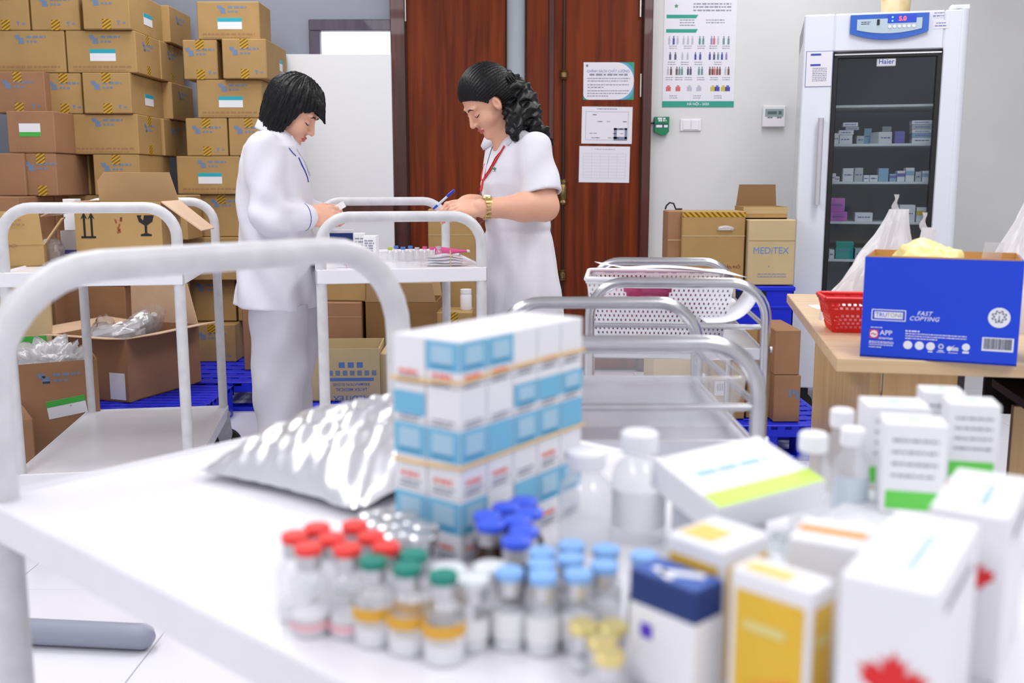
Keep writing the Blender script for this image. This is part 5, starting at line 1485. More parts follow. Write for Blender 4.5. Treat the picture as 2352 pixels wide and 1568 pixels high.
# ---- stack of small cartons tied with rubber bands
sa = R(52.5); sC = Vector((-.046, .858, 0)); SW, SD = .196, .082
ex = Vector((math.cos(sa), math.sin(sa), 0)); ey = Vector((-math.sin(sa), math.cos(sa), 0))
tiers = (.060, .066, .036, .044); nx, ny = 5, 2
z = FZ
tn = ('lowest', 'second', 'third', 'top')
for ti, hh in enumerate(tiers):
    bwx, bdy = SW / nx, SD / ny
    for i in range(nx):
        for j in range(ny):
            c = sC + ex * (bwx * (i + .5)) + ey * (bdy * (j + .5))
            blue = {0: True, 1: True, 2: (i >= 2), 3: (i <= 1)}[ti]
            lab = 'white and blue carton, %s tier of the banded stack, %s column, %s' % (tn[ti], ROWN[i], 'right-hand face side' if j == 0 else 'rear row')
            t = thing('medicine_carton', 'carton in the %s tier of the banded stack, %s in its %s row' % (tn[ti], ROWN[i], 'front' if j == 0 else 'rear'), 'medicine box', (c.x, c.y, z), sa, 'cartons tied in a stack on the nearest trolley')
            put('carton', cached(('mc', ti), lambda: MB().box((0, 0, hh / 2 - .0004), (bwx - .0012, bdy - .0012, hh - .0008), b=.0007).mesh('carton', MW2)), t)
            F_ = face(bwx - .0012, bdy, hh, 'F', -.0002); L_ = face(bwx - .0012, bdy - .0012, hh, 'L', .0002)
            bh_ = min(.030, hh * .6); bv_ = hh - bh_ / 2 - .003
            if ti == 2: bv_ = hh * .45
            if ti == 0: blue = i != 1
            for (vis, M_, fw) in ((j == 0, F_, bwx), (i == 0, L_, bdy)):
                if not vis: continue
                isb = blue if M_ is F_ else (ti != 2 or j == 1) and (ti != 3 or j == 0)
                if isb:
                    me = cached(('mcb', ti, round(fw, 3)), lambda: MB().box((0, 0, .0002), (fw - .002, bh_, .0004)).mesh('blue_band', M_lb))
                    o = put('blue_band', me, t, M_ @ T(0, bv_, 0))
                    if (i + ti) % 3 != 2:
                        me = cached(('mcp', ti, round(fw, 3)), lambda: MB().box((0, 0, .0002), (fw * .62, bh_ * .62, .0004)).mesh('pale_panel', M_lb2))
                        put('pale_panel', me, o, T(0, bh_ * .05, .0005))
                        me = cached(('mcd', ti, round(fw, 3)), lambda: MB().box((0, 0, .0002), (fw * .66, bh_ * .1, .0004)).mesh('dark_line', M_lbd))
                        put('dark_line', me, o, T(0, -bh_ * .34, .0005))
                if hh > .04 and (i in (0, 1, 3)):
                    me = cached(('mcc', round(fw, 3)), lambda: words(MB(), -fw * .3, fw * .25, 0, .004, random.Random(3)).mesh('coral_print', M_coral))
                    put('coral_print', me, t, M_ @ T(0, hh * .22, 0))
                me = cached(('mcg', round(fw, 3)), lambda: words(words(MB(), -fw * .32, fw * .32, 0, .002, random.Random(4)), -fw * .32, fw * .2, -.004, .002, random.Random(5)).mesh('grey_print', M_ink))
                put('grey_print', me, t, M_ @ T(0, hh * .12, 0))
    z += hh
M_rband = mat('rubber_band', (240, 196, 120), .5)
def rband(zb, nm, sag=.004):
    o = .0012; pts = []
    P4 = [(-o, -o), (SW + o, -o), (SW + o, SD + o), (-o, SD + o)]
    for k in range(4):
        a, b_ = P4[k], P4[(k + 1) % 4]
        for s in range(6):
            u = s / 6
            c = sC + ex * (a[0] + (b_[0] - a[0]) * u) + ey * (a[1] + (b_[1] - a[1]) * u)
            pts.append((c.x, c.y, zb + sag * math.sin(k * 1.5 + u * 2)))
    o = MB().tube(pts, .0014, 6, closed=True).build('rubber_band', M_rband, None, 60)
    tag(o, nm, 'rubber band', 'rubber bands round the carton stack')
rband(FZ + .060 + .066 + .036 + .006, 'upper tan rubber band round the stack of blue and white cartons')
rband(FZ + .060 + .030, 'lower tan rubber band round the stack of blue and white cartons', .003)
# ---- foil pouch
M_foil = mat('foil_silver', (232, 233, 238), .3, .85)
def foil(u, v):
    x, y = (u - .5) * .35, (v - .5) * .25
    e = max(0, 1 - (2 * abs(u - .5)) ** 3.2) * max(0, 1 - (2 * abs(v - .5)) ** 3.2)
    tri = lambda w: abs(((w / PI) % 2) - 1) * 2 - 1
    n = .0034 * tri(17 * u + 11 * v + 2 * math.sin(7 * v)) + .003 * tri(23 * v - 13 * u + 1.5 * math.sin(9 * u)) + .0024 * tri(41 * u + 29 * v + 2 * math.sin(11 * u)) + .002 * tri(57 * v - 43 * u)
    return x * (1 - .06 * math.sin(PI * v)), y, .006 + .058 * e ** .7 + n * (.25 + .75 * e ** .4) + .012 * (1 - v) * math.sin(PI * u * 1.5) ** 2
fo = thing('foil_pouch', 'big crumpled silver foil pouch lying left of the carton stack', 'foil pouch', (-.165, 1.195, FZ + .004), R(56))
MB().grid(foil, 60, 44).build('foil_top', M_foil, fo, 30, recalc=False)
MB().grid(lambda u, v: ((u - .5) * .35 * (1 - .06 * math.sin(PI * v)), (v - .5) * .25, -.003 + .0085 * (max(abs(u - .5), abs(v - .5)) * 2) ** 6), 24, 20).build('foil_bottom', M_foil, fo, 50, recalc=False)
# ---- vials
M_vial = film('vial_glass', (240, 242, 245), .16, .08, .03, .5)
M_amber = mat('amber_glass', (46, 22, 12), .12, coat=.5)
M_powder = mat('vial_powder', (240, 240, 244), .8)
M_crimp = mat('crimp_alu', (206, 206, 210), .3, .8)
CAPS = {'red': mat('cap_red', (246, 62, 56), .4), 'green': mat('cap_green', (18, 132, 116), .4), 'navy': mat('cap_cobalt', (62, 98, 240), .4), 'sky': mat('cap_sky', (138, 186, 244), .4), 'gold': mat('cap_gold', (226, 208, 140), .3, .5),
        'silver': mat('cap_alu', (216, 218, 222), .25, .85), 'clear': mat('cap_clear', (226, 230, 234), .25)}
def vial(px, py, h, r, cap, label, group, body=None, rc=None, lab=None, ang=0.0, fill=.3, capscale=1.0):
    q = onz(px, py, FZ + h)
    t = thing('vial', label, 'vial', (q.x, q.y, FZ), ang, group)
    rc = rc or .0104
    hn = h - .017
    prof = [(0, .0), (r * .94, .0), (r, .003), (r, hn * .72), (r * .93, hn * .80), (rc * .72, hn * .95), (rc * .72, hn)]
    key = (cap, round(h, 3), round(r, 4), body.name if body else '')
    put('bottle', cached(('vb',) + key, lambda: MB().lathe(prof + [(0, hn)], 20).mesh('bottle', body or M_vial, 40)), t)
    if fill and body is None:
        put('powder', cached(('vp',) + key, lambda: MB().lathe([(0, .001), (r * .9, .001), (r * .92, .004), (r * .92, hn * fill), (0, hn * fill)], 16).mesh('powder', M_powder, 40)), t)
    put('crimp', cached(('vc',) + key, lambda: MB().lathe([(rc * .7, hn - .002), (rc * .96, hn - .001), (rc * .96, h - .006), (rc * .6, h - .006)], 18).mesh('crimp', M_crimp, 40)), t)
    put('cap', cached(('vk',) + key, lambda: MB().lathe([(0, h - .0065), (rc, h - .0065), (rc * 1.04, h - .005), (rc * 1.04, h - .0008), (rc * .95, h), (0, h)], 20).mesh('cap', CAPS[cap], 40)), t)
    if lab:
        (lm, z0, z1, a0, a1, lb2) = lab
        def arc(zz0, zz1, aa0, aa1, rr): return MB().grid(lambda u, v: (rr * math.cos(aa0 + (aa1 - aa0) * u), rr * math.sin(aa0 + (aa1 - aa0) * u), zz0 + (zz1 - zz0) * v), 14, 2)
        o = put('label', cached(('vl', lm.name, lb2.name if lb2 else '') + key + (round(z0, 3), round(a0, 2)), lambda: arc(z0, z1, a0, a1, r + .0003).mesh('label', lm, 180)), t)
        if lb2: put('label_band', cached(('vl2', lb2.name) + key, lambda: arc(z0 + (z1 - z0) * .68, z1, a0, a1, r + .0006).mesh('label_band', lb2, 180)), o)
    return t
M_lw = mat('vial_label', (238, 238, 240), .5); M_lpink = mat('label_pink', (240, 190, 200), .5); M_lamber = mat('label_amber', (226, 172, 60), .5)
A0, A1 = -PI * .95, -PI * .05
LABR = (M_lw, .008, .028, A0, A1, None)
for px, py, lb in ((728, 1206, 'left one of the two at the back'), (815, 1201, 'right one of the two at the back'), (677, 1224, 'leftmost of the middle row'), (762, 1229, 'centre of the middle row'), (852, 1225, 'rightmost of the middle row'),
                   (708, 1250, 'leftmost of the front row'), (797, 1253, 'centre of the front row'), (887, 1249, 'rightmost of the front row')):
    t = vial(px, py, .070, .0155, 'red', 'clear vial with a red cap, ' + lb, 'red-capped vials on the nearest trolley', lab=(M_lpink, .006, .012, A0, A1, None) if py > 1240 else None)
for px, py, lb in ((950, 1268, 'furthest back'), (857, 1281, 'leftmost'), (935, 1297, 'second from the left'), (1018, 1315, 'nearest and rightmost')):
    vial(px, py, .066, .0160, 'green', 'clear vial with a dark green cap, ' + lb, 'green-capped vials on the nearest trolley', lab=(M_lamber, .022, .032, A0, A1 if py < 1310 else -PI * .3, None))
for k, (px, py, lb) in enumerate(((1203, 1146, 'at the very back'), (1163, 1159, 'second row, left'), (1215, 1171, 'second row, right'), (1120, 1179, 'at the far left, behind another'), (1187, 1189, 'in the middle'), (1127, 1199, 'leftmost of the front ones'), (1203, 1213, 'right, behind the nearest'), (1186, 1236, 'nearest of all'))):
    vial(px, py, .056, .0135, 'navy', 'brown vial with a cobalt blue cap, ' + lb, 'brown vials with cobalt caps', body=M_amber, rc=.0122)
for k, (px, py, lb) in enumerate(((1313, 1247, 'back row, middle'), (1392, 1256, 'back row, right'), (1245, 1262, 'back row, left'), (1480, 1271, 'alone at far right'), (1311, 1277, 'second row, middle'), (1388, 1292, 'second row, right'), (1244, 1290, 'second row, left'), (1328, 1312, 'front, third from left'), (1247, 1317, 'front, second from left'), (1170, 1307, 'front, leftmost'))):
    vial(px, py, .060, .0128, 'sky', 'slim vial with a sky blue cap, ' + lb, 'sky-capped vials on the nearest trolley', rc=.0104, fill=.62, lab=(M_lw, .010, .030, A0, A1, None))
for k, (px, py) in enumerate(((853, 1178), (880, 1172), (905, 1183), (932, 1178), (868, 1196), (895, 1205), (924, 1203), (952, 1196), (978, 1205), (910, 1225), (942, 1222), (970, 1228))):
    vial(px, py, .046, .0115, 'silver', 'silver-capped ampoule, %s from the back of the shiny cluster' % (ROWN + ['eleventh', 'twelfth'])[k], 'silver-capped ampoules', rc=.0112)
for k, (px, py, lb) in enumerate(((1030, 1300, 'behind the nearest green cap'), (1126, 1296, 'beside the leftmost sky cap'), (1083, 1322, 'between green and sky caps'))):
    vial(px, py, .056, .0125, 'clear', 'small clear-capped vial ' + lb, 'clear-capped vials', rc=.0125, lab=(M_lw, .010, .026, A0, A1, None))
for k, (px, py, lb) in enumerate(((1340, 1430, 'back left'), (1408, 1432, 'back right'), (1383, 1463, 'middle'), (1400, 1497, 'nearest'))):
    vial(px, py, .034, .0098, 'gold', 'tiny gold-capped vial, %s of the four by the navy box' % lb, 'gold-capped vials', rc=.0104, fill=.5)
# ---- infusion bottles
M_pet = film('infusion_bottle', (240, 243, 247), .25, .12, .04, .5)
M_petw = mat('bottle_cap_white', (244, 244, 248), .4)
def bottle(loc, h, r, label, tilt=None, lab=None, ridges=False):
    t = thing('infusion_bottle', label, 'bottle', loc, 0, 'clear infusion bottles on the nearest trolley')
    MB().lathe([(0, 0), (r * .95, 0), (r, .004), (r, h * .58), (r * .92, h * .66), (r * .55, h * .76), (r * .55, h * .84), (0, h * .84)], 22).build('bottle', M_pet, t, 40)
    MB().lathe([(0, h * .82), (r * .68, h * .82), (r * .7, h * .85), (r * .7, h * .98), (r * .6, h), (0, h)], 20).build('cap', M_petw, t, 40)
    if lab: MB().grid(lambda u, v: ((r + .0004) * math.cos(A0 + (A1 - A0) * u), (r + .0004) * math.sin(A0 + (A1 - A0) * u), h * (.15 + .35 * v)), 16, 2).build('label', lab, t, 180)
    return t
bottle((.070, .905, FZ), .095, .026, 'clear infusion bottle right behind the carton stack')
bottle((.122, .925, FZ), .108, .026, 'taller clear infusion bottle beside the white and lime carton', lab=M_lw)
# flat white carton as a platform, boxes with green bands on it
pf = mbox((.375, .885, FZ), .21, .17, .022, 'flat white carton lying under the green-banded boxes', MW2, R(50))
PZ2 = FZ + .0226
M_grn = mat('band_green', (104, 214, 84), .45); M_lime = mat('band_lime', (196, 232, 84), .45)
def gbox(px, py, w, d, h, rz, label, band=True):
    q = onz(px, py, PZ2)
    t = mbox((q.x, q.y, PZ2), w, d, h, label, MW2, rz)
    if band:
        for sd in 'FR':
            fw = w if sd == 'F' else d
            p = MB(); rect(p, 0, h * .16, fw * .86, h * .2); p.build('green_band', M_grn, t, M=face(w, d, h, sd, .0002))
    p = MB()
    for k in range(4): words(p, -w * .36, w * .36, h * (.82 - .13 * k), .0025, rng)
    p.build('print', M_ink, t, M=face(w, d, h, 'F', .0002))
    p = MB(); rect(p, 0, 0, w * .2, d * .12); p.build('green_mark', M_grn, t, M=face(w, d, h, 'T', .0002))
    return t
gbox(2085, 1165, .058, .046, .090, R(-14), 'white box with a green base band, front of the green-banded group')
gbox(2042, 1105, .064, .05, .088, R(-8), 'white box behind and left of the green-banded front box')
gbox(2218, 1092, .052, .045, .085, R(-14), 'white box at right of the green-banded group')
gbox(2150, 1060, .045, .04, .086, R(-12), 'white box tucked at the back of the green-banded group')
bottle((.296, .950, FZ), .100, .020, 'slim clear bottle with a white cap in front of the desk leg', lab=None)
bottle((.347, .985, FZ), .096, .018, 'slim clear bottle beside the green-banded boxes', lab=mat('label_ice', (214, 226, 238), .5))
bottle((.352, 1.035, FZ), .104, .018, 'slim clear bottle hidden behind its twin by the green-banded boxes')
# white carton with a lime stripe, propped on a smaller one
pr = mbox((.205, .945, FZ), .075, .06, .05, 'small white carton propping up the lime-striped carton', MW2, R(40))
L3, F3, B3 = onz(1502, 1052, .862), onz(1652, 1168, .838), onz(1702, 976, .872)
e1 = (B3 - L3); 
Mx = frame(L3, e1, -(F3 - L3))
LW, LD, LH = e1.length, (F3 - L3).length, .03
Mx = frame(L3, F3 - L3, B3 - L3)
lt = thing('lime_carton', 'white carton with a lime green stripe, propped at an angle', 'medicine box', M=Mx)
LX, LY = (F3 - L3).length, (B3 - L3).length
MB().box((LX / 2, LY / 2, -LH / 2), (LX, LY, LH), b=.0012).build('carton', MW2, lt)
p = MB(); rect(p, LX * .87, LY * .5, LX * .24, LY * .98); p.build('lime_stripe', M_lime, lt, M=T(0, 0, .0002))
p = MB(); words(p, -LY * .35, LY * .3, 0, .009, rng); p.build('print', mat('ink_pale_blue', (170, 206, 236), .6), lt, M=T(LX * .42, LY * .5, .0002) @ RZ(PI / 2))
# clear pouches between the bottles
crumple('clear_pouch', 'clear crumpled pouch below the lime-striped carton', 'pouch', (.262, .80, FZ), .14, .12, .045, film('pouch_clear', (222, 236, 240), .45, .15, .1), 71, 30, .3, .6)
crumple('white_pouch', 'white crumpled pouch behind the orange cartons', 'pouch', (.19, .77, FZ), .08, .07, .05, M_filmw, 72, 26, .3, .2)
# ---- near cartons: navy, orange, maple
t, W, D, h = box3(FZ + .082, (1598, 1362), (1445, 1305), (1660, 1335), 'navy and white carton nearest the gold-capped vials', MW2, wr=.030, wl=.056)
M_navy2 = mat('carton_navy', (14, 50, 116), .45); M_navyt = mat('carton_navy_top', (60, 96, 176), .45)
MB().box((0, 0, h - .0115), (W + .0006, D + .0006, .0235), b=.0012).build('navy_top', M_navy2, t)
p = MB(); rect(p, 0, 0, W * .98, D * .98); o = p.build('top_panel', M_navyt, t, M=T(0, 0, h + .0004))
p = MB(); rect(p, .002, -.004, .008, .03, ang=.5); rect(p, -.006, .006, .006, .022, ang=-.4); p.build('white_print', MW, o, M=T(0, 0, .0005))
p = MB(); rect(p, -.012, h * .52, .010, .010); p.build('violet_mark', mat('print_violet', (84, 50, 200), .5), t, M=face(W, D, h, 'L', .0004))
M_or = mat('carton_amber', (240, 190, 62), .45, var=.12, vscale=18, rgb2=(222, 184, 48)); M_or2 = mat('carton_orange', (246, 150, 60), .45)
def orange(t, W, D, h, top=True):
    for sd, fw in (('F', W), ('L', D)):
        p = MB(); rect(p, 0, h * .46, fw * .84, h * .84); o = p.build('amber_panel', M_or, t, M=face(W, D, h, sd, .0002))
        p = MB(); rect(p, -fw * .05, h * .66, fw * .5, h * .06); p.build('pale_print', mat('print_cream', (226, 214, 140), .5), o, M=T(0, 0, .0005))
        p = MB(); rect(p, fw * .1, h * .2, fw * .6, h * .26, ang=.4); p.build('orange_sweep', M_or2, o, M=T(0, 0, .0005))
    if top:
        p = MB(); rect(p, -W * .1, D * .12, W * .5, D * .55); p.build('amber_top', mat('print_amber_pale', (250, 206, 110), .5), t, M=T(0, 0, h + .0002))
t, W, D, h = box3(FZ + .100, (1868, 1362), (1672, 1305), (1925, 1335), 'amber and white carton between the navy and maple leaf cartons', MW2, wr=.028); orange(t, W, D, h)
t, W, D, h = box3(FZ + .099, (1662, 1268), (1526, 1225), (1790, 1222), 'amber and white carton behind the navy carton', MW2, wr=.055); orange(t, W, D, h)
t, W, D, h = box3(FZ + .098, (1985, 1262), (1812, 1230), (2010, 1200), 'white carton with an amber strip lying behind the amber cartons', MW2, wr=.05)
p = MB(); rect(p, 0, 0, W * .3, D * .9); p.build('amber_strip', M_or2, t, M=T(0, 0, h + .0002))
for (c, l, r, lb) in (((2155, 1365), (1925, 1325), (2310, 1215), 'large white carton with a red maple leaf, nearest right corner'), ((2322, 1192), (2132, 1168), (2420, 1105), 'white carton with a red maple leaf behind the nearest one')):
    t, W, D, h = box3(FZ + .12, c, l, r, lb, MW2)
    maple(t, face(W, D, h, 'L', .0003) @ T(.006, h * (.50 if c[0] < 2200 else .62), 0), .021 if c[0] < 2200 else .014)
    p = MB(); words(p, -W * .3, W * .3, h * .84, .006, rng); p.build('print', M_ink, t, M=face(W, D, h, 'F', .0002))
    p = MB(); words(p, -W * .3, W * .2, 0, .005, rng); p.build('top_print', mat('ink_pale_blue', (170, 206, 236), .6), t, M=T(0, -.005, h + .0002))
# ---- grey pipe on the floor
g0, g1 = onz(-120, 1440, .034), onz(345, 1462, .034)
o = MB().tube([g0, g0 + (g1 - g0) * .9, g0 + (g1 - g0) * .97, g1, g1 + (g1 - g0) * .02], [.031, .031, .031, .024, .008], 20).build('grey_pipe', mat('pipe_grey', (150, 154, 172), .45), None, 60)
tag(o, 'grey round-ended tube lying on the floor below the nearest trolley', 'tube')
# ================================================================== people (implicit surfaces turned into meshes)
def net(fn, lo, hi, vox):
    """surface-nets mesh of fn(x, y, z) < 0"""
    lo, hi = np.array(lo, float), np.array(hi, float)
    n = np.ceil((hi - lo) / vox).astype(int) + 1
    ax = [lo[k] + vox * np.arange(n[k]) for k in range(3)]
    F = np.empty(n, np.float32)
    YY, ZZ = np.meshgrid(ax[1], ax[2], indexing='ij')
    step = max(1, int(400000 / (n[1] * n[2])))
    for i in range(0, n[0], step):
        xs = ax[0][i:i + step]
        sh = (len(xs), n[1], n[2])
        X = np.broadcast_to(xs[:, None, None], sh); Y = np.broadcast_to(YY[None], sh); Z = np.broadcast_to(ZZ[None], sh)
        F[i:i + step] = fn(X, Y, Z)
    S = F < 0
    c = [S[a:n[0] - 1 + a, b:n[1] - 1 + b, d:n[2] - 1 + d] for a in (0, 1) for b in (0, 1) for d in (0, 1)]
    allc = c[0].copy(); anyc = c[0].copy()
    for q in c[1:]: allc &= q; anyc |= q
    act = anyc & ~allc
    idx = np.argwhere(act)
    I = -np.ones(act.shape, np.int64); I[act] = np.arange(len(idx))
    pos = np.zeros((len(idx), 3)); cnt = np.zeros(len(idx))
    for d in range(3):
        o1, o2 = [k for k in range(3) if k != d]
        for a in (0, 1):
            for b in (0, 1):
                p = idx.copy(); p[:, o1] += a; p[:, o2] += b
                q = p.copy(); q[:, d] += 1
                f0 = F[p[:, 0], p[:, 1], p[:, 2]]; f1 = F[q[:, 0], q[:, 1], q[:, 2]]
                m = (f0 < 0) != (f1 < 0)
                t = np.where(m, f0 / np.where(m, f0 - f1, 1), 0)
                w = p.astype(float); w[:, d] += t
                pos[m] += w[m]; cnt[m] += 1
    V = lo + vox * pos / cnt[:, None]
    faces = []
    for d in range(3):
        o1, o2 = (d + 1) % 3, (d + 2) % 3
        A = np.moveaxis(S, d, 0)
        ch = A[:-1] != A[1:]
        ch = np.moveaxis(ch, 0, d)
        e = np.argwhere(ch)
        e = e[(e[:, o1] > 0) & (e[:, o2] > 0) & (e[:, o1] < n[o1] - 1) & (e[:, o2] < n[o2] - 1)]
        def cell(a, b):
            q = e.copy(); q[:, o1] -= a; q[:, o2] -= b
            return I[q[:, 0], q[:, 1], q[:, 2]]
        Q = np.stack([cell(1, 1), cell(0, 1), cell(0, 0), cell(1, 0)], 1)
        s = S[e[:, 0], e[:, 1], e[:, 2]]
        Q[~s] = Q[~s][:, ::-1]
        faces.append(Q)
    Fc = np.concatenate(faces)
    return V, Fc[(Fc >= 0).all(1)]
def mesh_np(name, parts, mats, zones=None):
    vs, fs, off = [], [], 0
    for V, Fq in parts:
        vs.append(V); fs.append(Fq + off); off += len(V)
    V = np.concatenate(vs); Fq = np.concatenate(fs)
    me = bpy.data.meshes.new(name)
    me.vertices.add(len(V)); me.vertices.foreach_set('co', V.astype(np.float32).ravel())
    me.loops.add(len(Fq) * 4); me.loops.foreach_set('vertex_index', Fq.astype(np.int32).ravel())
    me.polygons.add(len(Fq)); me.polygons.foreach_set('loop_start', (np.arange(len(Fq)) * 4).astype(np.int32))
    me.update(calc_edges=True)
    for m in mats: me.materials.append(m)
    if zones is not None:
        cen = V[Fq].mean(1)
        me.polygons.foreach_set('material_index', zones(cen).astype(np.int32))
    me.polygons.foreach_set('use_smooth', np.ones(len(Fq), bool))
    me.validate(); me.update()
    return me
sq = np.sqrt
def rcone(a, b, ra, rb):
    a, b = np.array(a, float), np.array(b, float); ba = b - a; L = (ba ** 2).sum() + 1e-12
    def f(X, Y, Z):
        px, py, pz = X - a[0], Y - a[1], Z - a[2]
        t = np.clip((px * ba[0] + py * ba[1] + pz * ba[2]) / L, 0, 1)
        return sq((px - t * ba[0]) ** 2 + (py - t * ba[1]) ** 2 + (pz - t * ba[2]) ** 2) - (ra + (rb - ra) * t)
    return f
def ell(c, r):
    def f(X, Y, Z):
        x, y, z = X - c[0], Y - c[1], Z - c[2]
        k0 = sq((x / r[0]) ** 2 + (y / r[1]) ** 2 + (z / r[2]) ** 2)
        k1 = sq((x / r[0] ** 2) ** 2 + (y / r[1] ** 2) ** 2 + (z / r[2] ** 2) ** 2) + 1e-9
        return k0 * (k0 - 1) / k1
    return f
def smin(a, b, k):
    h = np.clip(.5 + .5 * (b - a) / k, 0, 1)
    return b + (a - b) * h - k * h * (1 - h)
def smax(a, b, k): return -smin(-a, -b, k)
def union(prims, k):
    def f(X, Y, Z):
        d = prims[0](X, Y, Z)
        for p in prims[1:]: d = smin(d, p(X, Y, Z), k)
        return d
    return f
def placed(fn, M_):           # fn lives in a local frame; M_ maps it into the figure's frame
    A = np.array(M_.inverted())
    def f(X, Y, Z):
        return fn(A[0, 0] * X + A[0, 1] * Y + A[0, 2] * Z + A[0, 3], A[1, 0] * X + A[1, 1] * Y + A[1, 2] * Z + A[1, 3], A[2, 0] * X + A[2, 1] * Y + A[2, 2] * Z + A[2, 3])
    return f
def loft(tab, e=2.3):
    t = np.array(sorted(tab), float)
    def f(X, Y, Z):
        xb, xf, b, yc = (np.interp(Z, t[:, 0], t[:, k]) for k in (1, 2, 3, 4))
        xc, a = (xb + xf) / 2, (xf - xb) / 2
        r = (np.abs((X - xc) / a) ** e + np.abs((Y - yc) / b) ** e) ** (1 / e)
        d = (r - 1) * np.minimum(a, b)
        return np.maximum(d, np.maximum(t[0, 0] - Z, Z - t[-1, 0]))
    return f
# ---- a head: face towards +x, up +z
_face = union([ell((-.012, 0, .03), (.096, .077, .088)), ell((.028, 0, -.045), (.058, .056, .075)), ell((.045, 0, -.095), (.032, .034, .026))], .03)
def head_sdf(X, Y, Z):
    Ya = np.abs(Y)
    d = _face(X, Y, Z)
    d = smin(d, ell((.056, .036, -.038), (.03, .03, .03))(X, Ya, Z), .02)          # cheeks
    d = smin(d, ell((.074, .022, .018), (.016, .03, .010))(X, Ya, Z), .014)         # brow
    d = smax(d, -ell((.098, .031, -.004), (.014, .019, .011))(X, Ya, Z), .012)      # eye hollow
    d = smin(d, ell((.074, .031, -.006), (.0125, .0145, .0115))(X, Ya, Z), .004)    # lids
    d = smin(d, rcone((.084, 0, .004), (.104, 0, -.036), .0075, .0105)(X, Y, Z), .012)   # nose
    d = smin(d, ell((.094, .011, -.040), (.009, .007, .007))(X, Ya, Z), .005)
    d = smin(d, ell((.086, 0, -.064), (.012, .020, .0055))(X, Y, Z), .005)          # lips
    d = smin(d, ell((.084, 0, -.075), (.012, .017, .0062))(X, Y, Z), .005)
    d = smin(d, ell((.076, 0, -.102), (.014, .018, .013))(X, Y, Z), .014)           # chin
    d = smin(d, ell((.006, .076, -.012), (.015, .009, .027))(X, Ya, Z), .006)      # ears
    d = smax(d, -ell((.011, .087, -.009), (.0085, .009, .016))(X, Ya, Z), .003)
    return d
def surf_x(y, z):
    xs = np.linspace(.15, .02, 300)
    v = head_sdf(xs, np.full(300, y), np.full(300, z))
    k = np.argmax(v < 0)
    return xs[k]
M_skin = mat('skin', (226, 172, 146), .5, sss=.12, var=.04, vscale=12)
M_lip = mat('lips', (190, 104, 98), .4)
M_hair = mat('hair_black', (9, 8, 10), .40, spec=.32, var=.3, vscale=30, stretch=(1, 1, .2))
M_brow = mat('brow_dark', (44, 32, 30), .6)
M_coat = mat('coat_white', (222, 221, 230), .75, bump=.08, bscale=40)
M_trou = mat('trousers_white', (206, 204, 214), .75, bump=.08, bscale=40)
M_shoe = mat('shoe_dark', (60, 54, 56), .5)
def face_parts(parent, HM, closed=True):
    for s in (-1, 1):
        br = [(surf_x(s * y, z) + .001, s * y, z) for y, z in ((.012, .016), (.022, .021), (.034, .021), (.046, .015))]
        MB().tube([HM @ Vector(p) for p in br], [.0022, .003, .0028, .0012], 8).build('eyebrow', M_brow, parent, 60)
        ey = [(surf_x(s * y, z) + .0006, s * y, z) for y, z in ((.019, -.011), (.026, -.0145), (.034, -.015), (.042, -.012), (.046, -.009))]
        MB().tube([HM @ Vector(p) for p in ey], [.0010, .0018, .002, .0018, .0012], 8).build('eyelashes', M_brow, parent, 60)
def lip_zone(HM):
    A = np.array(HM.inverted())
    def z(c):
        p = c @ A[:3, :3].T + A[:3, 3]
        return ((((p[:, 0] - .094) / .016) ** 2 + (p[:, 1] / .0225) ** 2 + ((p[:, 2] + .0695) / .0105) ** 2) < 1).astype(int)
    return z
def hand_prims(curl=(.5, .6, .5), spread=0.0, side=1, thumb=((.022, .030, -.008), (.050, .044, -.022), (.078, .034, -.030)), curls=None):
    pr = [ell((.045, 0, 0), (.052, .040, .0165)), rcone((-.03, 0, 0), (.02, 0, 0), .026, .026), rcone((.03, .024 * side, -.004), (.075, .026 * side, -.002), .014, .011), rcone((.03, -.022 * side, -.004), (.072, -.026 * side, -.002), .014, .010)]
    for k, (y, L) in enumerate(((.027, .068), (.0095, .076), (-.0085, .071), (-.0255, .056))):
        c = curls[k] if curls else curl
        p = Vector((.082 - .004 * (k == 3) - .002 * (k == 0), y * side, .002)); a = 0; yaw = spread * (1.5 - k) * side
        for j, (fr_, cc) in enumerate(zip((.45, .30, .25), c)):
            a += cc
            q = p + Vector((math.cos(a) * math.cos(yaw), math.sin(yaw) * math.cos(a), -math.sin(a))) * L * fr_
            pr.append(rcone(p, q, (.0088, .0080, .0072)[j] * (.88 if k == 3 else 1), (.0080, .0072, .0062)[j] * (.88 if k == 3 else 1)))
            p = q
    t = [Vector((a, b * side, c)) for a, b, c in thumb]
    pr += [rcone(t[0], t[1], .0125, .0098), rcone(t[1], t[2], .0098, .0075)]
    return union(pr, .006)
def march(fn, M_world, px, py, t0=2.6, t1=4.4):     # first point of a figure's surface seen at a pixel, in the figure's frame
    Mi = M_world.inverted(); o = Mi @ Vector((0, 0, CAM_H)); r = (Mi.to_3x3() @ ray(px, py))
    ts = np.linspace(t0, t1, 1400)
    v = fn(o.x + r.x * ts, o.y + r.y * ts, o.z + r.z * ts)
    k = int(np.argmax(v < 0)) if (v < 0).any() else int(np.argmin(v))
    t = ts[k]
    return o + r * t - r * .003
def bounds(*pts, pad=.06):
    a = np.array([tuple(p) for p in pts]); return a.min(0) - pad, a.max(0) + pad

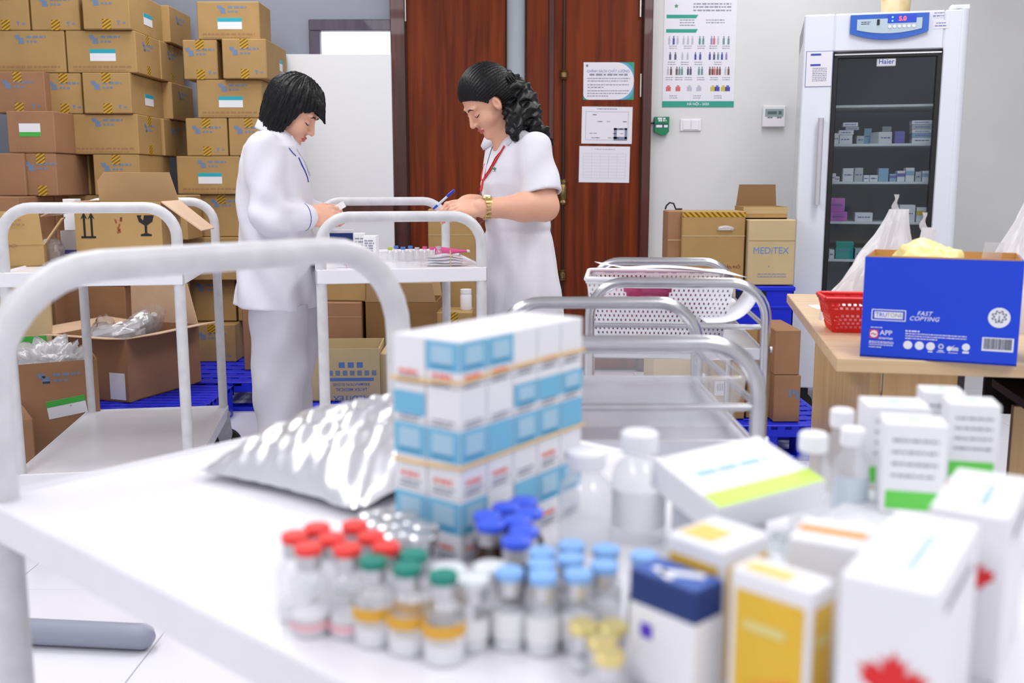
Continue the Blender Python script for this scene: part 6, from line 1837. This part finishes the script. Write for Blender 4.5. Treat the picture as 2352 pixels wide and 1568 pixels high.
# ------------------------------------------------------------------ woman at the left (profile, facing right)
B1 = Vector((-.82, 3.5, 0)); W1 = T(*B1)
p1 = thing('person', 'woman with a short black bob in a long-sleeved white coat, left of the shared trolley', 'person', B1, 0)
HM1 = T(.070, -.005, 1.360) @ RZ(R(-4)) @ RY(R(33)) @ Matrix.Scale(.92, 4)
h1 = placed(head_sdf, HM1)
nk1 = Vector((.006, 0, 1.22))
def hs1(X, Y, Z): return smin(h1(X, Y, Z) * .92, rcone(HM1 @ Vector((-.03, 0, -.07)), nk1, .048, .052)(X, Y, Z), .02)
VH = net(hs1, (-.10, -.12, 1.17), (.22, .12, 1.50), .0026)
e1r, w1r = Vector((.020, -.205, .995)), Vector((.128, -.105, 1.000))
e1l, w1l = Vector((.030, .205, .995)), Vector((.128, .085, 1.005))
def axes(o, x, z):
    x = Vector(x).normalized(); z = Vector(z); z = (z - x * z.dot(x)).normalized(); y = z.cross(x)
    return Matrix(((x.x, y.x, z.x, o[0]), (x.y, y.y, z.y, o[1]), (x.z, y.z, z.z, o[2]), (0, 0, 0, 1)))
HA = axes(w1r, (.96, .28, .05), (.1, -.92, .32))
hr_ = placed(hand_prims((.75, .85, .5), .02, 1, ((.022, .030, -.006), (.055, .040, -.018), (.088, .026, -.026))), HA)
arm_r = union([hr_, rcone(e1r, w1r, .034, .025)], .012)
HL_ = axes(w1l, (.95, -.25, .02), (.1, .8, .5))
hl_ = placed(hand_prims((.9, 1.0, .7), .02, -1), HL_)
arm_l = union([hl_, rcone(e1l, w1l, .034, .025)], .012)
VR = net(arm_r, *bounds(w1r - Vector((.06, .02, 0)), w1r + Vector((.12, .03, 0)), pad=.06), .003)
VL = net(arm_l, *bounds(w1l - Vector((.06, 0, 0)), w1l + Vector((.12, -.02, 0)), pad=.06), .003)
put('body', mesh_np('body', [VH, VR, VL], [M_skin, M_lip], lip_zone(HM1)), p1)
face_parts(p1, HM1)
# hair: bob with a forward fringe
def hair1(X, Y, Z):
    d = union([ell((-.012, 0, .033), (.108, .092, .102)), ell((-.022, 0, -.03), (.084, .093, .096)), ell((-.008, 0, -.085), (.058, .086, .048))], .03)(X, Y, Z)
    face_cut = ell((.122, 0, -.052), (.110, .15, .100))(X, Y, Z)
    d = smax(d, -face_cut, .012)
    d = smin(d, rcone((.045, 0, .086), (.098, -.004, .056), .026, .010)(X, Y, Z), .025)
    d = smin(d, rcone((.082, -.028, .066), (.138, -.020, .020), .014, .004)(X, Y, Z), .02)
    d = smin(d, rcone((.030, -.072, .02), (.026, -.082, -.085), .016, .004)(X, Y, Z), .012)
    neck = rcone((-.03, 0, -.12), (-.07, 0, -.25), .05, .06)(X, Y, Z)
    ph = np.arctan2(Y, X + .02)
    fl_ = np.arctan2(Z - .02, np.abs(Y) + .06)
    d = d + .0016 * np.sin(46 * ph + 9 * Z * 10) + .0012 * np.sin(83 * ph - 40 * Z + 3 * fl_) + .002 * np.sin(17 * ph + 20 * X)
    return smax(d, -.118 - Z + .15 * X, .006)
VHR = net(placed(hair1, HM1), (-.12, -.13, 1.20), (.24, .13, 1.51), .0027)
put('hair', mesh_np('hair', [VHR], [M_hair]), p1)
# coat
tab1 = [(1.315, -.022, .055, .050, 0), (1.295, -.045, .065, .062, 0), (1.265, -.078, .080, .115, 0), (1.235, -.096, .094, .160, 0), (1.18, -.112, .104, .172, 0), (1.12, -.122, .110, .172, 0), (1.05, -.128, .116, .168, 0), (.98, -.126, .120, .166, 0), (.92, -.124, .121, .170, 0), (.82, -.131, .123, .185, 0), (.74, -.144, .125, .196, 0), (.62, -.168, .127, .205, 0)]
torso1 = loft(tab1)
sl1 = [rcone((-.005, -.138, 1.222), e1r, .062, .056), rcone(e1r, w1r + Vector((-.012, -.002, 0)), .056, .043)]
sl2 = [rcone((-.005, .138, 1.222), e1l, .062, .056), rcone(e1l, w1l + Vector((-.012, 0, 0)), .056, .043)]
cuff = lambda e, w: rcone(w + (e - w).normalized() * .012, w + (e - w).normalized() * .075, .0455, .0475)
def coat1(X, Y, Z):
    d = torso1(X, Y, Z)
    an = np.arctan2(Y, X)
    low = np.clip((1.0 - Z) / .35, 0, 1)
    d = d + low * (.0035 * np.sin(7 * an + 10 * Z) + .002 * np.sin(13 * an - 9 * Z)) + .005 * np.sin(30 * Z + 18 * X + 5 * an) * np.clip((1.2 - Z) / .2, 0, 1)
    hem = (.688 - .075 * X) - Z
    d = smax(d, hem, .006)
    for sl in (sl1, sl2):
        s = smin(sl[0](X, Y, Z), sl[1](X, Y, Z), .02)
        s = s + .006 * np.sin(55 * Z + 38 * X) * np.clip((1.12 - Z) / .1, 0, 1) + .003 * np.sin(34 * Z - 60 * X)
        d = smin(d, s, .022)
    for e, w in ((e1r, w1r), (e1l, w1l)): d = smin(d, cuff(e, w)(X, Y, Z), .003)
    return d
put('coat', mesh_np('coat', [net(coat1, (-.22, -.29, .62), (.24, .29, 1.34), .0058)], [M_coat]), p1)
# collar: stand-up ring laid back at the neck
def ring_collar(tabz, cx, ax, by, flare, zslope, name, parent, m):
    def f(u, v):
        a = PI * .16 + (2 * PI - PI * .32) * u
        k = 1 + flare * v
        x, y = cx + ax * k * math.cos(a), by * k * math.sin(a)
        return (x, y, tabz + .012 - .032 * v + zslope * x)
    o = MB().grid(f, 40, 5).build(name, m, parent, 180, recalc=False)
    s = o.modifiers.new('thickness', 'SOLIDIFY'); s.thickness = .004
    return o
ring_collar(1.296, .014, .062, .066, .20, -.40, 'collar', p1, M_coat)
M_pip = mat('piping_blue', (50, 70, 170), .5)
pts = [march(coat1, W1, px, py) for px, py in ((686, 362), (693, 378), (700, 392), (706, 408), (708, 418))]
MB().tube(pts, .0028, 8).build('lapel_piping', M_pip, p1, 60)
pts = [march(coat1, W1, px, py) for px, py in ((664, 340), (672, 350), (680, 358))]
MB().tube(pts, .0016, 6).build('lapel_notch', M_pip, p1, 60)
pts = [march(coat1, W1, px, py) for px, py in ((668, 312), (684, 345), (700, 372), (712, 402))]
MB().tube([Vector(p) + Vector((.002, -.001, 0)) for p in pts], .004, 8).build('lapel_edge', M_coat, p1, 60)
for w_, e_ in ((w1r, e1r),):
    d_ = (e_ - w_).normalized()
    ma = axes(w_ + d_ * .014, d_, (0, 0, 1))
    MB().tube([ma @ Vector((0, .0452 * math.cos(a), .0452 * math.sin(a))) for a in [2 * PI * k / 24 for k in range(24)]], .0018, 6, closed=True).build('cuff_piping', M_pip, p1, 60)
# trousers and shoes
def trou(yo):
    return [rcone((.015, yo * .085, .80), (.008, yo * .080, .46), .108, .088), rcone((.008, yo * .080, .46), (-.012, yo * .085, .05), .088, .082)]
tl = trou(-1) + trou(1)
def trousers1(X, Y, Z):
    d = smin(smin(tl[0](X, Y, Z), tl[1](X, Y, Z), .03), smin(tl[2](X, Y, Z), tl[3](X, Y, Z), .03), .03)
    d = d + .005 * np.sin(26 * X + 14 * Z) + .004 * np.sin(44 * X - 25 * Z + 9 * Y) + .003 * np.sin(40 * Z + 30 * Y)
    return np.maximum(np.maximum(d, .045 - Z), Z - .70)
put('trousers', mesh_np('trousers', [net(trousers1, (-.16, -.23, .02), (.17, .23, .86), .007)], [M_trou]), p1)
def shoe(x, y): return union([ell((x + .06, y, .022), (.11, .042, .028)), ell((x - .01, y, .035), (.05, .038, .034))], .02)
for s in (-1, 1):
    sf = shoe(-.01, s * .085)
    put('shoe', mesh_np('shoe', [net(lambda X, Y, Z: np.maximum(sf(X, Y, Z), .001 - Z), (-.10, s * .085 - .06, -.01), (.19, s * .085 + .06, .09), .006)], [M_shoe]), p1)
# slip of paper held in her hand
q = HA @ Vector((.108, .022, -.03))
qs = W1 @ q
sp = thing('paper_slip', 'small white slip held by the short haired woman', 'paper', qs, .2)
MB().box((.012, 0, .012), (.04, .002, .022), M=RY(-.5)).build('slip', M_sheet, sp)

# ------------------------------------------------------------------ woman at the right (three-quarter, facing left)
YAW2 = R(200)
B2 = Vector((.022, 3.585, 0)); W2 = T(*B2) @ RZ(YAW2); W2i = W2.inverted()
p2 = thing('person', 'woman with a black ponytail in a short-sleeved white uniform and red lanyard, writing', 'person', B2, YAW2)
lw = lambda x, y, z: W2i @ Vector((x, y, z))
hc = lw(-.084, 3.545, 1.394)
HM2 = T(*hc) @ RZ(R(4)) @ RY(R(38)) @ Matrix.Scale(.94, 4)
h2 = placed(head_sdf, HM2)
nk = lw(-.01, 3.57, 1.27)
def hs2(X, Y, Z): return smin(h2(X, Y, Z) * .94, rcone(HM2 @ Vector((-.030, 0, -.07)), nk + Vector((0, 0, -.03)), .052, .058)(X, Y, Z), .02)
VH = net(hs2, tuple(hc - Vector((.17, .12, .22))), tuple(hc + Vector((.15, .12, .13))), .0026)
sL, eL, wL = lw(.076, 3.430, 1.225), lw(.108, 3.365, 1.035), lw(-.088, 3.285, 1.032)
sR, eR, wR = lw(-.04, 3.74, 1.235), lw(-.03, 3.70, 1.01), lw(-.145, 3.47, 1.043)
dirv = lambda x, y, z: W2i.to_3x3() @ Vector((x, y, z))
HB = axes(wL, dirv(-.97, .12, .04), dirv(-.05, -.55, .83))
handL = placed(hand_prims((.28, .45, .35), .04, -1, ((.020, .030, -.008), (.050, .048, -.016), (.082, .046, -.022)), curls=((.20, .35, .3), (.28, .42, .3), (.36, .5, .35), (.45, .55, .4))), HB)
armL = union([rcone(sL, eL, .052, .046), rcone(eL, eL + (wL - eL) * .35, .047, .046), rcone(eL + (wL - eL) * .35, wL, .046, .028), handL], .022)
HC = axes(wR, dirv(-.82, -.45, -.05), dirv(-.1, -.1, .95))
handR = placed(hand_prims((.55, .7, .4), .0, 1, ((.022, .030, -.010), (.056, .036, -.026), (.088, .022, -.040)), curls=((.5, .55, .3), (.6, .7, .4), (.75, .8, .5), (.85, .9, .5))), HC)
armR = union([rcone(sR, eR, .05, .044), rcone(eR, wR, .044, .028), handR], .02)
lo, hi = bounds(sL, eL, wL, HB @ Vector((.16, 0, 0)), pad=.065)
VL = net(armL, lo, hi, .0032)
lo, hi = bounds(sR, eR, wR, HC @ Vector((.16, 0, 0)), pad=.065)
VR = net(armR, lo, hi, .0034)
put('body', mesh_np('body', [VH, VL, VR], [M_skin, M_lip], lip_zone(HM2)), p2)
face_parts(p2, HM2)
# hair: pulled back, curly tail
tailpx = ((1172, 196, 3.55, .040), (1190, 222, 3.56, .050), (1200, 250, 3.56, .054), (1208, 276, 3.56, .048), (1222, 296, 3.57, .036), (1244, 308, 3.58, .024), (1262, 326, 3.58, .010))
tp2 = [(W2i @ at(a, b, c), r) for a, b, c, r in tailpx]
tr2 = [(W2i @ at(a, b, c), r) for a, b, c, r in ((1182, 262, 3.50, .036), (1180, 288, 3.475, .024), (1184, 306, 3.46, .014), (1188, 320, 3.455, .005))]
capf = placed(lambda X, Y, Z: None, HM2)
def hair2_local(X, Y, Z):
    d = union([ell((-.016, 0, .036), (.107, .089, .099)), ell((-.05, 0, .0), (.07, .082, .08))], .03)(X, Y, Z)
    cut = ell((.125, 0, -.034), (.114, .16, .096))(X, Y, Z)
    d = smax(d, -cut, .010)
    ear = ell((.010, .075, -.022), (.028, .05, .036))(X, np.abs(Y), Z)
    d = smax(d, -ear, .008)
    d = smax(d, -(Z + .075 + .3 * X), .01)
    ph = np.arctan2(Z - .0, np.abs(Y) + .02)
    return d + .0015 * np.sin(70 * ph + 12 * X) + .001 * np.sin(120 * ph - 30 * X)
cap2 = placed(hair2_local, HM2)
def hair2(X, Y, Z):
    d = cap2(X, Y, Z)
    t = None
    for ch in (tp2, tr2):
        for (a, ra), (b, rb) in zip(ch[:-1], ch[1:]):
            q = rcone(a, b, ra, rb)(X, Y, Z)
            t = q if t is None else smin(t, q, .02)
    curl = .0042 * np.sin(95 * Z + 70 * X + 4 * np.sin(60 * Y)) + .0034 * np.sin(140 * X - 90 * Y + 60 * Z) + .0035 * np.sin(210 * Z + 150 * Y)
    return smin(d, t + curl, .018)
lo, hi = bounds(hc + Vector((.12, .11, .12)), hc - Vector((.12, .11, .1)), *[p for p, _ in tp2], *[p for p, _ in tr2], pad=.05)
put('hair', mesh_np('hair', [net(hair2, lo, hi, .003)], [M_hair]), p2)
# hair clip
cl0 = Vector(march(hair2, W2, 1172, 180))
cm2 = T(*cl0) @ RY(R(35))
MB().box((0, 0, 0), (.036, .018, .03), b=.004, M=cm2).build('hair_clip', mat('clip_black', (14, 14, 16), .15, coat=.8), p2)
for k in range(4): MB().tube([cm2 @ Vector((-.014 + .009 * k, .008, .012)), cm2 @ Vector((-.016 + .009 * k, .018, -.012))], .0022, 6).build('clip_tooth', MATS['clip_black'], p2, 60)
# uniform
tab2 = [(1.300, -.050, .045, .052, 0), (1.278, -.072, .062, .085, 0), (1.255, -.088, .078, .128, 0), (1.225, -.100, .092, .152, 0), (1.17, -.108, .112, .162, 0), (1.11, -.108, .124, .162, 0), (1.05, -.102, .116, .156, 0), (.98, -.100, .110, .152, 0), (.93, -.104, .112, .158, 0), (.84, -.124, .118, .182, 0), (.74, -.138, .122, .200, 0), (.60, -.145, .126, .21, 0), (.40, -.15, .13, .22, 0)]
torso2 = loft(tab2)
def sleeve2(s, e): 
    m = s + (e - s) * .62
    return [rcone(s + Vector((0, 0, .0)), m, .066, .069)]
slL, slR = sleeve2(sL, eL), sleeve2(sR, eR)
def uni(X, Y, Z):
    d = torso2(X, Y, Z)
    an = np.arctan2(Y, X)
    d = d + np.clip((1.02 - Z) / .3, 0, 1) * (.004 * np.sin(8 * an + 10 * Z) + .003 * np.sin(15 * an - 8 * Z)) + .0025 * np.sin(26 * Z + 20 * Y + 4 * an) + .004 * np.exp(-((Z - .945) / .012) ** 2)
    for s_, e_ in ((sL, eL), (sR, eR)):
        dd = (e_ - s_).normalized()
        end = s_ + (e_ - s_) * .80
        c = rcone(s_, s_ + (e_ - s_) * 1.0, .060, .071)(X, Y, Z)
        pl = (X - end.x) * dd.x + (Y - end.y) * dd.y + (Z - end.z) * dd.z
        c = c + .003 * np.sin(50 * Z + 40 * X) + .0025 * np.sin(33 * X - 45 * Y)
        c = smax(c, pl, .004)
        inner = rcone(s_ + (e_ - s_) * .55, s_ + (e_ - s_) * 1.1, .050, .066)(X, Y, Z)
        c = smax(c, -smax(inner, -(pl + .05), .004), .003)
        d = smin(d, c, .040)
    ncut = ell(tuple(nk + Vector((.035, 0, .02))), (.05, .042, .07))(X, Y, Z)
    return smax(d, -ncut, .006)
put('uniform', mesh_np('uniform', [net(uni, (-.20, -.30, .38), (.20, .30, 1.33), .0058)], [M_coat]), p2)
# collar wings
def patch(pxs, name, m, fn, Wm, off=.004, th=.003, parent=None):
    P = [march(fn, Wm, px, py) for px, py in pxs]
    c = sum((Vector(p) for p in P), Vector()) / len(P)
    nrm = (Wm.inverted().to_3x3() @ (-ray(pxs[0][0], pxs[0][1]))).normalized()
    V_ = [Vector(p) + nrm * off for p in P] + [c + nrm * (off + .004)]
    n = len(P)
    o = MB().add(V_, [(i, (i + 1) % n, n) for i in range(n)]).build(name, m, parent, 180)
    s = o.modifiers.new('thickness', 'SOLIDIFY'); s.thickness = th
    return o
patch(((1152, 297), (1166, 287), (1182, 300), (1180, 318), (1165, 333), (1143, 330), (1148, 312)), 'collar_wing', M_coat, uni, W2, .008, .004, p2)
patch(((1112, 315), (1124, 308), (1134, 316), (1130, 332), (1110, 345), (1104, 335)), 'collar_wing', M_coat, uni, W2, .008, .004, p2)
# placket line, pocket emblem
pl_ = [march(uni, W2, px, py) for px, py in ((1134, 330), (1128, 345), (1120, 372), (1114, 400), (1110, 425))]
MB().tube(pl_, .0016, 6).build('placket_line', M_inkd, p2, 60)
em = march(uni, W2, 1136, 388); nrm = (W2i.to_3x3() @ (-ray(1136, 388))).normalized()
upv = Vector((0, 0, 1)); rt = upv.cross(nrm).normalized()
EMM = frame(em + nrm * .007, rt, upv)
p = MB()
for k in range(3): p.prism([(math.cos(a) * .009, math.sin(a) * .009) if i % 2 == 0 else (math.cos(a + .35) * .004, math.sin(a + .35) * .004) for i, a in enumerate((PI / 2 + (k - 1) * 1.0, PI / 2 + (k - 1) * 1.0, PI / 2 + (k - 1) * 1.0 + PI))], 0, .0005) if 0 else rect(p, (k - 1) * .006, .003 * abs(k - 1), .004, .012, ang=-(k - 1) * .7)
rect(p, 0, -.008, .014, .0015)
p.build('chest_emblem', mat('emblem_green', (62, 128, 96), .6), p2, M=EMM)
p = MB(); words(p, .012, .04, -.003, .003, rng); words(p, .014, .034, -.009, .0028, rng); words(p, .016, .03, .004, .0028, rng)
p.build('chest_print', M_inkb, p2, M=EMM)
# lanyard and badge
M_lan = mat('lanyard_red', (236, 52, 44), .5)
ly = thing('lanyard_badge', 'red lanyard with an identity badge worn by the ponytailed woman', 'lanyard', B2, YAW2)
def ribbon(pxs, w, nm, m=M_lan, off=.006):
    P = [Vector(march(uni, W2, a, b)) + (W2i.to_3x3() @ (-ray(a, b))).normalized() * off for a, b in pxs]
    MB().tube(P, w, 8, flat=.35).build(nm, m, ly, 60)
    return P
ribbon(((1158, 334), (1150, 348), (1142, 362), (1134, 376), (1126, 390), (1118, 402), (1112, 412)), .0064, 'strap')
ribbon(((1152, 345), (1138, 362), (1130, 378), (1122, 392), (1114, 404), (1110, 414)), .0030, 'strap', mat('lanyard_red_dark', (206, 36, 36), .5))
ribbon(((1113, 376), (1109, 390), (1106, 404), (1106, 414)), .0022, 'strap')
P = ribbon(((1110, 412), (1108, 420), (1106, 432), (1104, 437)), .0078, 'strap_joint')
P = ribbon(((1104, 437), (1103, 446), (1103, 452)), .0022, 'clip', M_galv)
P = ribbon(((1103, 455), (1104, 470), (1106, 485)), .006, 'badge_reel', film('badge_clear', (236, 226, 236), .5, .1, .1), .02)
bdp = Vector(march(uni, W2, 1106, 500)) + (W2i.to_3x3() @ (-ray(1106, 500))).normalized() * .02
MB().box((0, 0, 0), (.004, .05, .035), b=.001, M=T(*bdp) @ RX(R(20))).build('badge_card', mat('badge_maroon', (108, 44, 50), .35), ly)
# wristwatch
wd = (wL - eL).normalized(); wc = wL - wd * .004
wa = axes(wc, wd, dirv(0, -.6, .8))
wt = thing('wristwatch', 'gold bracelet wristwatch on the wrist of the ponytailed woman', 'watch', B2, YAW2)
M_gold = mat('watch_gold', (200, 176, 116), .3, .9)
for k in range(18):
    a = 2 * PI * k / 18
    MB().box((0, 0, 0), (.022 + .003 * (k % 2), .0105, .006), b=.0012, M=wa @ RX(a) @ T(0, 0, .0345)).build('bracelet_link', M_gold, wt)
MB().lathe([(0, 0), (.0165, 0), (.017, .004), (.0145, .007), (0, .007)], 20, M=wa @ RX(R(20)) @ T(0, 0, .034)).build('watch_case', M_gold, wt, 40)
MB().lathe([(0, 0), (.0125, 0), (.0125, .0006), (0, .0006)], 20, M=wa @ RX(R(20)) @ T(0, 0, .0411)).build('dial', mat('watch_dial', (240, 236, 224), .3), wt, 40)
# pen
a_, b_ = at(994, 481, 3.365), at(1044, 436, 3.36)
pn = thing('pen', 'blue ballpoint pen held by the ponytailed woman', 'pen', a_, 0)
dd = (b_ - a_)
M_penb = mat('pen_blue', (36, 62, 190), .3); M_penc = mat('pen_clear', (206, 216, 232), .2)
MB().tube([Vector(), dd * .05, dd * .22], [.0008, .0035, .0045], 10).build('tip', M_penb, pn, 60)
MB().tube([dd * .22, dd * .66], .0043, 10).build('barrel', M_penc, pn, 60)
MB().tube([dd * .66, dd * .98, dd], [.0052, .005, .003], 10).build('cap', M_penb, pn, 60)
MB().tube([dd * .70 + Vector((0, -.006, .003)), dd * .95 + Vector((0, -.005, .002))], .0014, 6).build('clip', M_penb, pn, 60)
# legs and shoes
def trousers2(X, Y, Z):
    d = smin(smin(rcone((0, -.085, .7), (0, -.085, .46), .1, .088)(X, Y, Z), rcone((0, -.085, .46), (-.01, -.085, .05), .088, .08)(X, Y, Z), .03),
             smin(rcone((0, .085, .7), (0, .085, .46), .1, .088)(X, Y, Z), rcone((0, .085, .46), (-.01, .085, .05), .088, .08)(X, Y, Z), .03), .03)
    return np.maximum(d + .004 * np.sin(26 * X + 14 * Z), np.maximum(.045 - Z, Z - .62))
put('trousers', mesh_np('trousers', [net(trousers2, (-.15, -.22, .02), (.15, .22, .64), .009)], [M_trou]), p2)
for s in (-1, 1):
    sf2 = shoe(-.01, s * .085)
    put('shoe', mesh_np('shoe', [net(lambda X, Y, Z: np.maximum(sf2(X, Y, Z), .001 - Z), (-.10, s * .085 - .06, -.01), (.19, s * .085 + .06, .09), .006)], [M_shoe]), p2)

# print too small to pick apart stays joined
for o in bpy.data.objects:
    if o.parent is not None and o.name.split('.')[0] in ('small_print', 'print', 'logo', 'low_print', 'icon', 'plan_lines', 'table_lines', 'digits', 'barcode', 'barcode_bars', 'coral_print', 'grey_print',
            'tag_print', 'sticker_print', 'chest_print', 'chest_emblem', 'top_print', 'seal_tree', 'certificate_mark', 'stamp_print', 'emblem', 'pale_print', 'white_print', 'brand_frame', 'stems', 'perforated_walls', 'slotted_walls', 'glazing_bead'):
        o['kind'] = 'stuff'
